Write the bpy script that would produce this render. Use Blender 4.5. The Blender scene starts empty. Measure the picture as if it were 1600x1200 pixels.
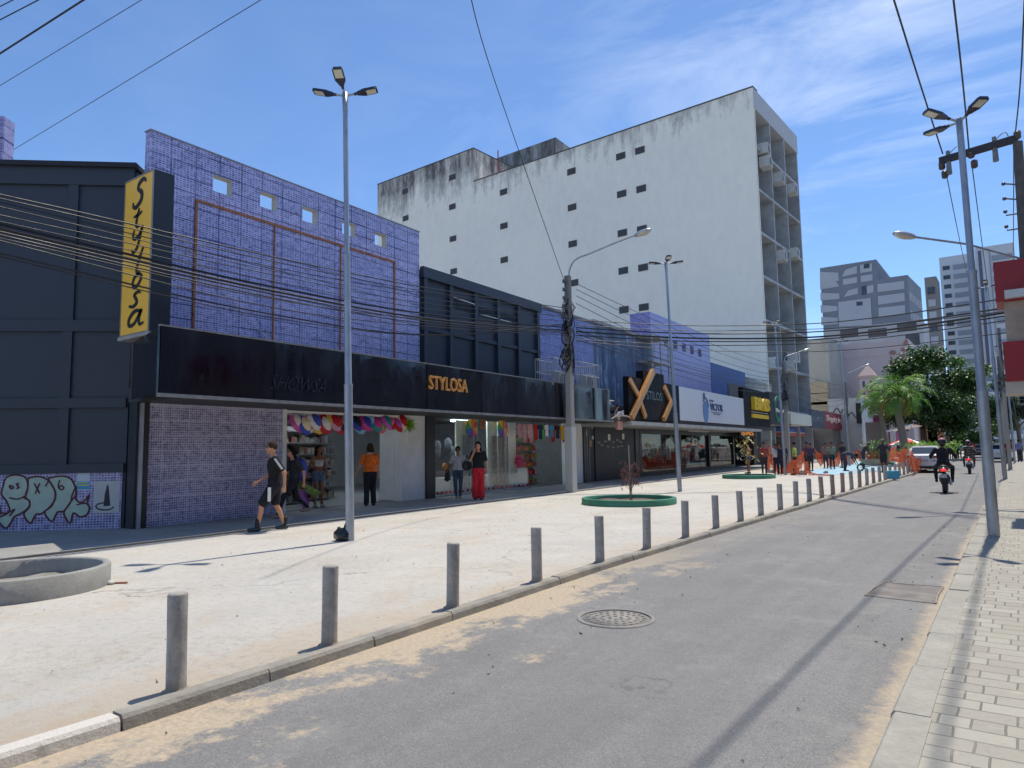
import bpy, bmesh, math, random
from mathutils import Vector, Matrix, noise
random.seed(7)
C = bpy.context.scene.collection
sc = bpy.context.scene
R_ = math.radians
# ---------------- camera ----------------
FPX = 1083.42; YAW = R_(36.0076); PIT = R_(5.4612); ROL = R_(-0.9268); CH = 1.5
_cy, _sy = math.cos(YAW), math.sin(YAW)
FW = Vector((-_sy*math.cos(PIT), _cy*math.cos(PIT), math.sin(PIT)))
RT0 = Vector((_cy, _sy, 0)); UP0 = RT0.cross(FW)
RT = RT0*math.cos(ROL)+UP0*math.sin(ROL); UP = -RT0*math.sin(ROL)+UP0*math.cos(ROL)
cam = bpy.data.cameras.new('camera'); co = bpy.data.objects.new('camera', cam); C.objects.link(co)
m3 = Matrix((RT, UP, -FW)).transposed()
co.matrix_world = Matrix.Translation((0, 0, CH)) @ m3.to_4x4()
cam.sensor_width = 36; cam.lens = 36*FPX/1600; cam.clip_start = .05; cam.clip_end = 3000
sc.camera = co
# ---------------- light ----------------
SUN_EL = 69.5; SUN_AZ = 1.0      # azimuth clockwise from +Y
w = bpy.data.worlds.new('World'); sc.world = w; w.use_nodes = True
nt = w.node_tree; nt.nodes.clear()
N = nt.nodes.new; L = nt.links.new
out = N('ShaderNodeOutputWorld'); bg = N('ShaderNodeBackground'); sky = N('ShaderNodeTexSky')
sky.sky_type = 'NISHITA'; sky.sun_disc = False; sky.sun_elevation = R_(SUN_EL); sky.sun_rotation = R_(SUN_AZ)
sky.air_density = .75; sky.dust_density = .25; sky.ozone_density = 3.2; sky.altitude = 0
tc = N('ShaderNodeTexCoord'); mp = N('ShaderNodeMapping'); mp.inputs['Rotation'].default_value = (0, 0, R_(25))
mp.inputs['Scale'].default_value = (1.1, 3.2, 5.5)
n1 = N('ShaderNodeTexNoise'); n1.inputs['Scale'].default_value = 1.7; n1.inputs['Detail'].default_value = 9; n1.inputs['Roughness'].default_value = .62; n1.inputs['Distortion'].default_value = .5
n2 = N('ShaderNodeTexNoise'); n2.inputs['Scale'].default_value = 1.3; n2.inputs['Detail'].default_value = 3
r1 = N('ShaderNodeMapRange'); r1.inputs[1].default_value = .44; r1.inputs[2].default_value = .95
r2 = N('ShaderNodeMapRange'); r2.inputs[1].default_value = .36; r2.inputs[2].default_value = .62
sep = N('ShaderNodeSeparateXYZ'); side = N('ShaderNodeMapRange'); side.inputs[1].default_value = -.75; side.inputs[2].default_value = -.1
mu = N('ShaderNodeMath'); mu.operation = 'MULTIPLY'; mu2 = N('ShaderNodeMath'); mu2.operation = 'MULTIPLY'
mx = N('ShaderNodeMix'); mx.data_type = 'RGBA'; mx.inputs['B'].default_value = (6.4, 7.0, 8.0, 1)
L(tc.outputs['Generated'], mp.inputs[0]); L(mp.outputs[0], n1.inputs['Vector']); L(tc.outputs['Generated'], n2.inputs['Vector'])
L(n1.outputs[0], r1.inputs[0]); L(n2.outputs[0], r2.inputs[0]); L(r1.outputs[0], mu.inputs[0]); L(r2.outputs[0], mu.inputs[1])
L(tc.outputs['Generated'], sep.inputs[0]); L(sep.outputs['X'], side.inputs[0]); side.inputs[3].default_value = .3; side.inputs[4].default_value = 1.0
L(mu.outputs[0], mu2.inputs[0]); L(side.outputs[0], mu2.inputs[1])
tint = N('ShaderNodeMix'); tint.data_type = 'RGBA'; tint.blend_type = 'MULTIPLY'; tint.inputs[0].default_value = 1; tint.inputs['B'].default_value = (.90, 1.05, 1.17, 1)
L(sky.outputs[0], tint.inputs['A']); L(tint.outputs['Result'], mx.inputs['A'])
L(mu2.outputs[0], mx.inputs[0]); L(mx.outputs['Result'], bg.inputs[0]); L(bg.outputs[0], out.inputs[0])
bg.inputs[1].default_value = .142
sl = bpy.data.lights.new('sun', 'SUN'); sl.energy = 3.7; sl.angle = R_(.55); sl.color = (1, .93, .80)
so = bpy.data.objects.new('sun', sl); C.objects.link(so)
sd = Vector((math.sin(R_(SUN_AZ))*math.cos(R_(SUN_EL)), math.cos(R_(SUN_AZ))*math.cos(R_(SUN_EL)), math.sin(R_(SUN_EL))))
so.rotation_euler = sd.to_track_quat('Z', 'Y').to_euler(); so.location = (0, 0, 50)
sc.view_settings.view_transform = 'Standard'; sc.view_settings.look = 'None'; sc.view_settings.exposure = .25; sc.view_settings.gamma = 1
sc.cycles.max_bounces = 6; sc.cycles.transparent_max_bounces = 24

# ---------------- projection helpers (photo pixel -> place in the world) ----------------
def ray(px, py): return FW + RT*((px-800)/FPX) - UP*((py-600)/FPX)
def gp(px, py, z=0.0):
    d = ray(px, py); t = (z-CH)/d.z; return Vector((d.x*t, d.y*t, z))
def yp(px, py, Y):
    d = ray(px, py); t = Y/d.y; return Vector((d.x*t, Y, CH+d.z*t))
class Plane:
    """vertical plane through A along u; s = metres along, z = height, d = metres out along n"""
    def __init__(s, A, B):
        s.A = Vector((A[0], A[1], 0)); b = Vector((B[0], B[1], 0)); s.u = (b-s.A).normalized(); s.n = Vector((s.u.y, -s.u.x, 0))
    def at(s, px, py, d=0.0):
        r = ray(px, py); t = (s.A+s.n*d).dot(s.n)/(r.x*s.n.x+r.y*s.n.y); p = Vector((r.x*t, r.y*t, 0))
        return (p-s.A).dot(s.u), CH+r.z*t
    def w(s, a, z, d=0.0):
        p = s.A+s.u*a+s.n*d; return Vector((p.x, p.y, z))
F = Plane((-14.72, 7.25), (-15.17, 17.25))          # shop fronts on the left of the street
MD = 2.35                                           # canopy depth
# ---------------- object helpers ----------------
WL = {}
def tag(o, label=None, cat=None, group=None, kind=None):
    if label: o['label'] = label
    if cat: o['category'] = cat
    if group: o['group'] = group
    if kind: o['kind'] = kind
    return o
def thing(name, label, cat, loc=(0, 0, 0), group=None):
    o = bpy.data.objects.new(name, None); C.objects.link(o); o.location = loc; o.empty_display_size = .2
    WL[o.name] = Vector(loc); return tag(o, label, cat, group)
class MB:
    def __init__(s): s.v = []; s.f = []; s.sm = []
    def add(s, vs, fs, smooth=False):
        b = len(s.v); s.v += [tuple(v) for v in vs]; s.f += [tuple(b+i for i in f) for f in fs]; s.sm += [smooth]*len(fs); return s
    def hexa(s, p):   # 8 points: bottom 4 ccw, top 4
        return s.add(p, [(3, 2, 1, 0), (4, 5, 6, 7), (0, 1, 5, 4), (1, 2, 6, 5), (2, 3, 7, 6), (3, 0, 4, 7)])
    def box(s, x0, x1, y0, y1, z0, z1):
        return s.hexa([(x0, y0, z0), (x1, y0, z0), (x1, y1, z0), (x0, y1, z0), (x0, y0, z1), (x1, y0, z1), (x1, y1, z1), (x0, y1, z1)])
    def pbox(s, P, s0, s1, z0, z1, d0, d1):
        w = P.w; return s.hexa([w(s0, z0, d0), w(s0, z0, d1), w(s1, z0, d1), w(s1, z0, d0), w(s0, z1, d0), w(s0, z1, d1), w(s1, z1, d1), w(s1, z1, d0)])
    def tube(s, pts, rad, n=8, cap=True, smooth=True):
        pts = [Vector(p) for p in pts]; rs = rad if isinstance(rad, (list, tuple)) else [rad]*len(pts)
        vs = []; prev = None
        for i, p in enumerate(pts):
            d = (pts[min(i+1, len(pts)-1)]-pts[max(i-1, 0)])
            if d.length < 1e-9: d = Vector((0, 0, 1))
            d.normalize()
            if prev is None: a = d.orthogonal().normalized()
            else:
                a = (prev-d*prev.dot(d))
                a = a.normalized() if a.length > 1e-6 else d.orthogonal().normalized()
            prev = a; b = d.cross(a)
            for k in range(n):
                t = 2*math.pi*k/n; vs.append(p+(a*math.cos(t)+b*math.sin(t))*rs[i])
        fs = [(i*n+k, i*n+(k+1) % n, (i+1)*n+(k+1) % n, (i+1)*n+k) for i in range(len(pts)-1) for k in range(n)]
        s.add(vs, fs, smooth)
        if cap: s.add(vs[:n], [tuple(range(n))[::-1]]); s.add(vs[-n:], [tuple(range(n))])
        return s
    def lathe(s, prof, c=(0, 0, 0), n=24, smooth=True, ax=None):
        M = ax or Matrix.Identity(3); c = Vector(c); vs = []
        for r, z in prof:
            for k in range(n):
                t = 2*math.pi*k/n; vs.append(c+M @ Vector((r*math.cos(t), r*math.sin(t), z)))
        m = len(prof)
        s.add(vs, [(i*n+k, i*n+(k+1) % n, (i+1)*n+(k+1) % n, (i+1)*n+k) for i in range(m-1) for k in range(n)], smooth); return s
    def ell(s, c, r, n=12, m=8, M=None):
        M = M or Matrix.Identity(3); c = Vector(c); r = (r, r, r) if not isinstance(r, (tuple, list)) else r; vs = []; fs = []
        for i in range(m+1):
            ph = math.pi*i/m
            for k in range(n):
                t = 2*math.pi*k/n; vs.append(c+M @ Vector((r[0]*math.sin(ph)*math.cos(t), r[1]*math.sin(ph)*math.sin(t), -r[2]*math.cos(ph))))
        for i in range(m):
            for k in range(n): fs.append((i*n+k, i*n+(k+1) % n, (i+1)*n+(k+1) % n, (i+1)*n+k))
        return s.add(vs, fs, True)
    def prism(s, poly, P, d0, d1):  # poly in (s,z) on plane P
        n = len(poly); vs = [P.w(a, z, d1) for a, z in poly]+[P.w(a, z, d0) for a, z in poly]
        ar = sum(poly[i][0]*poly[(i+1) % n][1]-poly[(i+1) % n][0]*poly[i][1] for i in range(n))
        f1 = tuple(range(n)); f2 = tuple(range(2*n-1, n-1, -1))
        fs = [f1, f2]+[(i+n, (i+1) % n+n, (i+1) % n, i) for i in range(n)]
        if ar < 0: fs = [f[::-1] for f in fs]
        return s.add(vs, fs)
    def xpoly(s, poly, z0, z1):   # poly in (x,y) extruded in z
        n = len(poly); ar = sum(poly[i][0]*poly[(i+1) % n][1]-poly[(i+1) % n][0]*poly[i][1] for i in range(n))
        if ar < 0: poly = poly[::-1]
        vs = [(x, y, z1) for x, y in poly]+[(x, y, z0) for x, y in poly]
        return s.add(vs, [tuple(range(n)), tuple(range(2*n-1, n-1, -1))]+[(i+n, (i+1) % n+n, (i+1) % n, i) for i in range(n)])
    def tf(s, M):
        s.v = [tuple(M @ Vector(v)) for v in s.v]; return s
    def pane(s, P, s0, s1, z0, z1, d): return s.add([P.w(s0, z0, d), P.w(s1, z0, d), P.w(s1, z1, d), P.w(s0, z1, d)], [(0, 1, 2, 3)])
    def build(s, name, m, parent=None, bevel=0, rec=True):
        me = bpy.data.meshes.new(name); off = Vector((0, 0, 0))
        if parent is not None: off = WL.get(parent.name, off)
        elif rec and s.v:
            xs = [v[0] for v in s.v]; ys = [v[1] for v in s.v]; zs = [v[2] for v in s.v]
            off = Vector(((min(xs)+max(xs))/2, (min(ys)+max(ys))/2, min(zs)))
        me.from_pydata([(v[0]-off.x, v[1]-off.y, v[2]-off.z) for v in s.v], [], s.f); me.update()
        me.polygons.foreach_set('use_smooth', s.sm)
        o = bpy.data.objects.new(name, me); C.objects.link(o); me.materials.append(m)
        if parent is not None:
            o.parent = parent; WL[o.name] = off
        else: o.location = off; WL[o.name] = off
        if bevel:
            b = o.modifiers.new('bevel', 'BEVEL'); b.width = bevel; b.segments = 2; b.limit_method = 'ANGLE'
        return o
def copy_tree(o, parent=None):
    c = o.copy(); C.objects.link(c)
    if parent: c.parent = parent
    for ch in list(o.children): copy_tree(ch, c)
    return c
def struct(name, mb, m): return tag(mb.build(name, m, rec=False), kind='structure')
# ---------------- materials ----------------
MT = {}
def newmat(name):
    m = bpy.data.materials.new(name); m.use_nodes = True; return m, m.node_tree, m.node_tree.nodes['Principled BSDF']
def pos_vec(nt, sc=(1, 1, 1)):
    g = nt.nodes.new('ShaderNodeNewGeometry'); mpp = nt.nodes.new('ShaderNodeMapping'); mpp.inputs['Scale'].default_value = sc
    nt.links.new(g.outputs['Position'], mpp.inputs[0]); return mpp.outputs[0]
def nse(nt, vec, scale, detail=5, rough=.6, dist=0):
    n = nt.nodes.new('ShaderNodeTexNoise'); n.inputs['Scale'].default_value = scale; n.inputs['Detail'].default_value = detail
    n.inputs['Roughness'].default_value = rough; n.inputs['Distortion'].default_value = dist; nt.links.new(vec, n.inputs['Vector']); return n.outputs[0]
def rng(nt, v, a, b, c=0, d=1):
    r = nt.nodes.new('ShaderNodeMapRange'); r.inputs[1].default_value = a; r.inputs[2].default_value = b; r.inputs[3].default_value = c; r.inputs[4].default_value = d
    nt.links.new(v, r.inputs[0]); return r.outputs[0]
def mth(nt, op, a, b):
    n = nt.nodes.new('ShaderNodeMath'); n.operation = op
    for i, x in enumerate((a, b)):
        if x is None: continue
        if isinstance(x, (int, float)): n.inputs[i].default_value = x
        else: nt.links.new(x, n.inputs[i])
    return n.outputs[0]
def mixc(nt, f, a, b, mode='MIX'):
    n = nt.nodes.new('ShaderNodeMix'); n.data_type = 'RGBA'; n.blend_type = mode
    for key, x in ((0, f), ('A', a), ('B', b)):
        if isinstance(x, (int, float)): n.inputs[key].default_value = x
        elif isinstance(x, tuple): n.inputs[key].default_value = (*x[:3], 1)
        else: nt.links.new(x, n.inputs[key])
    return n.outputs['Result']
def bump(nt, b, h, st=.3, dist=.02):
    n = nt.nodes.new('ShaderNodeBump'); n.inputs['Strength'].default_value = st; n.inputs['Distance'].default_value = dist
    nt.links.new(h, n.inputs['Height']); nt.links.new(n.outputs[0], b.inputs['Normal'])
def mat(name, col, rough=.6, metal=0, var=.18, scale=3.0, bp=0.15, stretch=(1, 1, 1), emit=0, alpha=1, spec=None, fine=0):
    """painted / plain surface with uneven tone and a little relief"""
    if name in MT: return MT[name]
    m, nt, b = newmat(name); v = pos_vec(nt, stretch)
    n = nse(nt, v, scale, 6, .65)
    dark = tuple(c*(1-var) for c in col); lite = tuple(min(1, c*(1+var*.7)) for c in col)
    c = mixc(nt, rng(nt, n, .3, .7), dark, lite)
    if fine: c = mixc(nt, rng(nt, nse(nt, pos_vec(nt), fine, 3), .35, .65, 0, .35), c, tuple(x*.6 for x in col))
    nt.links.new(c, b.inputs['Base Color'])
    b.inputs['Roughness'].default_value = rough; b.inputs['Metallic'].default_value = metal
    nt.links.new(rng(nt, n, .3, .7, max(.02, rough-.08), min(1, rough+.08)), b.inputs['Roughness'])
    if bp: bump(nt, b, nse(nt, pos_vec(nt), scale*9, 4), bp, .01)
    if emit: b.inputs['Emission Color'].default_value = (*col, 1); b.inputs['Emission Strength'].default_value = emit
    if spec is not None: b.inputs['Specular IOR Level'].default_value = spec
    MT[name] = m; return m
def srgb(r, g, b): return tuple(((x/255)/12.92 if x/255 <= .04045 else ((x/255+.055)/1.055)**2.4) for x in (r, g, b))
def tile_mat(name, c1, c2, grout, tw=.05, th=.05, mort=.007, big=.62, bigc=None, bigf=.6, vary=.5, ax=(-1, 1)):
    m, nt, b = newmat(name); g = nt.nodes.new('ShaderNodeNewGeometry'); sp = nt.nodes.new('ShaderNodeSeparateXYZ'); cb = nt.nodes.new('ShaderNodeCombineXYZ')
    nt.links.new(g.outputs['Position'], sp.inputs[0]); nt.links.new(mth(nt, 'ADD', mth(nt, 'MULTIPLY', sp.outputs[1], ax[1]), mth(nt, 'MULTIPLY', sp.outputs[0], ax[0])), cb.inputs[0]); nt.links.new(sp.outputs[2], cb.inputs[1])
    def brick(w_, h_, mo, a, bb, mc, off=0):
        n = nt.nodes.new('ShaderNodeTexBrick'); n.offset = off; n.inputs['Scale'].default_value = 1; n.inputs['Brick Width'].default_value = w_; n.inputs['Row Height'].default_value = h_
        n.inputs['Mortar Size'].default_value = mo; n.inputs['Mortar Smooth'].default_value = .1; n.inputs['Color1'].default_value = (*a, 1); n.inputs['Color2'].default_value = (*bb, 1); n.inputs['Mortar'].default_value = (*mc, 1)
        nt.links.new(cb.outputs[0], n.inputs['Vector']); return n
    k = brick(tw, th, mort, c1, c2, grout); c = k.outputs[0]
    n = nse(nt, pos_vec(nt, (1, 1, 2.2)), 2.2, 6, .7)
    c = mixc(nt, rng(nt, n, .3, .75, 0, vary), c, tuple(x*.45 for x in c2))
    n3 = nse(nt, pos_vec(nt), .7, 4, .6)
    c = mixc(nt, rng(nt, n3, .45, .75, 0, .25), c, grout)
    nd = nse(nt, pos_vec(nt, (1, 1, 1.6)), 6.5, 7, .8); c = mixc(nt, rng(nt, nd, .5, .64, 0, .62), c, tuple(x*.5 for x in c2))
    if bigc:
        q = brick(big, big*.52, .016, (0, 0, 0), (0, 0, 0), (1, 1, 1), 0)
        f = mth(nt, 'MULTIPLY', q.outputs[1], rng(nt, nse(nt, pos_vec(nt), 1.3, 3), .3, .65, .15, bigf))
        c = mixc(nt, f, c, bigc)
    nt.links.new(c, b.inputs['Base Color']); b.inputs['Roughness'].default_value = .32
    inv = mth(nt, 'SUBTRACT', 1.0, k.outputs[1]); bump(nt, b, inv, .25, .004)
    MT[name] = m; return m
def stain_wall(name, col, dirt, z0, z1, amt=.8, brick=False, fleck=.35):
    """painted wall: dark weathering that streaks down from its top edge z1 to about z0"""
    m, nt, b = newmat(name); v = pos_vec(nt, (1, 1, .12)); g = nt.nodes.new('ShaderNodeNewGeometry'); sp = nt.nodes.new('ShaderNodeSeparateXYZ'); nt.links.new(g.outputs['Position'], sp.inputs[0])
    n = nse(nt, v, .55, 8, .7); n2 = nse(nt, pos_vec(nt, (1, 1, .5)), 1.6, 8, .7); n4 = nse(nt, pos_vec(nt), .12, 4)
    h = rng(nt, sp.outputs[2], z0, z1)
    f = mth(nt, 'ADD', mth(nt, 'MULTIPLY', h, 1.25), mth(nt, 'MULTIPLY', mth(nt, 'SUBTRACT', n, .5), 2.4)); f = mth(nt, 'ADD', f, mth(nt, 'MULTIPLY', mth(nt, 'SUBTRACT', n2, .5), 1.2))
    f = rng(nt, f, .55, 1.45, 0, amt)
    c = mixc(nt, rng(nt, n2, .35, .7, 0, fleck), col, tuple(x*.72 for x in col)); c = mixc(nt, rng(nt, n4, .35, .65, 0, .4), c, tuple(min(1, x*1.12) for x in (col[0], col[1]*.99, col[2]*.95)))
    c = mixc(nt, f, c, dirt)
    nt.links.new(c, b.inputs['Base Color']); b.inputs['Roughness'].default_value = .85
    w_ = nt.nodes.new('ShaderNodeTexNoise'); w_.inputs['Scale'].default_value = 1.2; nt.links.new(pos_vec(nt, (.5, .5, 5)), w_.inputs['Vector']); bump(nt, b, w_.outputs[0], .35, .05)
    MT[name] = m; return m
def glass_mat(name, tint=(.75, .85, .85), refl=.14, f0=.05):
    m, nt, b = newmat(name); nt.nodes.remove(b); o = nt.nodes['Material Output']
    t = nt.nodes.new('ShaderNodeBsdfTransparent'); t.inputs[0].default_value = (*tint, 1); gl = nt.nodes.new('ShaderNodeBsdfGlossy'); gl.inputs['Roughness'].default_value = .015
    lw = nt.nodes.new('ShaderNodeLayerWeight'); lw.inputs[0].default_value = .25
    f = mth(nt, 'MINIMUM', mth(nt, 'ADD', mth(nt, 'MULTIPLY', lw.outputs[0], .45), refl-.05), 1.0); mxs = nt.nodes.new('ShaderNodeMixShader'); nt.links.new(f, mxs.inputs[0]); nt.links.new(t.outputs[0], mxs.inputs[1]); nt.links.new(gl.outputs[0], mxs.inputs[2]); nt.links.new(mxs.outputs[0], o.inputs[0])
    MT[name] = m; return m
# common materials
galv = mat('galvanised_steel', (.36, .385, .42), .42, .55, .25, 6, .1, (1, 1, .4))
darkmetal = mat('dark_lamp_housing', (.03, .035, .06), .4, .1, .2)
lens = mat('lamp_lens', (.62, .6, .5), .25, 0, .08)
concrete = mat('cast_concrete', (.36, .345, .32), .9, 0, .22, 5, .5, fine=40)
polecon = stain_wall('utility_pole_concrete', (.36, .34, .31), (.07, .065, .06), 3.2, 5.0, .85)
black = mat('black_rubber', (.012, .012, .014), .6, 0, .2)
blackgloss = mat('black_acrylic_panel', (.006, .007, .013), .06, 0, .3, 1.2, .02)
_n = blackgloss.node_tree; _f = nse(_n, pos_vec(_n, (1, 1, .35)), 2.6, 8, .75); _n.links.new(rng(_n, _f, .42, .72, .03, .34), _n.nodes['Principled BSDF'].inputs['Roughness'])
blackpaint = mat('black_painted_metal', (.014, .016, .022), .4, 0, .3, 3, .1)
charcoal = mat('charcoal_paint', (.028, .036, .054), .55, 0, .22, 1.3, .12)
white = mat('white_paint', (.74, .73, .7), .6, 0, .07, 1.5, .05)
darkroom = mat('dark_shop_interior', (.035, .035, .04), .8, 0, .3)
# =====================================================================  THE SETTING
def cracks(nt, P, scale, width, warp=.35):
    w_ = nt.nodes.new('ShaderNodeTexNoise'); w_.inputs['Scale'].default_value = scale*3; w_.inputs['Detail'].default_value = 6; nt.links.new(P, w_.inputs['Vector'])
    v = nt.nodes.new('ShaderNodeTexVoronoi'); v.feature = 'DISTANCE_TO_EDGE'; v.inputs['Scale'].default_value = scale
    m = nt.nodes.new('ShaderNodeVectorMath'); m.operation = 'MULTIPLY_ADD'; m.inputs[1].default_value = (warp/scale,)*3; nt.links.new(w_.outputs['Color'], m.inputs[0]); nt.links.new(P, m.inputs[2]); nt.links.new(m.outputs[0], v.inputs['Vector'])
    return rng(nt, v.outputs['Distance'], 0, width, 1, 0)
def road_mat():
    m, nt, b = newmat('asphalt'); g = nt.nodes.new('ShaderNodeNewGeometry'); sp = nt.nodes.new('ShaderNodeSeparateXYZ'); nt.links.new(g.outputs['Position'], sp.inputs[0])
    P = pos_vec(nt); x = sp.outputs[0]; y = sp.outputs[1]
    n = nse(nt, P, .5, 6, .6); fine = nse(nt, P, 90, 3, .7); str_ = nse(nt, pos_vec(nt, (2.2, .12, 1)), 1.5, 5)
    c = mixc(nt, rng(nt, n, .3, .7), (.178, .173, .168), (.235, .229, .223))
    c = mixc(nt, rng(nt, str_, .4, .7, 0, .5), c, (.27, .265, .26))
    c = mixc(nt, rng(nt, fine, .48, .62, 0, .6), c, (.095, .092, .09))
    c = mixc(nt, rng(nt, nse(nt, P, 120, 2), .58, .68, 0, .6), c, (.45, .44, .42)); mid_ = nse(nt, P, 9, 9, .8)
    c = mixc(nt, rng(nt, mid_, .5, .68, 0, .45), c, (.13, .128, .128)); c = mixc(nt, rng(nt, nse(nt, P, 1.3, 8, .75), .54, .66, 0, .4), c, (.32, .31, .29)); c = mixc(nt, rng(nt, nse(nt, pos_vec(nt, (1, .3, 1)), .35, 4), .5, .65, 0, .35), c, (.15, .15, .155))
    ck = mth(nt, 'MULTIPLY', cracks(nt, P, .33, .006, .6), rng(nt, n, .5, .62)); c = mixc(nt, mth(nt, 'MULTIPLY', ck, .75), c, (.06, .06, .06))
    # sand drifted along the kerbs
    sn = nse(nt, pos_vec(nt, (1.6, .75, 1)), .95, 9, .62, .6); sand2 = nse(nt, P, 7, 6, .75)
    dl = rng(nt, x, -4.45, -2.75, 1, 0); fy = rng(nt, y, 7, 11, 1, .12); 
    f = mth(nt, 'ADD', mth(nt, 'MULTIPLY', dl, .72), mth(nt, 'MULTIPLY', mth(nt, 'SUBTRACT', sn, .5), 1.7)); f = mth(nt, 'ADD', f, mth(nt, 'MULTIPLY', mth(nt, 'SUBTRACT', sand2, .5), 1.1))
    f = mth(nt, 'MULTIPLY', rng(nt, f, .40, .60), fy)
    f = mth(nt, 'MULTIPLY', f, rng(nt, x, -2.6, -2.1, 1, 0))
    f2 = mth(nt, 'ADD', rng(nt, x, -.93, -.74, 0, .66), mth(nt, 'MULTIPLY', mth(nt, 'SUBTRACT', sn, .5), .5)); f2 = mth(nt, 'ADD', f2, mth(nt, 'MULTIPLY', mth(nt, 'SUBTRACT', sand2, .5), 1.1)); f2 = rng(nt, f2, .25, .6, 0, .85)
    f = mth(nt, 'MAXIMUM', f, f2)
    sc_ = mixc(nt, rng(nt, nse(nt, P, 30, 4), .3, .7), (.56, .45, .31), (.38, .31, .23))
    c = mixc(nt, mth(nt, 'MULTIPLY', f, .88), c, sc_)
    # a damp dark patch against the kerb and an old grey dusting in the lane
    nt.links.new(c, b.inputs['Base Color']); b.inputs['Roughness'].default_value = .85
    bump(nt, b, fine, .45, .012); return m
def plaza_mat():
    m, nt, b = newmat('raw_concrete_slab'); P = pos_vec(nt)
    n = nse(nt, P, .33, 7, .62, .4); n2 = nse(nt, P, 1.7, 9, .72); fine = nse(nt, P, 48, 5, .8); sp_ = nse(nt, P, 11, 9, .82); dirt = nse(nt, pos_vec(nt, (1, .6, 1)), .8, 8, .7, .8)
    c = mixc(nt, rng(nt, n, .32, .68), (.57, .53, .465), (.49, .475, .44))
    c = mixc(nt, rng(nt, n2, .5, .72, 0, .6), c, (.64, .60, .53)); c = mixc(nt, rng(nt, dirt, .50, .68, 0, .6), c, (.48, .40, .30))
    c = mixc(nt, rng(nt, sp_, .51, .63, 0, .58), c, (.34, .315, .275)); c = mixc(nt, rng(nt, nse(nt, P, .55, 5), .5, .7, 0, .5), c, mixc(nt, rng(nt, sp_, .45, .6), (.5, .46, .4), (.24, .22, .2)))
    c = mixc(nt, rng(nt, fine, .55, .66, 0, .55), c, (.26, .24, .21)); c = mixc(nt, mth(nt, 'MULTIPLY', cracks(nt, P, .16, .004, .5), rng(nt, n2, .4, .6)), c, (.25, .22, .19))
    g = nt.nodes.new('ShaderNodeNewGeometry'); sp = nt.nodes.new('ShaderNodeSeparateXYZ'); nt.links.new(g.outputs['Position'], sp.inputs[0])
    e = mth(nt, 'ADD', rng(nt, sp.outputs[0], -5.8, -4.5), mth(nt, 'MULTIPLY', mth(nt, 'SUBTRACT', n2, .5), 1.6)); c = mixc(nt, rng(nt, e, .55, 1.1, 0, .65), c, (.46, .35, .23))
    nt.links.new(c, b.inputs['Base Color']); b.inputs['Roughness'].default_value = .95
    h = mth(nt, 'ADD', mth(nt, 'MULTIPLY', sp_, .6), mth(nt, 'MULTIPLY', fine, .4)); bump(nt, b, h, .75, .03); return m
def paver_mat():
    m, nt, b = newmat('interlocking_pavers'); g = nt.nodes.new('ShaderNodeNewGeometry'); sp = nt.nodes.new('ShaderNodeSeparateXYZ'); cb = nt.nodes.new('ShaderNodeCombineXYZ')
    nt.links.new(g.outputs['Position'], sp.inputs[0]); P = pos_vec(nt); nt.links.new(sp.outputs[0], cb.inputs[0]); nt.links.new(sp.outputs[1], cb.inputs[1])
    wb = nt.nodes.new('ShaderNodeTexNoise'); wb.inputs['Scale'].default_value = 3; nt.links.new(P, wb.inputs['Vector']); vm = nt.nodes.new('ShaderNodeVectorMath'); vm.operation = 'MULTIPLY_ADD'; vm.inputs[1].default_value = (.02, .02, 0); nt.links.new(wb.outputs['Color'], vm.inputs[0]); nt.links.new(cb.outputs[0], vm.inputs[2])
    k = nt.nodes.new('ShaderNodeTexBrick'); k.offset = .37; k.offset_frequency = 2; k.squash = .55; k.squash_frequency = 3; k.inputs['Scale'].default_value = 1; k.inputs['Brick Width'].default_value = .27; k.inputs['Row Height'].default_value = .165
    k.inputs['Mortar Size'].default_value = .0065; k.inputs['Mortar Smooth'].default_value = .4; k.inputs['Color1'].default_value = (.33, .31, .265, 1); k.inputs['Color2'].default_value = (.415, .395, .34, 1); k.inputs['Mortar'].default_value = (.17, .16, .14, 1)
    nt.links.new(vm.outputs[0], k.inputs['Vector']); c = k.outputs[0]
    c = mixc(nt, rng(nt, nse(nt, P, 1.1, 7), .4, .7, 0, .5), c, (.33, .31, .26)); c = mixc(nt, rng(nt, nse(nt, P, 28, 7, .8), .52, .7, 0, .6), c, (.24, .225, .2)); c = mixc(nt, rng(nt, nse(nt, P, 6, 5), .6, .75, 0, .5), c, (.5, .45, .36))
    nt.links.new(c, b.inputs['Base Color']); b.inputs['Roughness'].default_value = .9; bump(nt, b, mth(nt, 'ADD', mth(nt, 'SUBTRACT', 1.0, k.outputs[1]), mth(nt, 'MULTIPLY', nse(nt, P, 40, 5), .4)), .6, .012); return m
def kerb_mat():
    m, nt, b = newmat('kerb_concrete'); P = pos_vec(nt); g = nt.nodes.new('ShaderNodeNewGeometry'); sp = nt.nodes.new('ShaderNodeSeparateXYZ'); nt.links.new(g.outputs['Position'], sp.inputs[0])
    c = mixc(nt, rng(nt, nse(nt, P, 3, 7), .3, .7), (.22, .205, .18), (.37, .345, .30)); c = mixc(nt, rng(nt, nse(nt, P, 1.3, 6), .52, .7, 0, .7), c, (.48, .4, .29))
    # the first stones still carry their whitewash
    e = mth(nt, 'LESS_THAN', sp.outputs[1], 2.02); c = mixc(nt, mth(nt, 'MULTIPLY', e, rng(nt, nse(nt, P, 7, 6), .25, .4, .3, .9)), c, (.66, .62, .56))
    nt.links.new(c, b.inputs['Base Color']); b.inputs['Roughness'].default_value = .9; bump(nt, b, nse(nt, P, 25, 6, .7), .7, .02); return m
ZR = -.07
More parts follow.
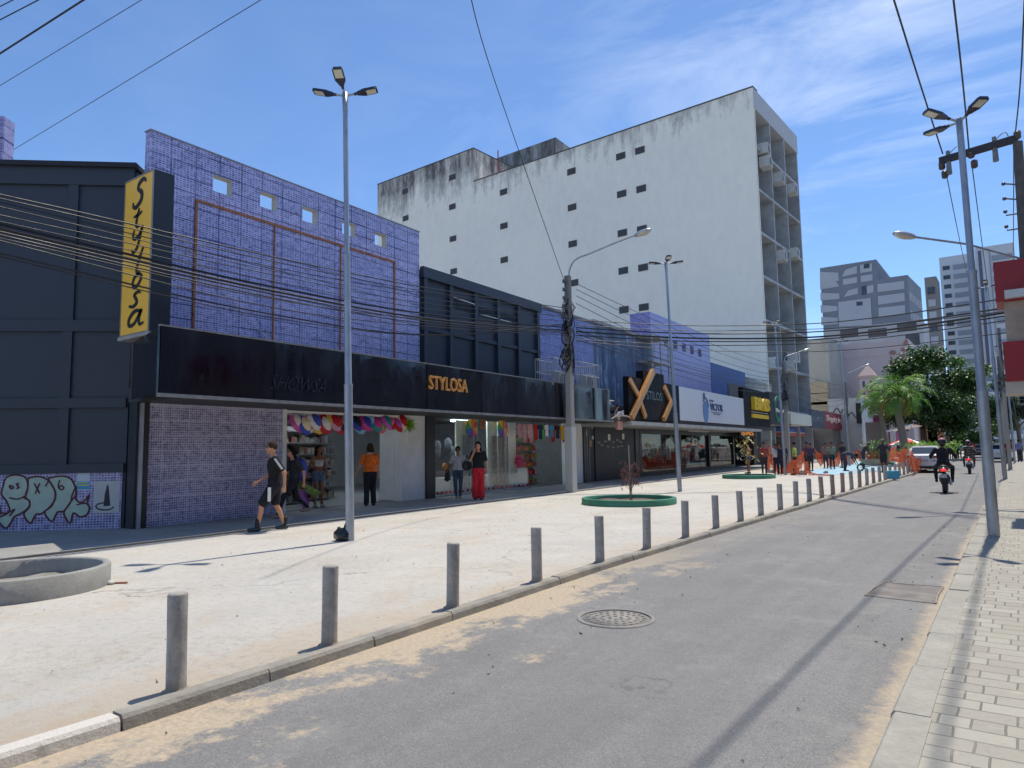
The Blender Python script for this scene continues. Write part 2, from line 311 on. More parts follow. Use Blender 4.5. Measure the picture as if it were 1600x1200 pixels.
def XL(y): return -4.25 - min(max(y-1.5, 0)*.034, .235)          # kerb face, left
def XR(y): return -.67 - min(max(y, 0)*.0055, .12)               # kerb face, right
YS = [-30, -10, -4, 0]+[.5*i for i in range(1, 60)]+[30+2.5*i for i in range(10)]+[60, 80, 110, 150, 200, 300, 420]
def strip(fa, fb, z0, z1=None, ys=YS):
    mb = MB(); vs = []
    for y in ys: vs += [(fa(y), y, z0), (fb(y), y, z1 if z1 is not None else z0)]
    mb.add(vs, [(2*i, 2*i+1, 2*i+3, 2*i+2) for i in range(len(ys)-1)]); return mb
earth = mat('dusty_ground', (.3, .28, .25), .95, 0, .2, .05, .1)
gm = MB(); gm.add([(-900, -400, -.16), (900, -400, -.16), (900, 1200, -.16), (-900, 1200, -.16)], [(0, 1, 2, 3)]); struct('ground', gm, earth)
struct('road', strip(lambda y: XL(y)-.02, lambda y: XR(y)+.02, ZR), road_mat())
struct('plaza', strip(lambda y: -12.05-.035*y if y < 95 else -15.4, lambda y: XL(y)-.13, 0), plaza_mat())
side_m = mat('shop_pavement_concrete', (.33, .32, .30), .9, 0, .2, 1.4, .3, fine=30)
struct('shop_pavement', strip(lambda y: -30, lambda y: -12.05-.035*y if y < 95 else -15.4, .035), side_m)
struct('pavement_edge', strip(lambda y: -12.05-.035*y if y < 95 else -15.4, lambda y: -12.05-.035*y if y < 95 else -15.4, .035, -.01), mat('pavement_edge', (.2, .18, .15), .9))
pv = struct('pavement', strip(lambda y: XR(y)+.2, lambda y: 9, .012), paver_mat())
# kerb stones: one swept body per side with chipped joints
def kerb(fx, sgn, h, wd, y0, name):
    mb = MB(); y = y0
    while y < 330:
        L_ = 1.0 if y < 60 else 8; j = random.uniform(-.006, .006); hh = h+random.uniform(-.006, .006); a, b_ = y+.006, y+L_-.006
        pts = []
        for yy in (a, b_):
            x = fx(yy)+j; pts.append([(x, yy, ZR-.03), (x-sgn*.012, yy, hh-.022), (x-sgn*.03, yy, hh), (x-sgn*wd, yy, hh), (x-sgn*wd, yy, ZR-.03)])
        vs = pts[0]+pts[1]; n = 5
        fs = [(i, (i+1) % n, (i+1) % n+n, i+n) for i in range(n)]+[tuple(range(n))[::-1], tuple(range(n, 2*n))]
        if sgn > 0: fs = [f[::-1] for f in fs]
        mb.add(vs, fs); y += L_
    return tag(mb.build(name, kerb_mat(), rec=False), kind='structure')
kerb(XL, 1, .012, .14, -5.98, 'kerb')
kr = kerb(XR, -1, .014, .205, -5.5, 'kerb'); kr.data.materials[0] = mat('pale_kerb', (.37, .355, .31), .9, 0, .22, 2, .4, fine=30)
# old square patch with a sunken cover in the road
pm = mat('patched_asphalt', (.24, .22, .20), .9, 0, .45, 5, .8, fine=20)
a, b_, c_, d_ = gp(1352, 931, ZR), gp(1382, 911, ZR), gp(1474, 918, ZR), gp(1462, 944, ZR)
mb = MB(); mb.xpoly([(a.x, a.y), (b_.x, b_.y), (c_.x, c_.y), (d_.x, d_.y)], ZR-.02, ZR+.006); dc = tag(mb.build('drain_cover', pm), 'sunken square patch of rough grey concrete in the asphalt near the right kerb', 'drain cover')
rim = MB()
for p, q in ((a, b_), (b_, c_), (c_, d_)):
    rim.tube([p+Vector((0, 0, .006)), (p+q)/2+Vector((random.uniform(-.02, .02), random.uniform(-.02, .02), .006)), q+Vector((0, 0, .006))], .010, 5)
rim.build('rim', mat('chipped_cement', (.34, .30, .25), .95, 0, .3, 8, .6), dc)
mh = gp(962, 967, ZR); mb = MB()
prof = [(0, 0), (0, .008)]
mhm = mat('worn_manhole_iron', (.29, .27, .245), .8, .1, .3, 9, .6)
mb.lathe([(.0001, .007), (.30, .007), (.30, -.01)], mh, 36)
man = mb.build('manhole_cover', mhm); tag(man, 'round rusty iron manhole cover set in the middle of the asphalt', 'manhole cover')
rb = MB(); rb.lathe([(.325, .004), (.325, .013), (.355, .013), (.36, .002)], mh, 36)
rb.build('ring', mat('manhole_ring', (.28, .265, .25), .8, .2, .3), man)
kn = MB()
for r0, nn in ((.06, 6), (.13, 12), (.2, 18), (.26, 24)):
    for k in range(nn):
        t = 2*math.pi*k/nn; q = mh+Vector((math.cos(t)*r0, math.sin(t)*r0, .007)); kn.box(q.x-.012, q.x+.012, q.y-.012, q.y+.012, q.z, q.z+.006)
kn.build('stud_pattern', mhm, man)
# small litter and stones
grit = MB()
for i in range(420):
    if random.random() < .6: x = random.uniform(-11.5, -4.7); y = random.uniform(.5, 22); z = 0
    else: x = random.choice((random.uniform(-4.3, -3.0), random.uniform(-1.3, -.8))); y = random.uniform(1.5, 16); z = ZR
    s_ = random.choice((.006, .008, .012, .018)); q = [(x+random.uniform(-s_, s_), y+random.uniform(-s_, s_), z+random.uniform(0, s_*1.4)) for _ in range(4)]
    grit.add(q+[(x, y, z+s_)], [(0, 1, 4), (1, 2, 4), (2, 3, 4), (3, 0, 4)])
tag(grit.build('grit', mat('grit', (.16, .13, .1), .9, 0, .6, 30), rec=False), 'scattered dark grit and stone crumbs on the concrete and sand', 'grit', kind='stuff')
# =====================================================================  LETTERING
def text_mb(s, P, s0, s1, z0, z1, d, ext=.02, shear=0, offset=0, depth0=0, font_scale=None):
    """solid letters filling the rectangle (s0..s1, z0..z1) of plane P, standing off it by d"""
    cu = bpy.data.curves.new('lettering', 'FONT'); cu.body = s; cu.size = 1; cu.shear = shear; cu.offset = offset; cu.resolution_u = 2
    o = bpy.data.objects.new('lettering', cu); C.objects.link(o); bpy.context.view_layer.update()
    me = bpy.data.meshes.new_from_object(o.evaluated_get(bpy.context.evaluated_depsgraph_get()))
    vs = [v.co.copy() for v in me.vertices]; fs = [tuple(p.vertices) for p in me.polygons]; bpy.data.objects.remove(o); bpy.data.curves.remove(cu)
    mb = MB()
    if not vs: return mb
    xa, xb = min(v.x for v in vs), max(v.x for v in vs); ya, yb = min(v.y for v in vs), max(v.y for v in vs)
    def tr(v, dd): return P.w(s0+(v.x-xa)/(xb-xa)*(s1-s0), z0+(v.y-ya)/max(1e-6, yb-ya)*(z1-z0), d+dd)
    mb.add([tr(v, ext) for v in vs], fs)
    ed = {}
    for f in fs:
        for i in range(len(f)):
            k = (f[i], f[(i+1) % len(f)]); ed[k] = 1
    side = [k for k in ed if (k[1], k[0]) not in ed]
    for a, b in side: mb.add([tr(vs[b], ext), tr(vs[a], ext), tr(vs[a], -depth0), tr(vs[b], -depth0)], [(0, 1, 2, 3)])
    me_ = me; bpy.data.meshes.remove(me_)
    return mb
def ribbon(mb, P, pts, wd, d, th=.006):
    """a brush stroke: pts (s,z[,w]) joined to a flat raised band"""
    n = len(pts); Lf = []; Rt = []
    for i in range(n):
        a = Vector(pts[max(i-1, 0)][:2]); b = Vector(pts[min(i+1, n-1)][:2]); t = (b-a).normalized() if (b-a).length else Vector((1, 0)); q = Vector((-t.y, t.x)); ww = (pts[i][2] if len(pts[i]) > 2 else 1)*wd/2
        c = Vector(pts[i][:2]); Lf.append(c+q*ww); Rt.append(c-q*ww)
    vs = [P.w(a.x, a.y, d+th) for a in Lf]+[P.w(a.x, a.y, d+th) for a in Rt]+[P.w(a.x, a.y, d) for a in Lf]+[P.w(a.x, a.y, d) for a in Rt]
    fs = []
    for i in range(n-1): fs += [(i, i+n, i+n+1, i+1), (i, i+1, i+1+2*n, i+2*n), (i+n, i+3*n, i+3*n+1, i+n+1)]
    mb.add(vs, fs); return mb
def smooth_pts(pts, k=4):
    """Catmull-Rom through pts"""
    o = []; n = len(pts)
    for i in range(n-1):
        p0, p1, p2, p3 = [pts[j] for j in (max(i-1, 0), i, i+1, min(i+2, n-1))]
        for t in range(k):
            u = t/k; o.append(tuple(.5*((2*p1[c])+(-p0[c]+p2[c])*u+(2*p0[c]-5*p1[c]+4*p2[c]-p3[c])*u*u+(-p0[c]+3*p1[c]-3*p2[c]+p3[c])*u**3) for c in range(len(p1))))
    o.append(tuple(pts[-1])); return o
# =====================================================================  LEFT SIDE BUILDINGS
ORD = ['nearest', 'second', 'third', 'fourth', 'fifth', 'sixth', 'seventh', 'eighth', 'ninth', 'tenth', 'eleventh', 'twelfth', 'thirteenth', 'fourteenth', 'fifteenth', 'sixteenth', 'seventeenth', 'eighteenth', 'nineteenth', 'twentieth', 'twenty-first', 'twenty-second', 'twenty-third', 'twenty-fourth', 'twenty-fifth', 'twenty-sixth', 'twenty-seventh', 'twenty-eighth', 'twenty-ninth', 'thirtieth']
tile_up = tile_mat('violet_tile_wall', srgb(168, 163, 226), srgb(76, 69, 152), srgb(208, 205, 236), .085, .05, .011, .62, srgb(20, 14, 80), .95, .42)
tile_low = tile_mat('blue_mosaic_wall', srgb(162, 155, 206), srgb(66, 60, 128), srgb(218, 213, 226), .052, .052, .0075, .62, srgb(205, 202, 220), .7, .4)
tile_g = tile_mat('low_wall_mosaic', srgb(136, 130, 196), srgb(54, 48, 122), srgb(196, 192, 216), .06, .052, .0085, .62, srgb(205, 202, 220), .7, .4, (.752, .66))
tile_blue = tile_mat('blue_tile_wall', srgb(112, 116, 200), srgb(62, 64, 140), srgb(150, 152, 205), .1, .1, .012, .7, srgb(46, 42, 110), .7)
tile_lilac = tile_mat('lilac_tile_wall', srgb(142, 136, 196), srgb(112, 104, 172), srgb(160, 156, 205), .12, .1, .014, .9, srgb(112, 106, 172), .4, .3)
rust = mat('rusty_iron', (.36, .15, .075), .85, .1, .5, 8, .3)
def S(px, py, d=0): return F.at(px, py, d)
# -------- dark corner building, far left
G = Plane(gp(0, 833), gp(193, 828)); gs = G.at(205, 500)[0]
dk = thing('corner_shop_building', 'tall charcoal corner building with blank panelled wall and low mosaic base at the left', 'building', (G.w(-1, 0)))
mb = MB(); mb.pbox(G, -9, gs, 0, 7.62, -.5, 0); c1 = G.w(gs, 0); q = F.w(-.25, 0)
mb.build('wall', charcoal, dk)
mb = MB()
for z0, z1 in ((7.28, 7.66), (4.12, 4.36), (2.52, 2.72), (1.18, 1.36)): mb.pbox(G, -9, gs-.02, z0, z1, 0, .07)
for px in (-330, -110, 108): 
    a = G.at(px, 500)[0]; mb.pbox(G, a-.1, a+.1, 1.36, 7.28, 0, .055)
mb.build('framing_ribs', charcoal, dk)
mb = MB(); mb.pbox(G, -9, gs+.05, 7.66, 7.76, -.5, .16); mb.build('cornice', mat('weathered_cornice', (.02, .024, .034), .8, 0, .5, 6, .4), dk)
mb = MB(); mb.pbox(G, -9, gs-.05, 0, 1.19, 0, .03); base = mb.build('tiled_base', tile_g, dk)
# the tile pier seen above the roofline, back from the street
a0 = G.at(-60, 200, -.9); a1 = G.at(5.5, 200, -.9); mb = MB(); mb.pbox(G, a0[0]-3, a1[0], 7.62, G.at(4, 181, -.9)[1], -1.3, -.9); mb.build('roof_pier', tile_up, dk)
# graffiti, sticker and poster on the low wall
Gp = lambda x, y: G.at(x, y, .03)
def gpoly(pts): return [Gp(x/4, 560+y/4) for x, y in pts]
gf = MB()
mint = mat('mint_spray_paint', (.42, .52, .42), .7, 0, .15, 5, .05); maroon = mat('maroon_spray_paint', (.09, .012, .02), .6, 0, .2)
blobs = [[(-260, 740), (-120, 730), (-60, 800), (-80, 880), (-20, 900), (0, 960), (-60, 1040), (-160, 990), (-250, 1000)],
 [(20, 800), (40, 745), (100, 728), (160, 745), (175, 800), (165, 850), (150, 870), (185, 890), (180, 930), (130, 970), (90, 990), (60, 1040), (35, 1060), (0, 1030), (-20, 1000), (60, 960), (40, 890), (10, 850)],
 [(175, 750), (240, 738), (300, 760), (340, 820), (345, 870), (320, 920), (260, 970), (225, 975), (190, 1030), (150, 975), (185, 930), (183, 890), (160, 865), (176, 800)],
 [(300, 750), (380, 735), (440, 750), (470, 800), (475, 850), (440, 900), (400, 955), (360, 960), (325, 1020), (280, 962), (322, 925), (348, 870), (342, 820)],
 [(450, 860), (478, 800), (475, 880), (520, 900), (560, 850), (545, 905), (560, 930), (545, 975), (500, 990), (460, 965), (438, 1030), (400, 965), (440, 905)]]
for i, b_ in enumerate(blobs): gf.prism(gpoly(b_), G, .03, .034+.0006*i)
gr = gf.build('graffiti_fill', mint, base)
gl = MB()
for i, b_ in enumerate(blobs):
    p = smooth_pts(gpoly(b_)+gpoly(b_[:1]), 3); ribbon(gl, G, p, .035, .036+.0006*i, .002)
for st in ([(70, 790), (60, 800), (72, 815), (85, 808), (80, 798), (66, 803)], [(100, 785), (118, 783), (108, 797), (122, 806), (104, 815)], [(215, 780), (250, 845)], [(250, 780), (222, 845)], [(285, 800), (310, 760)], [(375, 760), (365, 800), (385, 822), (400, 808), (385, 795), (370, 805)], [(60, 870), (110, 880), (155, 862)], [(0, 965), (50, 965), (95, 940), (60, 985)], [(480, 915), (520, 905), (550, 910)]):
    ribbon(gl, G, smooth_pts(gpoly(st), 3), .03, .04, .002)
gl.build('graffiti_outline', maroon, base)
A_ = Gp(147, 752); B_ = Gp(186, 801); mb = MB(); mb.pbox(G, A_[0], B_[0], B_[1], A_[1], .03, .034)
ps = mb.build('wall_poster', mat('poster_paper', (.50, .50, .49), .8, 0, .1, 6, .1)); tag(ps, 'pale paper poster with a black stencilled obelisk pasted on the low mosaic wall', 'poster')
mb = MB(); mb.prism(gpoly([(672, 785), (655, 850), (648, 925), (690, 920), (684, 850), (680, 800)]), G, .034, .036)
ell_ = [(610+50+55*math.cos(t)-5, 925+22*math.sin(t)) for t in [2*math.pi*k/22 for k in range(19)]]
ribbon(mb, G, gpoly(ell_), .028, .0345, .002); mb.build('stencil_drawing', mat('black_stencil', (.03, .035, .04), .7), ps)
A_ = Gp(121, 739); B_ = Gp(140, 766); zm = A_[1]-(A_[1]-B_[1])*.48; mb = MB(); mb.pbox(G, A_[0], B_[0], B_[1], A_[1], .03, .033)
st = mb.build('wall_sticker', mat('sticker_white', (.55, .6, .66), .6, 0, .05)); tag(st, 'small blue and yellow striped sticker stuck above the mint graffiti', 'sticker')
mb = MB(); mb.pbox(G, A_[0]+.005, B_[0]-.005, B_[1]+.02, zm, .033, .035); mb.build('blue_field', mat('sticker_blue', (.05, .32, .55), .6, 0, .1), st)
mb = MB(); mb.pbox(G, A_[0]+.02, B_[0]-.02, B_[1]+.09, B_[1]+.12, .035, .0365); mb.pbox(G, A_[0]+.02, B_[0]-.02, B_[1]+.15, B_[1]+.17, .035, .0365); mb.build('yellow_stripe', mat('sticker_yellow', (.6, .55, .12), .6), st)
# -------- main shop: ground floor box, canopy, storefront
sL = -.28; SB0 = S(228, 700)[0]; CAN0 = .10   # CAN0: canopy underside offset
ZC0, ZC1 = 2.60, 3.83                          # canopy underside / top at the street edge
shop = thing('party_goods_shop', 'long single-storey party goods shop with glossy black canopy front and open doorways', 'shop building', F.w(8, 0))
s_door0, s_door1 = S(447, 700)[0], S(628, 700)[0]; s_pil0, s_pil1 = S(664, 700)[0], S(678, 700)[0]
s_g1 = S(826, 700)[0]; s_d2 = S(884, 700)[0]; s_end = S(912, 700)[0]; s_shut0, s_shut1 = S(930, 700)[0], S(992, 700)[0]
ZL = 2.62
mb = MB()
mb.pbox(F, SB0, s_door0-.12, 0, ZL, -.25, 0); mb.build('mosaic_wall', tile_low, shop)
for q0, q1, d_ in ((sL, SB0, .10), (s_pil0, s_pil1, .06), (s_end-.1, s_end+.18, .06), (s_shut1, s_shut1+.5, .04)):
    mb = MB(); mb.pbox(F, q0, q1, 0, ZL-.003, -.2, d_); mb.build('pillar', blackpaint, shop)
mb = MB(); mb.pbox(F, sL+.05, sL+.12, 0, ZC0, .1, .16); mb.build('downpipe', galv, shop)
for bxs in (((s_door0-.12, s_door0, 0, ZL, -.4, .02),), ((s_door1, s_pil0, 0, ZL, -.3, .0), (s_door1-.02, s_door1, 0, ZL, -.9, -.298)), ((s_d2, s_end-.1, 0, ZL, -.2, 0),), ((s_door0, s_door1, 2.54, 2.60, -.3, 0),)):
    mb = MB(); [mb.pbox(F, *q) for q in bxs]; mb.build('white_door_reveal', mat('white_reveal', (.72, .72, .72), .6, 0, .12, 2, .05), shop)
mb = MB(); mb.pbox(F, sL, 45, ZL-.002, ZL+.30, -.3, MD-.12); 
mb.build('canopy_soffit', mat('soffit_dark', (.05, .05, .055), .7, 0, .3), shop)
# canopy fascia: glossy panels, slightly out of true so that reflections break up
CE = S(952, 620, MD)[0]
mb = MB(); c0 = S(250, 560, MD)[0]; x = c0; k = 0
bk = F.w(sL-.12, 0); 
while x < CE-.05:
    wdt = 2.44; e = min(x+wdt, CE); j0 = .012*math.sin(k*2.1); j1 = .012*math.cos(k*1.7)
    nseg = 8
    vs = []
    for i in range(nseg+1):
        a = x+(e-x-.008)*i/nseg
        for z_, jj in ((ZC0+.02, j0), ((ZC0+ZC1)/2, .006*math.sin(i*1.3+k)), (ZC1, j1)):
            vs.append(F.w(a, z_, MD+jj+.010*math.sin(i*.9+k*1.9)))
    fs = [(i*3+r, i*3+3+r, i*3+4+r, i*3+1+r) for i in range(nseg) for r in range(2)]
    mb.add(vs, fs, True); x = e; k += 1
mb.build('canopy_fascia', blackgloss, shop)
mb = MB(); mb.pbox(F, c0, CE, ZC0-.0, ZC1+.04, MD-.10, MD-.03)
e0 = F.w(c0, 0, MD-.01); e1 = F.w(sL-.15, 0, .15)
mb.add([(e1.x, e1.y, ZC0+.05), (e0.x, e0.y, ZC0+.02), (e0.x, e0.y, ZC1), (e1.x, e1.y, ZC1)], [(0, 1, 2, 3)])
mb.add([F.w(c0, ZC1, MD), F.w(CE, ZC1, MD), F.w(CE, ZC1, 0), F.w(sL-.1, ZC1, 0)], [(0, 1, 2, 3)])
mb.build('canopy_end', blackgloss, shop)
mb = MB(); mb.pbox(F, c0-.02, CE+.3, ZC0-.045, ZC0+.02, MD-.05, MD+.03); mb.pbox(F, c0-.02, CE, ZC1, ZC1+.03, MD-.06, MD+.02)
mb.build('canopy_trim', mat('grey_edge_trim', (.20, .20, .2), .7, 0, .4, 6, .3), shop)
A_ = S(669, 589, MD); B_ = S(729, 613, MD)
gold = mat('gold_letters', srgb(226, 160, 84), .35, .25, .12)
text_mb('STYLOSA', F, A_[0], B_[0], S(700, 611, MD)[1], S(700, 590, MD)[1], MD+.03, .03, 0, .004, .03).build('gold_lettering', gold, shop)
# faded outline of an older name left on the panels
fade = mat('ghost_lettering', (.013, .015, .022), .35, 0, .2)
A_ = S(420, 600, MD); B_ = S(508, 600, MD); text_mb('SHOWSA', F, A_[0], B_[0], S(460, 611, MD)[1], S(460, 588, MD)[1], MD+.026, .001, .5, -.02).build('faded_lettering', fade, shop)
# interior room
mb = MB(); w0, w1 = SB0+.3, s_end
for (a, b2, z0, z1, d0, d1) in ((w0, w1, .04, .05, -9, -.3), (w0, w1, 2.9, 2.95, -9, -.3), (w0, w1, 0, 2.9, -9.1, -9), (w0-.1, w0, 0, 2.9, -9, -.3), (w1, w1+.1, 0, 2.9, -9, -.3)): mb.pbox(F, a, b2, z0, z1, d0, d1)
mb.build('interior', mat('shop_interior_grey', (.2, .2, .21), .6, 0, .2), shop)
for i, (a, dd) in enumerate(((s_pil1+2.6, -.9), (s_pil1+4.4, -.9), (s_door0+1.2, -1.6), (s_d2-1.4, -1.6), (s_pil1+.3, -1.8), (s_pil1+.3, -2.6), (s_pil1+.3, -3.4), (s_door0+1.5, -5), (s_d2-1.5, -5))):  # tubes near the glass and just inside the doorways added to brighten the goods
    mb = MB(); mb.pbox(F, a, a+1.2, 2.83, 2.86, dd, dd+.09); o = mb.build('fluorescent_tube', mat('tube_glow', (.75, .9, 1), .5, 0, 0, 1, 0, (1, 1, 1), 42.0))
    tag(o, 'lit white fluorescent tube '+['added behind the middle of the display glass to brighten it', 'added behind the right end of the display glass for brightness', 'added just inside the first doorway to brighten it', 'added just inside the second doorway to brighten it', 'at the left of the window, nearest', 'at the left of the window, middle one', 'at the left of the window, deepest', 'deep inside the first doorway', 'deep inside the second doorway'][i], 'ceiling light', 'fluorescent tubes inside the party goods shop')
# display window
GZ0, GZ1 = .10, 2.60
glass = glass_mat('display_glass', (.93, .97, .96), .13)
mb = MB(); mb.pane(F, s_pil1, s_g1, GZ0, GZ1, -.02); mb.build('display_window', glass, shop)
mb = MB(); mb.pbox(F, s_pil1, s_g1, 0, GZ0, -.1, .0); 
for a in (s_pil1+.42*(s_g1-s_pil1), s_pil1+.72*(s_g1-s_pil1)): mb.pbox(F, a-.006, a+.006, GZ0, GZ1, -.025, -.003)
mb.build('window_sill', mat('pale_sill', (.4, .4, .4), .6), shop)
# window panels behind the glass
Wd = -.55
def WQ(px, py, d=Wd): return F.at(px, py, d)
wp = mat('cream_display_panel', (.75, .76, .68), .6, 0, .06)
mb = MB()
for x0, x1 in ((713, 742), (762, 776), (779, 806)):
    mb.pbox(F, WQ(x0, 700)[0], WQ(x1, 700)[0], .1, 2.58, Wd-.06, Wd)
mb.pbox(F, WQ(681, 700)[0], WQ(826, 700)[0], .1, .62, Wd-.3, Wd-.08); mb.build('display_panels', wp, shop)
# storefront merchandise ---------------------------------------------------------------
def ribbon_curtain(s0, s1, z0, z1, d, col, label):
    mb = MB(); n = int((s1-s0)/.018)
    for i in range(n):
        a = s0+(s1-s0)*(i+.5)/n; zz = z0+random.uniform(0, .1); dd = d+random.uniform(-.02, .02); k = random.uniform(.005, .009)
        p = [F.w(a, z1, dd), F.w(a+random.uniform(-.01, .01), (z1+zz)/2, dd), F.w(a+random.uniform(-.012, .012), zz, dd)]
        mb.tube(p, k, 4, True, False)
    o = mb.build('ribbon_curtain', mat(label[:18], col, .25, .6, .3, 20)); return tag(o, label, 'curtain')
ribbon_curtain(WQ(720, 700)[0], WQ(741, 700)[0], .18, 2.05, Wd+.08, (.28, .34, .38), 'silver blue foil ribbon curtain hanging left in the display window')
ribbon_curtain(WQ(766, 700)[0], WQ(791, 700)[0], .18, 2.05, Wd+.08, (.42, .36, .34), 'rosy silver foil ribbon curtain hanging right in the display window')
WHEEL = [srgb(225, 40, 50), srgb(240, 130, 30), srgb(245, 210, 40), srgb(60, 170, 80), srgb(40, 110, 200), srgb(90, 60, 160), srgb(220, 50, 130), srgb(240, 170, 40)]
def pinwheel(px, py, label):
    a, z = WQ(px, py, Wd+.15); t = thing('pinwheel', label, 'decoration', F.w(a, z, Wd+.15), 'rainbow pinwheels in the display window')
    for k in range(8):
        mb = MB(); t0 = math.pi*k/4+.1; r = .34
        p = [(a, z), (a+r*math.cos(t0), z+r*math.sin(t0)), (a+r*math.cos(t0+.42), z+r*math.sin(t0+.42)), (a+r*math.cos(t0+.78), z+r*math.sin(t0+.78))]
        mb.prism(p, F, Wd+.15, Wd+.165+.004*(k % 2)); mb.build('blade', mat('wheel_%d' % k, WHEEL[k], .5, 0, .08), t)
pinwheel(737, 669, 'rainbow paper pinwheel above the silver blue ribbon curtain'); pinwheel(785, 670, 'rainbow paper pinwheel above the rosy ribbon curtain')
a, z = WQ(753, 662, Wd+.1); mb = MB(); mb.pbox(F, a-.27, a+.27, z-.22, z+.4, Wd+.05, Wd+.07)
pn = mb.build('hanging_banner', mat('banner_green', (.02, .2, .08), .6)); tag(pn, 'green banner with orange stripes hanging between the two pinwheels', 'banner')
mb = MB()
for k in range(4): mb.pbox(F, a-.1, a+.24, z-.18+.14*k, z-.09+.14*k, Wd+.07, Wd+.085)
mb.build('stripe', mat('banner_orange', (.75, .12, .03), .6, 0, .25, 12), pn)
# torso mannequin of small size and things behind the glass
def blob(name, label, cat, pts, col, grp=None, rough=.7, parent=None):
    mb = MB()
    for c, r in pts: mb.ell(c, r, 10, 7)
    o = mb.build(name, mat('c_%.2f_%.2f_%.2f' % col, col, rough, 0, .2, 12), parent)
    if not parent: tag(o, label, cat, grp)
    return o
a, z = WQ(811, 716, Wd+.15); c = F.w(a, z, Wd+.15)
dl = blob('doll', 'pink dressed doll standing on the window ledge near the door', 'doll', [(c, (.12, .12, .13)), (c+Vector((0, 0, -.16)), (.17, .17, .12)), (c+Vector((0, 0, -.3)), (.08, .08, .12))], srgb(214, 50, 130))
blob('head', '', '', [(c+Vector((0, 0, .24)), (.085, .085, .1))], srgb(170, 110, 90), parent=dl)
mb = MB(); mb.pbox(F, a-.35, a+.35, .62, z-.38, Wd-.1, Wd+.3); tag(mb.build('display_plinth', wp), 'white plinth under the pink doll', 'plinth')
a, z = WQ(695, 729, Wd+.2); o = blob('balloon', 'small orange balloon inside the display window', 'balloon', [(F.w(a, z, Wd+.2), (.09, .09, .12))], srgb(226, 140, 30)); mb = MB(); mb.tube([F.w(a, z-.12, Wd+.2), F.w(a, .3, Wd+.2)], .004, 4); mb.build('string', white, o)
for i, (px, py, r) in enumerate(((684, 697, .17), (700, 694, .2), (684, 707, .15), (706, 705, .17))):
    a, z = WQ(px, py, -1.6); blob('mask', 'dim grey party mask in the dark left part of the window, '+['upper left', 'upper right', 'lower left', 'lower right'][i], 'mask', [(F.w(a, z, -1.6), (.1, r, r*1.2))], (.10, .11, .13), 'dim masks in the dark part of the window')
for i in range(22):
    px = 684+i*(824-684)/21; a, z = F.at(px, 770-(px-684)*.155+1, -.12); 
    blob('festoon_flower', '%s paper flower, %s from the left along the foot of the display window' % (['red', 'dark plum', 'pale pink'][i % 3], ORD[i] if i else 'first'), 'paper flower', [(F.w(a, .16, -.12), (.05, .07+.02*math.sin(i), .045))], [srgb(200, 40, 50), srgb(120, 40, 70), srgb(220, 90, 90)][i % 3], 'paper flowers along the window foot')
# hats / parasols hung in a row over the first doorway
HC = [(235, 228, 215), (240, 220, 190), (214, 90, 170), (60, 80, 190), (220, 222, 230), (230, 228, 226), (240, 190, 60), (190, 20, 40), (170, 20, 45), (205, 150, 180), (200, 20, 50), (30, 30, 50), (220, 40, 130), (40, 60, 170), (130, 190, 220), (200, 60, 150), (150, 200, 60), (30, 140, 150), (235, 110, 130), (200, 90, 190), (210, 30, 60), (190, 20, 40)]
HN = 'white,cream,magenta,blue,pale grey,off-white,golden,dark red,crimson,dusty pink,red,navy,hot pink,royal blue,light blue,purple pink,lime,teal,salmon,lilac,rose red,scarlet'.split(',')
for i in range(22):
    px = 466+i*(634-466)/21; a, z = F.at(px, 661+3*math.sin(i*1.7), -.06 if i < 20 else .12)
    dd = -.10+.06*(i % 2); t = thing('paper_parasol', '%s paper party parasol, number %s from the left over the doorway' % (HN[i], ['one', 'two', 'three', 'four', 'five', 'six', 'seven', 'eight', 'nine', 'ten', 'eleven', 'twelve', 'thirteen', 'fourteen', 'fifteen', 'sixteen', 'seventeen', 'eighteen', 'nineteen', 'twenty', 'twenty-one', 'twenty-two'][i]), 'parasol', F.w(a, z, dd), 'party parasols hung in a row over the doorway')
    M = (Matrix.Rotation(R_(-30+random.uniform(-15, 15)), 3, 'X') @ Matrix.Rotation(R_(62+random.uniform(-12, 12)), 3, 'Y'))
    mb = MB(); pr = [(.005, .17), (.1, .15), (.2, .09), (.29, 0)]; nn = 10
    mb.lathe(pr, F.w(a, z, dd), nn, False, M); col = srgb(*HC[i]); mb.build('canopy', mat('parasol_%d' % i, col, .6, 0, .12, 8), t)
    col2 = srgb(*HC[(i+2) % 22]); mb = MB(); mb.lathe([(.21, .088), (.292, .004), (.294, -.008), (.215, .08)], F.w(a, z, dd), nn, False, M); mb.build('border', mat('parasol_%d' % ((i+2) % 22), col2, .6, 0, .12, 8), t)
    mb = MB(); mb.tube([F.w(a, z, dd)+M @ Vector((0, 0, .17)), F.w(a, z, dd)+M @ Vector((0, 0, -.22))], .006, 5); mb.build('handle', mat('bamboo', (.45, .38, .25), .6), t)
mb = MB(); mb.tube([F.w(s_door0-.05, 2.50, -.1), F.w(s_door1+.02, 2.50, -.1)], .018, 8); tag(mb.build('hanging_rail', galv), 'thin metal rail across the top of the first doorway', 'rail')
a, z = F.at(641, 664, .12); mb = MB()
for k in range(90):
    t0 = random.uniform(0, 6.28); r = random.uniform(.12, .3); c = F.w(a-.05, z, .12); e = c+Vector((random.uniform(-.15, .15), math.cos(t0)*r, math.sin(t0)*r)); mb.tube([c, (c+e)/2+Vector((0, 0, .02)), e], [.01, .012, .002], 4)
tag(mb.build('feather_boa', mat('lime_feather', (.25, .45, .03), .8, 0, .5, 20)), 'lime green and black feather fan at the right end of the parasol row', 'feather fan')
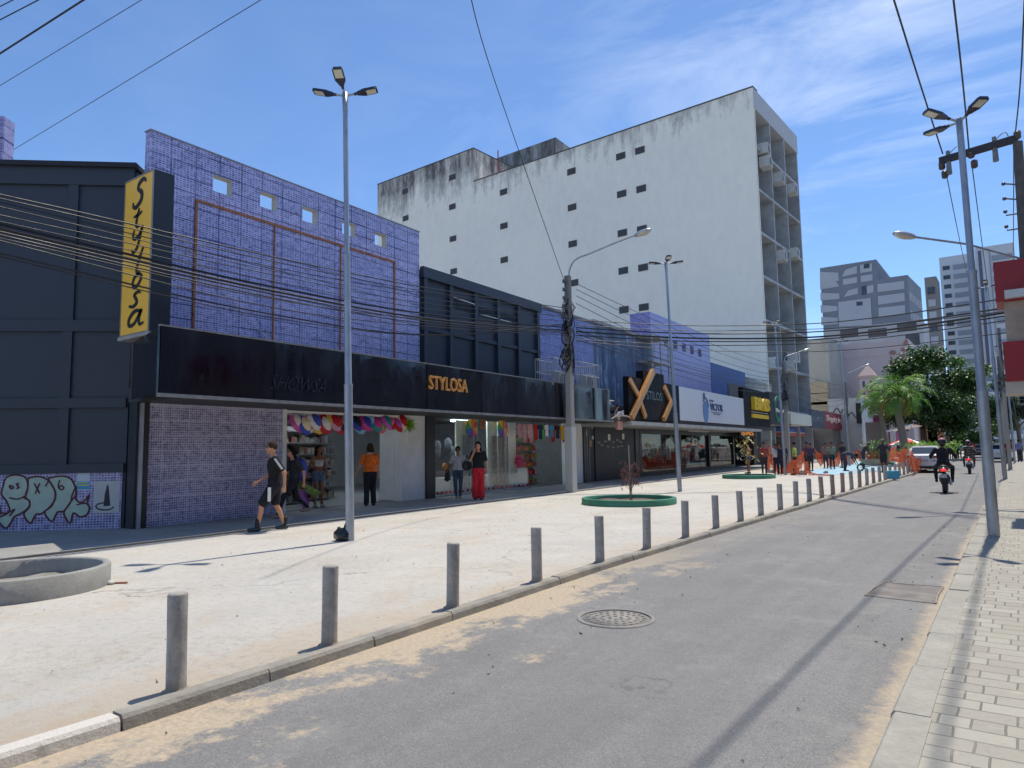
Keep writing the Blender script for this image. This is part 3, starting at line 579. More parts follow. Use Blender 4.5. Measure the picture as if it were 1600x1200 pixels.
# streamers hanging in the doorway and a rack of toys
for nm, px, y0, y1, d in (('streamer', 614, 682, 708, -.8),):
    a, z = F.at(px, y0, d); a2, z2 = F.at(px, y1, d); mb = MB()
    for k in range(14): mb.tube([F.w(a-.2+.03*k, z, d), F.w(a-.2+.03*k, z2+random.uniform(0, .15), d)], .008, 4)
    tag(mb.build('streamer_bunch', mat('red_streamer', (.45, .06, .03), .6, 0, .5, 30)), 'bunch of red and orange streamers hanging at the right of the doorway', 'streamers')
TC = [srgb(220, 200, 60), srgb(210, 70, 60), srgb(60, 90, 190), srgb(230, 120, 60), srgb(90, 170, 90), srgb(220, 80, 150)]
a, z = F.at(610, 733, -.9); rk = thing('toy_rack', 'wire display rack with white tray and toys inside the right of the doorway', 'rack', F.w(a, .05, -.9))
mb = MB(); mb.pbox(F, a-.42, a+.42, z-.02, z+.02, -1.15, -.75)
for q in (a-.4, a+.4): mb.tube([F.w(q, .05, -.9), F.w(q, z, -.9)], .014, 6)
mb.build('rack_frame', white, rk); mb = MB(); mb.pbox(F, a-.42, a+.4, z+.03, z+.22, -1.1, -.8); mb.build('tray_box', mat('tray_print', (.5, .46, .44), .6, 0, .5, 20), rk)
for i in range(26):
    q = a-.36+.72*i/25; zz = random.uniform(.15, z-.25); mb = MB(); c = F.w(q, zz, -.74+.1*random.random()); mb.tube([c, c+Vector((0, random.uniform(-.03, .03), .24))], .014, 5); mb.ell(c+Vector((0, 0, .25)), .035, 6, 5)
    o = mb.build('toy_baton', mat('toy_%d' % (i % 6), TC[i % 6], .5)); tag(o, '%s toy baton on the wire rack, %s from the left' % (['yellow', 'red', 'blue', 'orange', 'green', 'pink'][i % 6], ORD[i] if i else 'first'), 'toy', 'toy batons on the wire rack')
# shelving inside
for (sx0, sx1, dd, nm) in ((s_door0+.7, s_door0+2.3, -1.9, 'left'), (s_door0+2.5, s_door1-.2, -2.6, 'middle'), (s_d2-2.3, s_d2-.2, -1.2, 'right')):
    t = thing('shelf_unit', 'dark shelf unit full of small goods seen %s' % {'left': 'behind the woman in denim shorts', 'middle': 'behind the woman in the orange shirt', 'right': 'through the second doorway'}[nm], 'shelf', F.w(sx0, .05, dd))
    mb = MB(); mb.pbox(F, sx0, sx1, .05, 2.3, dd-.4, dd-.36)
    for k in range(7): mb.pbox(F, sx0, sx1, .1+.34*k, .125+.34*k, dd-.36, dd)
    mb.build('shelves', mat('shelf_grey', (.2, .2, .2), .6), t)
    cols = [(.3, .3, .29), (.2, .07, .05), (.12, .12, .15), (.28, .24, .18)] if nm != 'right' else [(.65, .05, .04), (.65, .2, .04), (.5, .08, .2), (.15, .4, .1)]
    for k, cl in enumerate(cols):
        mb = MB()
        for r in range(6):
            x = sx0+.03
            while x < sx1-.12:
                wd_ = random.uniform(.06, .2)
                if random.random() < .5: mb.pbox(F, x, x+wd_*.85, .13+.34*r, .13+.34*r+random.uniform(.1, .24), dd-.3, dd-.05-random.random()*.1)
                x += wd_*1.05
        tag(mb.build('packed_goods', mat('goods_%s_%d' % (nm, k), cl, .5, 0, .4, 14), t), kind='stuff')
# clothes hung over the second doorway
CL = [(200, 150, 160, 'pale pink'), (206, 160, 166, 'dusty pink'), (215, 170, 175, 'light rose'), (200, 160, 160, 'faded rose'), (190, 30, 40, 'red'), (30, 40, 90, 'navy'), (70, 190, 70, 'green'), (235, 235, 240, 'white'), (60, 150, 210, 'sky blue'), (170, 25, 40, 'dark red'), (30, 30, 50, 'black'), (210, 170, 40, 'yellow'), (180, 30, 50, 'crimson'), (40, 40, 120, 'blue')]
for i, (r, g, b_, nm) in enumerate(CL):
    px = 812+i*(886-812)/13; a, z = F.at(px, 662, .05); t = thing('hanging_costume', '%s carnival costume hung over the second doorway, %s' % (nm, ['first from the left', 'second from the left', 'third from the left', 'fourth from the left', 'fifth from the left', 'sixth from the left', 'seventh from the left', 'eighth from the left', 'seventh from the right', 'sixth from the right', 'fourth from the right by the post', 'third from the right', 'second from the right', 'rightmost'][i]), 'costume', F.w(a, z, .05), 'costumes hung over the second doorway')
    mb = MB(); w_ = .17; h_ = random.uniform(.42, .6)+(.12 if i in (1, 3, 9, 12) else 0); zt = 2.5; dd = .05+.05*(i % 3)
    poly = [(a-w_, zt-.05), (a-w_*.4, zt), (a+w_*.4, zt), (a+w_, zt-.05), (a+w_*1.1, zt-.2), (a+w_*.62, zt-.18), (a+w_*.7, zt-h_), (a+w_*.25, zt-h_-.04), (a, zt-h_+.1), (a-w_*.3, zt-h_-.03), (a-w_*.7, zt-h_), (a-w_*.6, zt-.18), (a-w_*1.1, zt-.2)]
    mb.prism(poly, F, dd, dd+.03); mb.build('garment', mat('garment_%d' % i, srgb(r, g, b_), .8, 0, .25, 12), t)
    mb = MB(); mb.tube([F.w(a, zt, dd+.015), F.w(a, zt+.09, dd+.015)], .006, 4); mb.build('hanger', galv, t)
# shutter shop at the right end under the canopy
mb = MB(); 
for k in range(26): mb.pbox(F, s_shut0, s_shut1, .02+.098*k, .105+.098*k, -.02, -.0); 
mb.pbox(F, s_shut0, s_shut1, 0, ZL, -.06, -.03)
sh = mb.build('roller_shutter', mat('black_shutter', (.02, .022, .026), .45, .2, .25, 3, .1)); tag(sh, 'closed black roller shutter with white scribbles under the end of the canopy', 'shutter')
mb = MB(); sc_ = mat('white_scribble', (.5, .5, .48), .7)
for k, (px, py) in enumerate(((936, 692), (946, 690), (952, 688), (958, 691), (965, 688), (970, 691), (941, 696), (950, 698), (958, 699), (966, 698), (972, 697))):
    a, z = F.at(px, py, .005); ribbon(mb, F, smooth_pts([(a-.15, z-.04), (a-.05, z+.05), (a+.05, z-.03), (a+.16, z+.03)], 3), .028, .003, .003)
mb.build('scribble', sc_, sh)
for k, (px, py) in enumerate(((952, 683), (974, 682))):
    a, z = F.at(px, py, .01); mb = MB(); mb.pbox(F, a-.12, a+.12, z-.14, z+.14, .003, .007); tag(mb.build('paper_notice', white), 'small white paper notice taped on the shutter, %s' % ('left one' if k == 0 else 'right one'), 'notice')
mb = MB(); a0 = s_end+.2; mb.pbox(F, a0, s_shut0-.02, 0, ZL, -.15, -.05); tag(mb.build('meter_panel', mat('dark_meter_panel', (.05, .055, .065), .7, 0, .3)), 'narrow dark wall panel with meters and pipes beside the shutter', 'panel')
mp_ = [o for o in C.objects if o.name == 'meter_panel'][0]
for (px, py, w_, h_, cl) in ((914, 677, .1, .25, (.3, .5, .6)), (924, 684, .13, .16, (.6, .6, .58)), (921, 693, .2, .3, (.35, .22, .12)), (923, 664, .2, .35, (.2, .2, .2))):
    a, z = F.at(px, py, -.05); mb = MB(); mb.pbox(F, a-w_/2, a+w_/2, z-h_/2, z+h_/2, -.05, .03); mb.build('meter_box', mat('meter%d' % px, cl, .6), mp_)
mb = MB()
for a in (a0+.15, a0+.35): mb.tube([F.w(a, 0, 0), F.w(a, 2.5, 0)], .018, 6)
mb.build('pipe', galv, mp_)
# -------- violet tile parapet wall with square openings and rusty frame
s0, z1 = S(236, 208); s1 = S(655, 400)[0]; s0 = -.14; z1 = 8.52; zb = 3.6
tw = thing('tiled_parapet_wall', 'tall violet tiled wall with five square openings above the black canopy', 'wall', F.w(4, zb))
holes = []
for x, y, hw in ((345, 290, 9), (417, 312, 7.5), (482, 334, 6.3), (543, 353, 6), (593, 371, 5.5)):
    a, z = S(x, y, 0); holes.append((a, 7.93))
hs = .25; cuts = [s0]
for a, z in holes: cuts += [a-hs+.05, a+hs+.05]
cuts.append(s1); zh0, zh1 = 6.98, 7.48
zz = [S(345, 302)[1], S(345, 280)[1]]; zh0, zh1 = sum(S(x, y)[1] for x, y in ((345, 304), (417, 326), (482, 347)))/3, sum(S(x, y)[1] for x, y in ((345, 278), (417, 302), (482, 323)))/3
mb = MB(); T = .2
def grid_wall(mb, P, sc_, zc_, hol, d0, d1):
    """wall with real rectangular openings; hol = set of (i,j) cells left open"""
    for i in range(len(sc_)-1):
        for j in range(len(zc_)-1):
            if (i, j) in hol: continue
            a, b, c, d = sc_[i], sc_[i+1], zc_[j], zc_[j+1]; w = P.w
            mb.add([w(a, c, d1), w(b, c, d1), w(b, d, d1), w(a, d, d1)], [(0, 1, 2, 3)]); mb.add([w(a, c, d0), w(b, c, d0), w(b, d, d0), w(a, d, d0)], [(3, 2, 1, 0)])
            for (ii, jj, q) in ((i-1, j, (a, c, a, d)), (i+1, j, (b, c, b, d)), (i, j-1, (a, c, b, c)), (i, j+1, (a, d, b, d))):
                if ii < 0 or jj < 0 or ii >= len(sc_)-1 or jj >= len(zc_)-1 or (ii, jj) in hol:
                    mb.add([w(q[0], q[1], d0), w(q[2], q[3], d0), w(q[2], q[3], d1), w(q[0], q[1], d1)], [(0, 1, 2, 3)])
grid_wall(mb, F, cuts, [zb, zh0, zh1, z1], {(2*k+1, 1) for k in range(5)}, -T, 0)
mb.build('wall', tile_up, tw)
mb = MB()
for a, z in holes:
    a += .05
    mb.pbox(F, a-hs, a+hs, zh1-.012, zh1-.004, -T+.01, -.004); mb.pbox(F, a+hs-.012, a+hs-.004, zh0, zh1-.012, -T+.01, -.004); mb.pbox(F, a-hs, a+hs-.012, zh0+.004, zh0+.012, -T+.01, -.004)
mb.build('opening_reveals', mat('beige_plaster', (.62, .56, .47), .8, 0, .12), tw)
fr = [S(x, y, .03) for x, y in ((302, 520), (306, 316), (618, 407), (617, 560))]
zt = fr[1][1]; fs_ = [fr[0][0], S(429, 400, .03)[0], S(533, 400, .03)[0], fr[3][0]]; zt = (fr[1][1]+fr[2][1])/2
mb = MB()
def lbar(a0, z0, a1, z1_, wd_=.07):
    if abs(a1-a0) < 1e-3: mb.pbox(F, a0-wd_/2, a0+wd_/2, z0, z1_, .004, .035)
    else: mb.pbox(F, a0, a1, z0-wd_/2, z0+wd_/2, .004, .04)
for k, a in enumerate(fs_): lbar(a, zb+.3, a, zt-.035, .055 if k in (0, 3) else .035)
lbar(fs_[0]-.03, zt, fs_[3]+.03, zt, .055)
mb.build('rusty_frame', rust, tw)
mb = MB(); mb.pbox(F, s0-.02, s1+.02, z1, z1+.03, -T-.02, .02); mb.build('coping', mat('coping_grey', (.25, .25, .3), .8), tw)
# -------- vertical sign box
st = Vector(gp(0, 0, 5)) if False else None
def XPL(Y): return Plane((-20, Y), (-19, Y))       # plane facing the camera, s = x+20
sY = F.w(-.62, 0).y
Px = XPL(sY); n_ = Px.n  # n points -Y
a0, zt_ = Px.at(197, 279); a1, zt2 = Px.at(240, 270); b0, zb_ = Px.at(187, 523); b1, zb2 = Px.at(232, 523)
x0 = (a0+b0)/2; x1 = (a1+b1)/2; zt_ = (zt_+zt2)/2; zb_ = (zb_+zb2)/2
sg = thing('vertical_sign', 'tall yellow double-sided sign box with black brush lettering at the wall corner', 'sign', Px.w(x0, zb_, 0))
mb = MB(); mb.pbox(Px, x0, x1, zb_, zt_, -.42, -.012); mb.build('sign_box', blackpaint, sg)
yel = mat('yellow_acrylic', srgb(214, 170, 62), .35, 0, .06, .8, .02, (1, 1, 1), .12)
mb = MB(); mb.pbox(Px, x0+.02, x1-.02, zb_+.03, zt_-.03, -.012, 0); mb.build('yellow_panel', yel, sg)
mb = MB()
for q in ((x0, x0+.02, zb_, zt_), (x1-.02, x1, zb_, zt_)): mb.pbox(Px, *q, -.014, .012)
for q in ((x0+.02, x1-.02, zt_-.03, zt_), (x0+.02, x1-.02, zb_, zb_+.03)): mb.pbox(Px, *q, -.014, .012)
mb.build('frame', mat('sign_frame', (.3, .28, .24), .5, .4), sg); mb = MB(); mb.pbox(Px, x0-.03, x1+.04, zb_-.07, zb_, -.45, .03); mb.build('bottom_tray', mat('sign_tray', (.42, .4, .38), .6, .2, .3), sg)
# brush letters, each in a unit box (x right, y up), stacked
LT = {'S': [[(.92, .86, .6), (.75, 1, 1), (.45, .9, 1.1), (.38, .7, 1), (.62, .52, 1.2), (.62, .25, 1.2), (.3, .04, 1.1), (.08, .08, .9), (.05, .25, .5)]],
 't': [[(.6, 1.1, .7), (.45, .6, 1), (.38, .15, 1), (.5, 0, .8), (.65, .1, .4)], [(.15, .68, .5), (.5, .72, 1), (.85, .85, .5)]],
 'y': [[(.28, .9, .6), (.2, .5, 1), (.35, .32, 1), (.6, .5, .9), (.82, 1, .9)], [(.82, 1, .9), (.66, .4, 1), (.5, -.25, 1), (.25, -.5, .9), (.15, -.3, .5)]],
 'l': [[(.72, 1.15, .7), (.6, .8, 1), (.45, .25, 1), (.45, 0, .8), (.6, .02, .4)]],
 'o': [[(.66, .98, .6), (.4, .8, 1), (.3, .35, 1), (.42, .05, 1), (.65, .3, 1), (.78, .75, 1), (.62, .98, .7), (.5, .8, .5)]],
 's': [[(.85, .88, .5), (.65, .98, .9), (.45, .8, 1), (.55, .55, 1.1), (.62, .25, 1.1), (.4, .02, 1), (.15, .12, .7)]],
 'a': [[(.8, .85, .7), (.5, .9, 1), (.25, .5, 1.1), (.25, .1, 1), (.5, .15, .9), (.82, .9, 1)], [(.84, .95, .9), (.72, .45, 1), (.75, .05, .9), (.95, .12, .4)]]}
mb = MB(); wpx = x1-x0
rows = [('S', 283, 325, .30, .80, 1.15), ('t', 330, 356, .3, .72, 1), ('y', 357, 382, .25, .8, 1), ('l', 396, 428, .2, .95, 1), ('o', 430, 452, .22, .85, 1), ('s', 458, 480, .22, .8, 1), ('a', 485, 510, .15, .88, 1.1)]
for ch, y0, y1, f0, f1, ww in rows:
    fz0 = zt_-(y0-274.5)/(523-274.5)*(zt_-zb_); fz1 = zt_-(y1-274.5)/(523-274.5)*(zt_-zb_)
    for stc in LT[ch]:
        pts = [(x0+wpx*(f0+(f1-f0)*p[0]), fz1+(fz0-fz1)*p[1], p[2]) for p in stc]; ribbon(mb, Px, smooth_pts(pts, 4), .075*ww, .002, .012)
mb.build('brush_lettering', mat('black_letter', (.01, .01, .012), .5), sg)
# -------- dark panelled upper storey
def upper(name, label, cat, x0, x1, zt_, mt, d=0, zb=3.6, T=3.0): 
    a, b = S(x0, 500, d)[0], S(x1, 500, d)[0]; t = thing(name, label, cat, F.w((a+b)/2, zb)); mb = MB(); mb.pbox(F, a, b, zb, zt_, d-T, d); mb.build('wall', mt, t); return t, a, b
t, a, b = upper('panelled_upper_storey', 'charcoal upper storey with vertical ribs and narrow louvres right of the violet tiled wall', 'building', 656.5, 842, 7.33, charcoal)
mb = MB(); 
for px in (662, 702, 741, 776, 808, 838): q = S(px, 500)[0]; mb.pbox(F, q-.09, q+.09, 3.85, 7.2, 0, .11)
mb.pbox(F, a, b, 7.05, 7.4, 0, .15); mb.pbox(F, a, b, 5.35, 5.47, 0, .08); mb.build('ribs', charcoal, t)
mb = MB(); q0, q1 = S(706, 500)[0], S(806, 500)[0]; mb.pbox(F, q0, q1, 6.35, 6.62, .0, .02); mb.build('louvre_opening', black, t)
mb = MB(); x = q0
while x < q1: mb.pbox(F, x, x+.03, 6.35, 6.62, .02, .04); x += .12
mb.build('louvre_bars', charcoal, t)
mb = MB(); mb.tube([F.w(q0, 6.68, .09), F.w(q1-2.6, 6.63, .09)], .018, 6); mb.tube([F.w(q1-2.4, 6.33, .09), F.w(q1, 6.33, .09)], .018, 6); mb.build('bright_pipe', white, t)
# -------- blue tile storey, weathered storey, lilac wall, blue low wall
t, a, b = upper('blue_tiled_storey', 'blue tiled upper storey with mould stained top behind the utility pole', 'building', 842, 925, 7.3, tile_blue)
mb = MB(); mb.pbox(F, a, b, 7.3, 7.42, -.6, .04); mb.build('coping', stain_wall('mouldy_coping', (.35, .34, .36), (.05, .05, .05), 6, 7, .7), t)
wm, nt, bb_ = newmat('peeling_blue_render'); P = pos_vec(nt, (1, 1, .3)); n = nse(nt, P, 1.1, 8, .7); c = mixc(nt, rng(nt, n, .35, .6), (.07, .1, .17), (.17, .22, .32)); c = mixc(nt, rng(nt, nse(nt, P, 2.3, 8, .7), .52, .66), c, (.42, .48, .56)); nt.links.new(c, bb_.inputs['Base Color']); bb_.inputs['Roughness'].default_value = .85
t, a, b = upper('weathered_blue_storey', 'peeling dark blue and white upper storey between the utility pole and the lilac wall', 'building', 925, 1021, 7.35, wm)
mb = MB(); mb.pbox(F, a, b, 7.35, 7.5, -1, .1); mb.build('coping', mat('grey_ledge', (.3, .3, .32), .9, 0, .4, 2, .3), t)
q0, q1 = S(993, 520)[0], S(1020, 520)[0]; mb = MB()
for k in range(3): z = 4.6+k*1.35; mb.pbox(F, q0, q1, z, z+.08, .02, .9); 
for a_ in (q0, (q0+q1)/2, q1-.08): mb.pbox(F, a_, a_+.08, 4.2, 7.3, .82, .9)
mb.build('balcony_cage', mat('beige_cage', (.42, .42, .4), .7, 0, .3), t)
s0l, zl = S(1016, 488); s1l = S(1107, 540)[0]; zl = 9.0
t, a, b = upper('lilac_tiled_wall', 'tall pale lilac tiled wall with small dark holes standing before the white tower', 'wall', 1016, 1107, zl, tile_lilac, 0, 3.4, 1.2)
mb = MB()
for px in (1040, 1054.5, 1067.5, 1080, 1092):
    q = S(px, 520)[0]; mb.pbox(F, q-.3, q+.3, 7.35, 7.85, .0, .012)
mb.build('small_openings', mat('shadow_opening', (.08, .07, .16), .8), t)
t, a, b = upper('low_blue_wall', 'low bright blue painted wall right of the lilac tiles', 'building', 1108, 1160, 7.2, mat('blue_paint', (.07, .14, .36), .7, 0, .3, 2, .2))
q0 = S(1137, 600)[0]; mb = MB(); mb.pbox(F, q0, b, 3.4, 6.1, 0, .05); mb.build('brown_niche', mat('brown_niche', (.16, .14, .13), .8, 0, .4), t)
t, a, b = upper('mouldy_white_block', 'low stained off-white block under the white tower', 'building', 1160, 1200, 6.9, stain_wall('dirty_white', (.5, .5, .48), (.12, .13, .11), 4, 7, .6), -.1)
# AC units in cages on the canopy
def ac_unit(loc, label, w_=.8, h_=.55, dd=.32, grp=None, yaw=None):
    t = thing('air_conditioner', label, 'air conditioner', loc, grp); c = Vector(loc); mb = MB(); u = F.u; n = F.n
    def bx(mb, a, b, z0, z1, d0, d1): mb.hexa([c+u*a+n*d0+Vector((0, 0, z0)), c+u*a+n*d1+Vector((0, 0, z0)), c+u*b+n*d1+Vector((0, 0, z0)), c+u*b+n*d0+Vector((0, 0, z0)), c+u*a+n*d0+Vector((0, 0, z1)), c+u*a+n*d1+Vector((0, 0, z1)), c+u*b+n*d1+Vector((0, 0, z1)), c+u*b+n*d0+Vector((0, 0, z1))])
    bx(mb, -w_/2, w_/2, 0, h_, -dd/2, dd/2); mb.build('casing', mat('ac_casing', (.55, .55, .53), .5, 0, .15), t)
    mb = MB(); q = c+n*(dd/2+.006)+u*(-w_*.12)+Vector((0, 0, h_/2)); M = Matrix((u, Vector((0, 0, 1)), n)).transposed(); mb.lathe([(.001, 0), (h_*.4, 0), (h_*.42, -.01)], q, 20, False, M); mb.build('fan', mat('ac_fan', (.06, .06, .07), .5), t)
    mb = MB()
    for k in range(9): bx(mb, -w_/2+.03, w_/2-.03, .04+k*h_/9.5, .055+k*h_/9.5, dd/2+.012, dd/2+.022)
    mb.build('grille', mat('ac_grille', (.4, .4, .4), .5), t); return t
def cage(a0, a1, z0, z1, d0, d1, label):
    mb = MB(); n = 9
    for k in range(n+1):
        a = a0+(a1-a0)*k/n
        for d in (d0, d1): mb.tube([F.w(a, z0, d), F.w(a, z1, d)], .014, 5)
    for z in (z0, (z0+z1)/2, z1):
        for d in (d0, d1): mb.tube([F.w(a0, z, d), F.w(a1, z, d)], .018, 5)
        for a in (a0, a1): mb.tube([F.w(a, z, d0), F.w(a, z, d1)], .018, 5)
    for k in range(5):
        d = d0+(d1-d0)*k/4
        for a in (a0, a1): mb.tube([F.w(a, z0, d), F.w(a, z1, d)], .012, 5)
    return tag(mb.build('security_cage', mat('cage_metal', (.5, .5, .52), .4, .5, .2)), label, 'cage')
a, z = S(876, 587, 1.5); ac_unit(F.w(a, ZC1+.02, 1.5), 'white air conditioner inside the left cage on the canopy'); cage(S(862, 580, 1.8)[0], S(888, 580, 1.8)[0], ZC1+.03, ZC1+1.0, 1.1, 1.9, 'round-topped metal cage on the canopy left of the utility pole')
a, z = S(918, 587, 1.5); ac_unit(F.w(a, ZC1+.02, 1.5), 'white air conditioner inside the right cage on the canopy', .9, .65); cage(S(905, 580, 1.8)[0], S(932, 580, 1.8)[0], ZC1+.03, ZC1+1.05, 1.1, 1.9, 'metal cage on the canopy right of the utility pole')
# =====================================================================  SHOP SIGNS FURTHER ALONG
def Mx(px, py, d=MD): return F.at(px, py, d)
def sign_slab(name, label, x0, x1, yt, yb, m, d=MD, T=.25, xr=None, cat='sign'):
    """sign board on the canopy edge: x0..x1 pixel columns, heights from its left edge rows yt (top) and yb (bottom)"""
    a, b = Mx(x0, 640, d)[0], Mx(x1, 640, d)[0]; z1 = Mx(x0, yt, d)[1]; z0 = Mx(x0, yb, d)[1]
    t = thing(name, label, cat, F.w((a+b)/2, z0, d)); mb = MB(); mb.pbox(F, a, b, z0, z1, d-T, d); mb.build('board', m, t); return t, a, b, z0, z1
# ragged torn end of the long canopy
a, z = Mx(952, 620); b_, _ = Mx(984, 620); tn = thing('torn_canopy_end', 'torn end of the black canopy with crumpled sheets and hanging debris', 'canopy', F.w(a, 2.6, MD))
mb = MB(); 
def crump(mb, a0, a1, z0, z1, d, n=7, amp=.25):
    vs = []; 
    for i in range(n):
        for j in range(n):
            vs.append(F.w(a0+(a1-a0)*i/(n-1), z0+(z1-z0)*j/(n-1)+random.uniform(-.08, .08), d+random.uniform(-amp, amp)))
    mb.add(vs, [(i*n+j, (i+1)*n+j, (i+1)*n+j+1, i*n+j+1) for i in range(n-1) for j in range(n-1)])
crump(mb, a-.3, b_, 2.62, 3.35, MD-.5); mb.build('crumpled_sheet', blackgloss, tn)
mb = MB(); crump(mb, a+.1, b_+.1, 3.35, 3.62, MD-.9, 6, .2); mb.build('bare_metal_flap', mat('bare_metal', (.55, .57, .6), .3, .6, .3), tn)
mb = MB()
for k in range(7): p = F.w(a+.2+random.random()*1.6, 2.65+random.random()*.3, MD-.2+random.random()*.2); mb.tube([p, p+Vector((random.uniform(-.1, .3), random.uniform(-.3, 1.1), random.uniform(-.2, .45)))], .03, 5)
mb.build('broken_lath', mat('pink_grey_lath', (.42, .33, .32), .7, 0, .4), tn)
mb = MB(); a2 = Mx(974, 660)[0]; mb.pbox(F, a2-.35, a2+.15, 2.28, 2.62, MD-.2, MD-.1); mb.build('brick_coloured_piece', mat('brick_pink', (.5, .25, .18), .8), tn)
mb = MB(); mb.pbox(F, Mx(983, 600)[0], Mx(1162, 600)[0]+4, 2.50, 2.66, -.2, MD+.02); slab = tag(mb.build('canopy_slab', mat('pale_slab', (.42, .42, .4), .7, 0, .25, 1.5, .1)), 'pale concrete canopy slab under the X sign and the white shop sign', 'canopy')
# black sign with gold chevrons
blk = mat('matt_black_board', (.006, .007, .010), .6, 0, .2, spec=.15)
t, a, b, z0, z1 = sign_slab('chevron_sign', 'black sign board with large gold X and a gold arrow', 983, 1062, 588, 654, blk, MD+.02)
sx = lambda px: Mx(px, 640, MD+.02)[0]
zq = lambda py, px=1020: Mx(px, py, MD+.02)[1]
mb = MB(); mb.pbox(F, sx(1006), sx(1038), z0, zq(580, 1010), MD-.3, MD+.05); mb.build('raised_block', blk, t)
gd = mat('brushed_gold', srgb(196, 138, 78), .35, .4, .15, 4, .05)
def bar(p, q, w_=.3, d0=MD+.05, d1=MD+.22):
    a_, b2 = Vector(p), Vector(q); tt = (b2-a_).normalized(); nn = Vector((-tt.y, tt.x))*w_/2
    mb.prism([tuple(a_-nn), tuple(b2-nn), tuple(b2+nn), tuple(a_+nn)], F, d0, d1)
mb = MB(); P_ = lambda px, py: F.at(px, py, MD+.1)
bar(P_(985, 653), P_(1019, 580), .27); bar(P_(984, 593), P_(998, 619), .23, MD+.05, MD+.14); bar(P_(998, 619), P_(1009, 652), .23, MD+.05, MD+.14)
mb.build('gold_cross', gd, t); mb = MB(); bar(P_(1038, 604), P_(1048, 627), .26, MD+.05, MD+.14); bar(P_(1048, 627), P_(1036, 655), .26, MD+.055, MD+.2); mb.build('gold_arrow', gd, t)
text_mb('STILOS', F, P_(1012, 620)[0], P_(1036, 620)[0], zq(625), zq(612), MD+.052, .004).build('black_lettering', mat('soft_black_letters', (.03, .033, .045), .2), t)
# white sign
t, a, b, z0, z1 = sign_slab('white_shop_sign', 'long white shop sign with blue emblem and blue lettering', 1058, 1163, 603, 656, mat('white_sign_face', (.60, .62, .68), .4, 0, .04), MD, .2)
bl = mat('blue_letters', srgb(40, 66, 118), .4); bl2 = mat('light_blue_emblem', srgb(88, 130, 184), .4)
q = lambda px, py: F.at(px, py, MD+.01)
text_mb('VICTOR', F, q(1109.5, 636)[0], q(1129, 636)[0], q(1118, 642)[1], q(1118, 631)[1], MD+.004, .03, 0, .02, .004).build('lettering', bl, t)
text_mb('LOJA', F, q(1108.5, 626)[0], q(1115, 626)[0], q(1112, 628.5)[1], q(1112, 624.8)[1], MD+.004, .02, 0, .02, .004).build('small_lettering', bl, t)
mb = MB(); mb.pbox(F, q(1111, 645)[0], q(1128, 645)[0], q(1118, 645)[1], q(1118, 644.2)[1], MD+.002, MD+.02); mb.pbox(F, q(1115, 645)[0], q(1125, 645)[0], q(1118, 648)[1], q(1118, 646.7)[1], MD+.002, MD+.02); mb.build('underline', bl, t)
ea, ez = q(1102.5, 637); mb = MB(); mb.prism([(ea+.42*math.cos(u), ez-.1+(.75 if math.sin(u) < 0 else .45)*math.sin(u)) for u in [2*math.pi*k/20 for k in range(20)]], F, MD+.002, MD+.03); mb.build('emblem_body', bl2, t)
mb = MB(); mb.prism([(ea-.2+.16*math.cos(u), ez+.62+.2*math.sin(u)) for u in [2*math.pi*k/12 for k in range(12)]], F, MD+.002, MD+.03); ribbon(mb, F, smooth_pts([(ea-.42, ez+.3), (ea-.1, ez+.55), (ea+.3, ez+.35), (ea+.45, ez+.05)], 4), .09, MD+.03, .02); mb.build('emblem_loop', bl, t)
# black sign with yellow block letters
t, a, b, z0, z1 = sign_slab('yellow_letter_sign', 'black sign with bulky yellow raised block letters over a yellow bar', 1162, 1203, 605, 664, blk, MD, .3)
yl = mat('yellow_letters', srgb(232, 190, 40), .4, 0, .08)
q = lambda px, py: F.at(px, py, MD+.01)
text_mb('BMS', F, q(1174, 630)[0], q(1198, 630)[0], q(1180, 641)[1], q(1180, 621)[1], MD+.02, .22, 0, .05, .02).build('block_lettering', yl, t)
mb = MB(); mb.pbox(F, q(1174, 645)[0], q(1199, 645)[0], q(1180, 653)[1], q(1180, 647)[1], MD+.003, MD+.1); mb.build('yellow_bar', yl, t)
mb = MB(); mb.pbox(F, q(1174, 645)[0], q(1199, 645)[0], q(1180, 644.3)[1], q(1180, 643.6)[1], MD+.003, MD+.03); mb.build('thin_line', white, t)
# grey corrugated sign with teal C
t, a, b, z0, z1 = sign_slab('teal_letter_sign', 'dark grey ribbed sign with a teal C emblem and white words', 1203, 1235, 612, 662, mat('slate_cladding', (.045, .05, .058), .7, 0, .25, 2, .2, (1, 1, .1)), MD-.2, .3)
tq = lambda px, py: F.at(px, py, MD-.18)
ca, cz = tq(1216, 639); mb = MB(); ribbon(mb, F, [(ca+1.05*math.cos(u)*1.05, cz+.85*math.sin(u)) for u in [R_(40+280*k/24) for k in range(25)]], .34, MD-.195, .06); mb.build('emblem', mat('teal_paint', srgb(30, 120, 104), .5), t)
text_mb('Mundo Center', F, tq(1211, 640)[0], tq(1233, 640)[0], tq(1220, 645)[1], tq(1220, 639.5)[1], MD-.13, .05, 0, .01, .05).build('lettering', white, t)
t, a, b, z0, z1 = sign_slab('blank_box_sign', 'blank cream white box sign projecting over the pavement', 1235, 1267, 643.5, 662, mat('cream_box', (.58, .59, .53), .6, 0, .1), MD, 3.0)
t, a, b, z0, z1 = sign_slab('navy_sign', 'faded navy sign board with pale letters left of the red sign', 1267, 1288, 639, 668, mat('faded_navy', (.055, .07, .11), .6, 0, .2), MD, .2)
q = lambda px, py: F.at(px, py, MD+.01); text_mb('EXIL', F, q(1270, 650)[0], q(1286, 650)[0], q(1278, 659)[1], q(1278, 652)[1], MD+.003, .03, 0, 0, .003).build('lettering', mat('grey_blue_letters', (.14, .18, .24), .6), t)
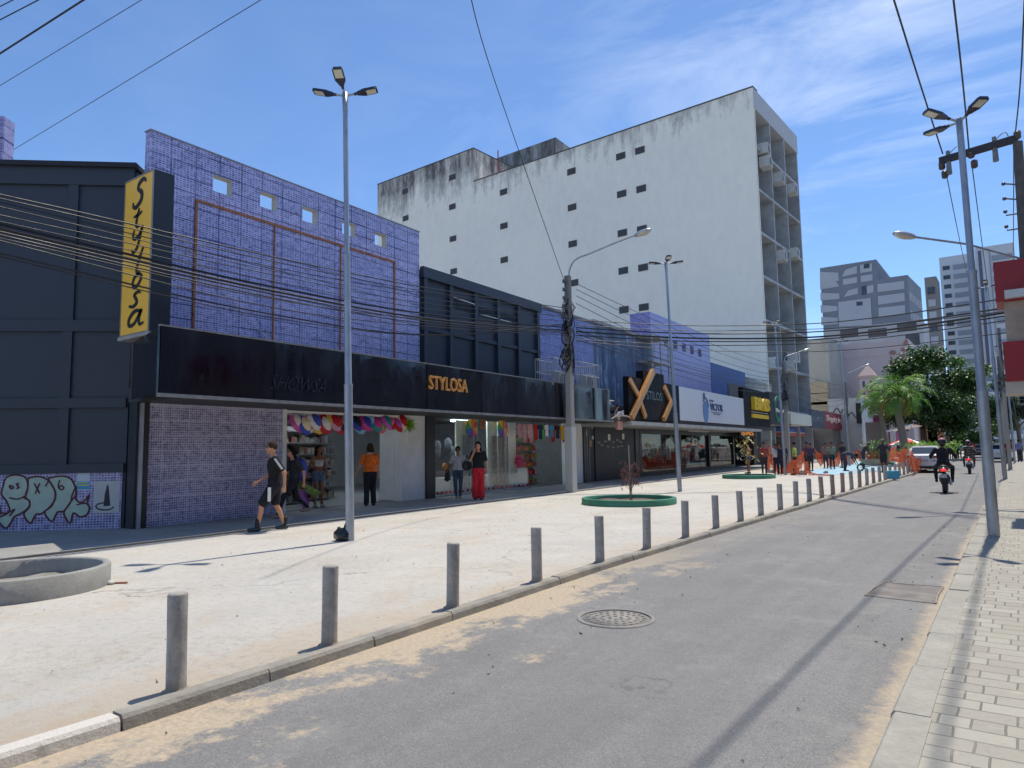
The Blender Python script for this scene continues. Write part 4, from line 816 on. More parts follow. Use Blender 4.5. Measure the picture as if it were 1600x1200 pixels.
t, a, b, z0, z1 = sign_slab('red_sign', 'faded red shop sign with white script lettering', 1288, 1323, 642, 669, mat('faded_red', srgb(150, 44, 56), .6, 0, .15, 1), MD, .2)
text_mb('Shopping Impor', F, q(1291, 650)[0], q(1319, 650)[0], q(1305, 662)[1], q(1305, 651)[1], MD+.003, .03, .35, .006, .003).build('script_lettering', mat('pinkish_white', (.62, .5, .5), .6), t)
# =====================================================================  SHOP FRONTS UNDER THEM
def shopfront(name, label, x0, x1, zt_, wallm, glassed=True, goods=(), d=0, wing=True):
    a, b = S(x0, 700, d)[0], S(x1, 700, d)[0]; t = thing(name, label, 'shop front', F.w((a+b)/2, 0, d)); mb = MB()
    mb.pbox(F, a, b, 0, .25 if glassed else .06, d-.3, d); mb.pbox(F, a, b, zt_-.25, 3.2, d-.3, d); mb.pbox(F, a, a+.25, .06, zt_-.25, d-.3, d); mb.build('frame', wallm, t)
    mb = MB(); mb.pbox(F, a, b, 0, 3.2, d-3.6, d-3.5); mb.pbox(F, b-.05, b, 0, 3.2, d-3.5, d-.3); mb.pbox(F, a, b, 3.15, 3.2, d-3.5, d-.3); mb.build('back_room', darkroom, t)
    if glassed: mb = MB(); mb.pane(F, a+.25, b, .25, zt_-.25, d-.10); mb.build('window', glass, t)
    for k, cl in enumerate(goods):
        mb = MB()
        for _ in range(9):
            q = a+.5+(b-a-.8)*random.random(); zz = random.uniform(.35, 1.8); w_ = random.uniform(.1, .35); mb.pbox(F, q, q+w_, zz, zz+random.uniform(.15, .6), d-random.uniform(.6, 1.6), d-.5)
        tag(mb.build('displayed_goods', mat('sg_%.2f_%.2f_%.2f' % cl, cl, .7, 0, .4, 10), t), kind='stuff')
    return t, a, b
shopfront('dark_shop_front', 'shop front with tall glass panes under the chevron sign', 1000, 1062, 2.5, blackpaint, True, ((.35, .08, .04), (.4, .42, .45), (.12, .12, .14)))
shopfront('reflective_shop_front', 'shop front with wide reflecting panes under the white shop sign', 1062, 1107, 2.5, blackpaint, True, ((.3, .35, .4), (.5, .5, .5)))
a, z = F.at(1096.5, 668, .5); tt = thing('hanging_name_board', 'small white name board with blue emblem hung over the window under the white shop sign', 'sign', F.w(a, z-.2, .5)); b2 = F.at(1107.5, 668, .5)[0]; a2 = F.at(1077, 668, .5)[0]
mb = MB(); mb.pbox(F, a2, b2, z-.28, z+.34, .42, .5); mb.build('board', mat('board_cream', (.5, .54, .5), .5), tt); text_mb('VICTOR', F, a2+1.3, b2-.3, z-.1, z+.15, .503, .02, 0, .02, .003).build('lettering', bl, tt)
mb = MB(); mb.prism([(a2+.65+.3*math.cos(u), z+.02+.22*math.sin(u)) for u in [2*math.pi*k/14 for k in range(14)]], F, .5, .52); mb.build('emblem', bl, tt)
shopfront('clothes_shop_front', 'clothes shop front with mannequins behind glass and yellow back wall', 1108, 1146, 2.5, blackpaint, True, ((.5, .33, .04), (.35, .05, .04), (.45, .45, .45)))
shopfront('open_dark_shop', 'open dark shop entrance below the yellow lettered sign', 1146, 1184, 2.4, blackpaint, False, ((.05, .12, .08),))
a, z = F.at(1175, 676, .6); tt = thing('small_black_board', 'small black board with orange letters over the open dark entrance', 'sign', F.w(a, z-.3, .6)); a2, b2 = F.at(1155, 676, .6)[0], F.at(1180, 676, .6)[0]
mb = MB(); mb.pbox(F, a2, b2, z-.45, z+.35, .5, .6); mb.build('board', blk, tt); text_mb('BMS', F, a2+.5, b2-.5, z-.22, z+.15, .603, .03, 0, .02, .003).build('lettering', mat('orange_letters', srgb(225, 140, 30), .4, emit=.3), tt)
shopfront('grey_steel_shop', 'narrow grey shop entrance under the teal C sign', 1190, 1212, 2.3, mat('steel_blue_frame', (.16, .19, .23), .5, 0, .2), False, ())
t, a, b = shopfront('striped_pharmacy_front', 'shop with blue white and red striped band over glass doors', 1212, 1252, 2.6, mat('pale_mullion', (.4, .42, .45), .5, 0, .2), True, ((.5, .5, .5), (.3, .1, .1)))
for k, (z0_, z1_, cl) in enumerate(((2.78, 3.18, (.05, .12, .42)), (2.68, 2.78, (.6, .6, .62)), (2.4, 2.68, (.5, .10, .07)))):
    mb = MB(); mb.pbox(F, a+.4, b-.3, z0_, z1_, .02, .5+.01*k); mb.build('stripe_band', mat('band%d' % k, cl, .5, 0, .1), t)
shopfront('beige_shop_front', 'beige stone shop front with brown board below the navy sign', 1252, 1288, 2.9, mat('beige_stone', (.40, .33, .26), .8, 0, .25), False, ((.3, .2, .1), (.35, .3, .25), (.12, .1, .1)))
shopfront('cream_shop_front', 'cream walled shop front below the faded red sign', 1288, 1338, 2.9, mat('cream_wall', (.5, .47, .39), .8, 0, .2), False, ((.4, .4, .38), (.1, .1, .1), (.25, .3, .3)))
shopfront('brown_shop_front', 'dark brown cluttered shop front right of the cream pillar', 1338, 1362, 2.4, mat('brown_wall', (.14, .07, .05), .8, 0, .3), False, ((.35, .25, .06), (.3, .1, .08)))
# =====================================================================  THE WHITE TOWER
c = F.w(F.at(1189.5, 400)[0], 0); WX = Plane(c, c-Vector((1, -.045, 0)))     # side wall, s grows to the left
TU = Vector((.045, 1, 0)).normalized(); tower = thing('white_tower_block', 'tall stained white tower block with blank side wall and fins on its street front', 'tower block', c)
# F-direction frame for the street side of the tower
FT = Plane(c, c+TU); W1 = 12.6; HT = 33.6
s_mid = WX.at(740, 260)[0]; s_far = WX.at(590, 300)[0]; HT2 = WX.at(740, 232)[1]; 
# side wall is split: main (0..s_mid) height HT, rear (s_mid..s_far) height HT2; recess between them at the top
twm = stain_wall('stained_white_render', (.92, .86, .76), (.08, .072, .078), HT-5.0, HT+2.6, .95)
WI = Plane(c, c+Vector((1, -.045, 0)))   # same wall, s grows to the right
mb = MB()
def wbox(mb, s0, s1, z0, z1, depth, off=0):   # s measured leftwards from the corner; depth goes back along the street
    A1 = WX.w(s0, 0); A2 = WX.w(s1, 0); B = TU*depth; o_ = TU*off
    q = [A2+o_, A1+o_, A1+B, A2+B]; mb.hexa([(v.x, v.y, z0) for v in q]+[(v.x, v.y, z1) for v in q])
wbox(mb, 0, s_mid, 0, HT, .3); wbox(mb, s_mid, s_far, 0, HT2, 14); mb.build('side_wall', twm, tower)
mb = MB(); wbox(mb, 1.6, s_mid, 0, HT-.6, W1+.3, .3); mb.build('core', twm, tower)
mb = MB(); wbox(mb, -.05, s_mid+.05, HT, HT+.12, 1.05, -.05); wbox(mb, s_mid-.05, s_far+.05, HT2, HT2+.12, 14, -.05); mb.build('parapet_cap', mat('dirty_cap', (.10, .10, .10), .9), tower)
# roof structures behind the parapet
p = MB(); a0, z0_ = WX.at(868, 213); DB = 9
Y9 = WX.w(0, 0).y+DB; WB = Plane(WX.w(0, 0)+F.u*DB, WX.w(1, 0)+F.u*DB)
l0, zl0 = WB.at(775, 248); l1, zl1 = WB.at(868, 214)
mb = MB(); A1 = WB.w(l0, 0); A2 = WB.w(l1, 0); B = F.u*4.5; q = [A1, A2, A2+B, A1+B]; mb.hexa([(v.x, v.y, HT-3) for v in q]+[(v.x, v.y, (zl0+zl1)/2) for v in q]); mb.build('roof_house', stain_wall('dark_roof_house', (.42, .43, .44), (.05, .05, .055), HT-3, HT+3.5, .9), tower)
tk, zk = WB.at(790, 250); mb = MB(); mb.lathe([(.01, 1.5), (1.2, 1.3), (1.7, .7), (1.75, 0), (1.75, -2.5)], WB.w(tk-6.5, HT+.8)-F.u*2.5, 20); tag(mb.build('water_tank', mat('pale_tank', (.6, .62, .64), .5, 0, .2)), 'round pale water tank on the roof of the white tower', 'water tank')
mb = MB(); w_ = WX.w(s_mid-.06, 0); 
an, za = WX.at(756, 212); mb = MB(); pa = WX.w(WX.at(756, 250)[0], HT-1)+F.u*3; mb.tube([pa, pa+Vector((0, 0, 5.5))], .07, 6); mb.tube([pa+Vector((0, 0, 3)), pa+Vector((.5, .3, 3.2))], .04, 5); tag(mb.build('roof_antenna', mat('red_antenna', (.3, .05, .05), .6)), 'thin reddish antenna mast on the white tower roof', 'antenna')
an, za = WX.at(1200, 150); pa = c+F.u*4+Vector((-1.5, 0, HT)); mb = MB(); mb.tube([pa, pa+Vector((0, 0, 2.2))], .05, 5); tag(mb.build('roof_rod', darkmetal), 'short dark rod above the street corner of the white tower', 'rod')
# little vents in the side wall
vent = mat('vent_grille', (.055, .058, .066), .7, 0, .2); vm = []
for px, py in ((707, 277), (707, 323), (708, 373), (709, 424), (787, 300), (787.5, 353), (788, 406), (893, 268), (894, 324), (895, 381), (897, 442), (970, 244), (971.5, 303), (972.5, 364), (974, 423), (975, 484), (1000, 235), (1002, 295), (1003, 358), (1005, 418), (1006, 480), (633, 299), (634, 341)):
    a_, z_ = WX.at(px, py); A1 = WX.w(a_+.52, 0); A2 = WX.w(a_-.52, 0); n_ = F.u*-.05; mb = MB(); q = [A1+n_, A2+n_, A2, A1]
    mb.hexa([(v.x, v.y, z_-.34) for v in q]+[(v.x, v.y, z_+.34) for v in q]); o = mb.build('vent', vent, tower)
    mb = MB()
    for k in range(5): zz = z_-.3+.13*k; q2 = [A1+n_*1.9, A2+n_*1.9, A2+n_, A1+n_]; mb.hexa([(v.x, v.y, zz) for v in q2]+[(v.x, v.y, zz+.05) for v in q2])
    mb.build('louvre', mat('louvre_grey', (.12, .12, .13), .7), o)
# street front: floors, fins, windows, AC units
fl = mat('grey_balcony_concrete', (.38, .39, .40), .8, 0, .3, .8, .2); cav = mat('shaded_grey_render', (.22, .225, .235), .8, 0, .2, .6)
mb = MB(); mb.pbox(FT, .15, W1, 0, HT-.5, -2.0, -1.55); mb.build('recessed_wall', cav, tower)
mb = MB(); mb.pbox(FT, .01, W1+.3, HT-1.9, HT, -2, .02); mb.build('top_band', mat('light_top_band', (.46, .47, .49), .7, 0, .12), tower)
flz = [HT-1.9-3.94*(k+1)+.5 for k in range(8)]
mb = MB()
for z_ in flz:
    if z_ > 1: mb.pbox(FT, .02, W1, z_-.18, z_+.06, -2, -.02)
mb.build('floor_slabs', fl, tower)
mb = MB(); fins = [0.01, W1/3, 2*W1/3, W1]
for a_ in fins: mb.pbox(FT, a_-.11 if a_ > .1 else .015, a_+.11, 0, HT-1.9, -2, .0)
for a_ in (W1/6, W1/2, 5*W1/6): mb.pbox(FT, a_+1.0, a_+1.12, 0, HT-1.9, -1.7, -1.2)
mb.build('fins', fl, tower)
wf = mat('tower_window_frame', (.4, .42, .44), .5); wg = mat('tower_window_dark', (.05, .06, .08), .15, 0, .4, 1)
for k, z_ in enumerate([HT-1.9]+flz[:-1]):
    for j in range(3):
        a_ = W1*(j+.5)/3; zb_ = flz[k]+.1
        if zb_ < 2.5: continue
        mb = MB(); mb.pbox(FT, a_-1.4, a_+1.4, zb_+.55, zb_+3.1, -1.56, -1.50); o = mb.build('window', wf, tower); mb = MB()
        for q in (-1.3, -.1): mb.pbox(FT, a_+q, a_+q+1.2, zb_+.7, zb_+2.2, -1.50, -1.47); mb.pbox(FT, a_+q, a_+q+1.2, zb_+2.3, zb_+3.0, -1.50, -1.47)
        mb.build('pane', wg, o)
wherem = iter(['uppermost, in the nearest bay', 'nearest bay, one floor below the top', 'in the middle bay high up', 'in the farthest bay high up', 'in the middle bay at mid height', 'in the farthest bay at mid height', 'in the nearest bay low down', 'in the middle bay low down', 'low down in the farthest bay'])
for px, py in ((1195, 236), (1197.5, 256), (1217, 281), (1238, 298), (1221, 402), (1241, 398), (1206, 569), (1236, 573), (1241, 560)):
    a_, z_ = FT.at(px, py, .1); t = ac_unit(FT.w(a_, z_-.4, .05), 'window air conditioner on the white tower front, '+next(wherem), 1.3, .95, .9, 'air conditioners on the white tower front')
# =====================================================================  DISTANT BUILDINGS
def facing_block(name, label, cat, Y, x0, x1, ytop, m, depth=12, ybot=None, yref=None, zb=0):
    """block whose near face looks back down the street at distance Y; pixel columns x0..x1, top row ytop at its left edge"""
    P = XPL(Y); a = P.at(x0, yref or ytop)[0]; b = P.at(x1, yref or ytop)[0]; z = P.at(x0, ytop)[1]
    t = thing(name, label, cat, P.w((a+b)/2, zb)); mb = MB(); mb.pbox(P, a, b, zb, z, -depth, 0); mb.build('wall', m, t); return t, P, a, b, z
# grey and white patterned office building
Yg = 150; gb = (.20, .22, .26); gw = (.42, .44, .48)
gm_ = mat('slate_grey_band', gb, .8, 0, .12, .2); gwm = mat('pale_grey_panel', gw, .8, 0, .08, .2)
t, P, a, b, z = facing_block('patterned_office_block', 'distant slate grey and white patterned office block with stepped top', 'office block', Yg, 1281, 1370, 419, gm_, 20)
b2, z2 = P.at(1418, 429); z2 = P.at(1400, 432)[1]; mb = MB(); mb.pbox(P, b, b2, 0, z2, -20, 0); mb.build('lower_wing', gm_, t)
mb = MB(); 
def ppoly(pts, d0=.02, d1=.12): mb.prism([P.at(x/4.444+1240, y/4.444+380) for x, y in pts], P, d0, d1)
for pl in ([(182, 200), (310, 205), (316, 262), (295, 262), (318, 300), (185, 322)], [(186, 345), (318, 350), (320, 385), (188, 400)], [(188, 430), (306, 438), (306, 470), (190, 485)], [(192, 512), (308, 518), (308, 560), (194, 570)],
           [(340, 225), (360, 185), (440, 158), (440, 210), (342, 232)], [(342, 252), (442, 235), (442, 275), (344, 290)], [(348, 375), (380, 330), (446, 310), (446, 352)], [(462, 150), (545, 140), (545, 195), (462, 208)], [(466, 228), (548, 215), (548, 258), (468, 272)], [(508, 300), (554, 288), (556, 340), (510, 352)],
           [(582, 285), (768, 262), (770, 318), (584, 340)], [(586, 368), (770, 345), (772, 402), (588, 428)], [(590, 450), (774, 430), (776, 495), (592, 520)], [(310, 410), (535, 380), (545, 570), (316, 580)]): ppoly(pl)
mb.build('pale_panels', gwm, t); mb = MB(); ppoly([(474, 300), (506, 295), (508, 355), (476, 360)], .12, .14); ppoly([(488, 148), (528, 142), (528, 172), (488, 178)], .12, .14); ppoly([(436, 408), (480, 404), (480, 432), (438, 436)], .12, .14); mb.build('dark_windows', wg, t)
SD = Plane(P.w(b2, 0), P.w(b2, 0)+Vector((.05, 1, 0))); e_, _ = SD.at(1441, 480)
mb = MB(); mb.pbox(SD, 0, min(e_, 60) if e_ > 0 else 40, 0, z2, -6, 0); mb.build('side_wing', gm_, t)
mb = MB(); ns = 9; EL = min(e_, 60) if e_ > 0 else 40
for k in range(7):
    for i in range(ns): mb.pbox(SD, EL*(i+.25)/ns, EL*(i+.75)/ns, z2-3.4-3.6*k-1.4, z2-3.4-3.6*k+.2, .0, .08)
mb.build('side_windows', gwm, t)
# pale long block below it
t, P, a, b, z = facing_block('pale_long_block', 'pale grey low block with small windows in front of the patterned office', 'building', 130, 1286, 1442, 516, mat('pale_weathered_render', (.42, .44, .46), .85, 0, .15, .3), 10, yref=510)
for k, px in enumerate((1327, 1371, 1417)):
    q, zz = P.at(px, 519 if k < 2 else 510); mb = MB(); mb.pbox(P, q-1.4, q+1.4, zz-.8, zz+.6, 0, .06); mb.build('window', wg, t)
q, zz = P.at(1426, 530); mb = MB(); mb.pbox(P, q-1, q+1, zz-1.0, zz+.9, 0, .06); mb.build('window', wg, t)
# beige stained slab next to the white tower and the big pinkish party wall
t, P, a, b, z = facing_block('stained_beige_slab', 'narrow stained beige building beside the grey front of the white tower', 'building', 96, 1256, 1293, 531, stain_wall('beige_stained', (.42, .42, .38), (.1, .11, .09), 10, 18, .7), 14)
for k, (py, h_) in enumerate(((607, 8), (624, 9), (638, 7))):
    q, zz = P.at(1288, py); mb = MB(); mb.pbox(P, q-1.6, q+.6, zz-.7, zz+.8, 0, 1.0); mb.build('balcony', mat('tan_balcony', (.45, .38, .26), .8), t)
t, P, a, b, z = facing_block('pinkish_party_wall', 'big blank pinkish grey party wall with crumbled top edge', 'building', 104, 1291, 1419, 541, mat('pinkish_render', (.50, .455, .48), .85, 0, .09, .25), 16, yref=540)
zc = P.at(1380, 532)[1]; mb = MB(); xs = [a+(b-a)*i/30 for i in range(31)]
mb.prism([(xs[0], z-2)]+[(xs[-1], z-2)]+[(xs[30-i], z+(zc-z)*(30-i)/24+random.uniform(-.12, .12)-(0 if 30-i < 28 else .9)) for i in range(31)], P, -.6, .06); mb.build('crumbled_edge', mat('pinkish_render', (.5, .45, .48)), t)
mb = MB()
for _ in range(9):
    q, zz = P.at(random.uniform(1406, 1417), random.uniform(530, 565)); r = random.uniform(.1, .5); mb.prism([(q+r*math.cos(u)*random.uniform(.6, 1), zz+r*math.sin(u)*random.uniform(.6, 1.2)) for u in [k*.9 for k in range(7)]], P, .04, .08+.02*_)
for px, py, r in ((1395, 551, .4), (1396, 566, .45)): q, zz = P.at(px, py); mb.prism([(q+r*math.cos(u), zz+r*.8*math.sin(u)) for u in [k*.78 for k in range(8)]], P, .08, .2)
mb.build('exposed_brick', mat('exposed_brick', (.32, .2, .18), .9, 0, .4, 2), t)
# narrow striped tower
t, P, a, b, z = facing_block('narrow_brown_tower', 'very narrow brown grey tower seen between the office block and the white high-rise', 'tower', 230, 1444, 1463, 434, mat('brown_tower_wall', (.24, .22, .21), .8, 0, .1, .2), 10)
for k in range(13):
    mb = MB(); q = (a+b)/2; mb.pbox(P, q-.9, q+.9, z-5-k*3.6, z-3-k*3.6, 0, .2); mb.build('window', gwm if k % 3 else wg, t)
# white high-rises
hw_ = mat('highrise_white', (.55, .57, .6), .7, 0, .06, .1); hd = mat('highrise_recess', (.28, .31, .36), .6, 0, .15, .3)
t, P, a, b, z = facing_block('white_high_rise', 'white residential high-rise with stacked balconies left of the steel lamp post', 'high-rise', 260, 1467, 1521, 403, hw_, 18)
HB = 3.05
q0 = P.at(1473, 420)[0]; q1 = P.at(1484, 420)[0]; q2 = P.at(1489, 420)[0]; q3 = P.at(1513, 420)[0]; k = 0; zz = z-3
while zz > 6 and k < 32:
    mb = MB(); mb.pbox(P, q0, q1, zz-1.3, zz, 0, .15); mb.build('window', wg, t); mb = MB(); mb.pbox(P, q2, q3, zz-1.6, zz, -.01, .12); mb.build('balcony_recess', hd, t); zz -= HB; k += 1
t, P, a, b, z = facing_block('blue_white_high_rise', 'taller white high-rise with blue stripe right behind the steel lamp post', 'high-rise', 240, 1522, 1585, 388, hw_, 18)
for x0, x1, m_ in ((1530, 1535, mat('high_blue_stripe', (.09, .11, .18), .5)), (1547, 1549, hd)):
    mb = MB(); mb.pbox(P, P.at(x0, 420)[0], P.at(x1, 420)[0], 4, z-1, 0, .2); mb.build('stripe', m_, t)
zz = z-3; q2 = P.at(1551, 420)[0]; q3 = P.at(1583, 420)[0]
for k in range(24):
    mb = MB(); mb.pbox(P, q2, q3, zz-1.5, zz, 0, .15); mb.build('window_band', hd, t); zz -= HB
# modern white grid building at the end of the street
t, P, a, b, z = facing_block('white_grid_building', 'white building with open horizontal grid facade at the end of the street', 'building', 175, 1500, 1592, 583, mat('grid_shade', (.3, .36, .46), .6, 0, .1), 14, yref=600)
mb = MB(); zz = z
while zz > 2: mb.pbox(P, a, b, zz-.9, zz, 0, 1.0); zz -= 2.2
x = a
while x < b: mb.pbox(P, x, x+.4, 0, z, .0, .9); x += 4.3
mb.build('grid_frame', mat('grid_white', (.68, .71, .76), .6, 0, .05), t)
# church spire
Ys = 98; P = XPL(Ys); q, zt_ = P.at(1352.5, 569); _, z1 = P.at(1352, 589); _, z0 = P.at(1352, 612); pk = mat('church_pink', (.48, .37, .35), .8, 0, .1); t = thing('church_tower', 'pink and white church belfry with pointed roof in front of the pinkish wall', 'church tower', P.w(q, 0))
ctr = P.w(q, 0, -1.2); mb = MB(); mb.box(ctr.x-.9, ctr.x+.9, ctr.y-.9, ctr.y+.9, 0, z1); mb.build('belfry', mat('belfry_wall', (.52, .48, .52), .8, 0, .1), t)
mb = MB(); mb.lathe([(1.45, z1+.15), (.06, zt_)], (ctr.x, ctr.y, 0), 4, False, Matrix.Rotation(R_(45), 3, 'Z')); mb.build('spire', pk, t)
for zz, h_ in ((z1-.1, .3), (z0, .35), (P.at(1352, 620)[1], .3)): mb = MB(); mb.box(ctr.x-1.1, ctr.x+1.1, ctr.y-1.1, ctr.y+1.1, zz, zz+h_); mb.build('cornice_band', pk, t)
mb = MB()
for k in (-.55, .3): mb.box(ctr.x+k, ctr.x+k+.28, ctr.y-.93, ctr.y-.88, z0+.6, z1-.5)
mb.build('belfry_opening', wg, t)
# white sign fronts, magenta building, orange building
t, P, a, b, z = facing_block('white_lettered_building', 'white two-storey building with black lettering behind the red sign', 'building', 84, 1294, 1345, 624, mat('white_shop_wall', (.5, .53, .56), .7, 0, .15, .6), 8, yref=640)
mb = MB()
for k, (px, py) in enumerate(((1308, 642), (1331, 649))):
    q, zz = P.at(px, py); ribbon(mb, P, smooth_pts([(q-.5, zz-.3), (q, zz+.35), (q+.35, zz-.3), (q+.6, zz+.2)], 3), .09, .05, .02)
mb.build('black_lettering', mat('black_stencil', (.03, .035, .04)), t)
q0, q1 = P.at(1338, 640)[0], P.at(1346, 640)[0]; mb = MB(); mb.pbox(P, q0, q1, P.at(1338, 662)[1], P.at(1338, 630)[1], 0, .25); mb.build('dark_grille', blackpaint, t)
t, P, a, b, z = facing_block('grey_awning_shop', 'shop with plain grey brown canopy board left of the magenta building', 'building', 80, 1352, 1377, 660, mat('taupe_board', (.2, .18, .17), .7, 0, .1), 4, yref=665)
t, P, a, b, z = facing_block('magenta_building', 'bright magenta painted building behind the palms', 'building', 92, 1346, 1398, 650, mat('magenta_paint', srgb(150, 22, 98), .7, 0, .15, .5), 8, yref=660)
mb = MB()
for k in (.15, .38, .62): mb.pbox(P, a+(b-a)*k, a+(b-a)*(k+.04), .2, z-.3, 0, .12)
mb.pbox(P, a, b, z-.25, z, 0, .2); mb.build('pilasters', mat('dark_magenta', srgb(110, 14, 70), .7), t)
mb = MB(); mb.pbox(P, a+(b-a)*.84, b, .3, z-.6, 0, .1); mb.build('pale_shutter', mat('pale_shutter', (.5, .5, .52), .6), t)
t, P, a, b, z = facing_block('orange_pillared_building', 'pale building with terracotta orange columns behind the big tree', 'building', 110, 1398, 1475, 640, mat('pale_greyish_wall', (.34, .35, .37), .8, 0, .15, .4), 10, yref=660)
for px in (1432, 1452, 1461):
    q = P.at(px, 660)[0]; mb = MB(); mb.pbox(P, q-.9, q+.9, 0, z-.5, 0, .5); mb.build('orange_column', mat('terracotta', (.42, .15, .08), .8), t)
t, P, a, b, z = facing_block('low_beige_wall', 'long low beige wall closing the far end of the street', 'wall', 150, 1470, 1600, 694, mat('low_beige', (.42, .38, .3), .8, 0, .2), 2, yref=700, zb=-.1)
# filler buildings that close the row behind the signs (seen between things)
t, P, a, b, z = facing_block('dull_grey_block', 'dull grey block filling the gap behind the striped shop', 'building', 80, 1262, 1300, 655, mat('dull_grey_wall', (.2, .2, .2), .8, 0, .2, .5), 6, yref=660)
# =====================================================================  RIGHT SIDE: projecting red sign tower
Yr = 16.8; P = XPL(Yr); x0 = (P.at(1552, 408)[0]+P.at(1566, 600)[0])/2; x1 = x0+5
red = mat('dark_red_panel', srgb(150, 26, 34), .45, 0, .1, .8, .05); zz = [P.at(1560, y)[1] for y in (409, 472, 535, 597, 616)]
t = thing('red_sign_tower', 'projecting dark red panels with peeled beige band on the building at the right edge', 'sign', P.w(x0+1, zz[4])); mb = MB()
mb.pbox(P, x0, x1, zz[1], zz[0], -1.1, 0); mb.build('red_panel', red, t); mb = MB(); mb.pbox(P, x0+.05, x1, zz[3], zz[2], -1.1, 0); mb.build('red_panel', red, t)
pb = mat('peeled_beige', (.42, .33, .26), .8, 0, .3, 1.6, .2); mb = MB(); mb.pbox(P, x0+.12, x1, zz[2], zz[1], -1.05, -.08); mb.build('peeled_band', pb, t); mb = MB(); mb.pbox(P, x0+.04, x1, zz[4], zz[3], -1.05, -.04); mb.build('bottom_band', mat('dirty_white_band', (.5, .44, .38), .8, 0, .25, 2), t)
mb = MB(); q, z_ = P.at(1585, 460); mb.pbox(P, q-.16, q+.16, z_-.08, z_+.08, 0, .15); mb.build('floodlight', mat('floodlight', (.6, .6, .58), .4), t)
mb = MB(); mb.pbox(P, x0+.5, x0+.62, zz[2]-.02, zz[1]+.02, -.1, .02); mb.build('bracket', galv, t)
mb = MB(); mb.pbox(Plane((3.6, -10), (3.6, 40)), 0, 60, 0, 8, -.0, 2) if False else mb.box(3.3, 6.5, -30, 60, 0, 7.5); tag(mb.build('right_side_building', mat('right_wall', (.4, .38, .36), .8, 0, .2)), 'plain building on the right side of the street holding the red panels', 'building')
# =====================================================================  STREET FURNITURE
ORD_ = ['nearest', 'second', 'third', 'fourth', 'fifth', 'sixth', 'seventh', 'eighth', 'ninth', 'tenth', 'eleventh', 'twelfth', 'thirteenth', 'fourteenth', 'fifteenth', 'sixteenth', 'seventeenth', 'eighteenth', 'nineteenth', 'twentieth', 'twenty-first', 'twenty-second', 'twenty-third', 'twenty-fourth', 'twenty-fifth', 'twenty-sixth', 'twenty-seventh', 'twenty-eighth', 'twenty-ninth', 'thirtieth']
def bollard_mat(name, col):
    m, nt, b = newmat(name); P = pos_vec(nt); g = nt.nodes.new('ShaderNodeNewGeometry'); sp = nt.nodes.new('ShaderNodeSeparateXYZ'); nt.links.new(g.outputs['Position'], sp.inputs[0]); n = nse(nt, P, 9, 8, .75); s_ = nse(nt, pos_vec(nt, (6, 6, .8)), 3, 6, .7)
    c = mixc(nt, rng(nt, n, .35, .65), tuple(x*.72 for x in col), tuple(x*1.12 for x in col)); c = mixc(nt, rng(nt, s_, .5, .7, 0, .55), c, tuple(x*.5 for x in col)); c = mixc(nt, rng(nt, nse(nt, P, 70, 4), .6, .72, 0, .8), c, (.12, .11, .1))
    d = mth(nt, 'ADD', rng(nt, sp.outputs[2], .16, 0), mth(nt, 'MULTIPLY', mth(nt, 'SUBTRACT', n, .5), 1.4)); c = mixc(nt, rng(nt, d, .45, .9, 0, .7), c, (.3, .24, .17))
    nt.links.new(c, b.inputs['Base Color']); b.inputs['Roughness'].default_value = .9; bump(nt, b, nse(nt, P, 35, 7, .75), .8, .01); return m
bolm = bollard_mat('bollard_concrete', (.44, .415, .38)); bolr = bollard_mat('bollard_reddish', (.42, .30, .25))
def bollard_mesh(m):
    mb = MB(); mb.lathe([(.10, -.02), (.088, .006), (.066, .013), (.062, .03), (.0605, .3), (.062, .6), (.059, .612), (.001, .613)], (0, 0, 0), 28)
    o = mb.build('bollard', m, rec=False); return o
b0 = bollard_mesh(bolm); b1 = bollard_mesh(bolr)
by = [2.44, 3.68, 5.2, 6.7, 8.25, 9.69, 11.23, 12.71, 14.12, 15.48, 17.04, 18.47]+[18.47+1.46*k for k in range(1, 17)]
bx = [-4.47, -4.49, -4.53, -4.56, -4.6, -4.6, -4.62, -4.63, -4.63, -4.63, -4.64, -4.64]+[-4.66]*16
u0 = u1 = False
for i, (x, y) in enumerate(zip(bx, by)):
    rd = i in (13, 14, 15, 17, 19); src = b1 if rd else b0
    if rd and not u1: o = b1; u1 = True
    elif not rd and not u0: o = b0; u0 = True
    else: o = src.copy(); C.objects.link(o)
    o.location = (x, y, 0); o.rotation_euler = (random.uniform(-.022, .022), random.uniform(-.022, .022), random.uniform(0, 6))
    tag(o, '%s concrete bollard at the kerb, %s from the camera' % ('reddish brown' if rd else 'plain grey', ORD[i] if i else 'nearest'), 'bollard', 'concrete bollards along the kerb')
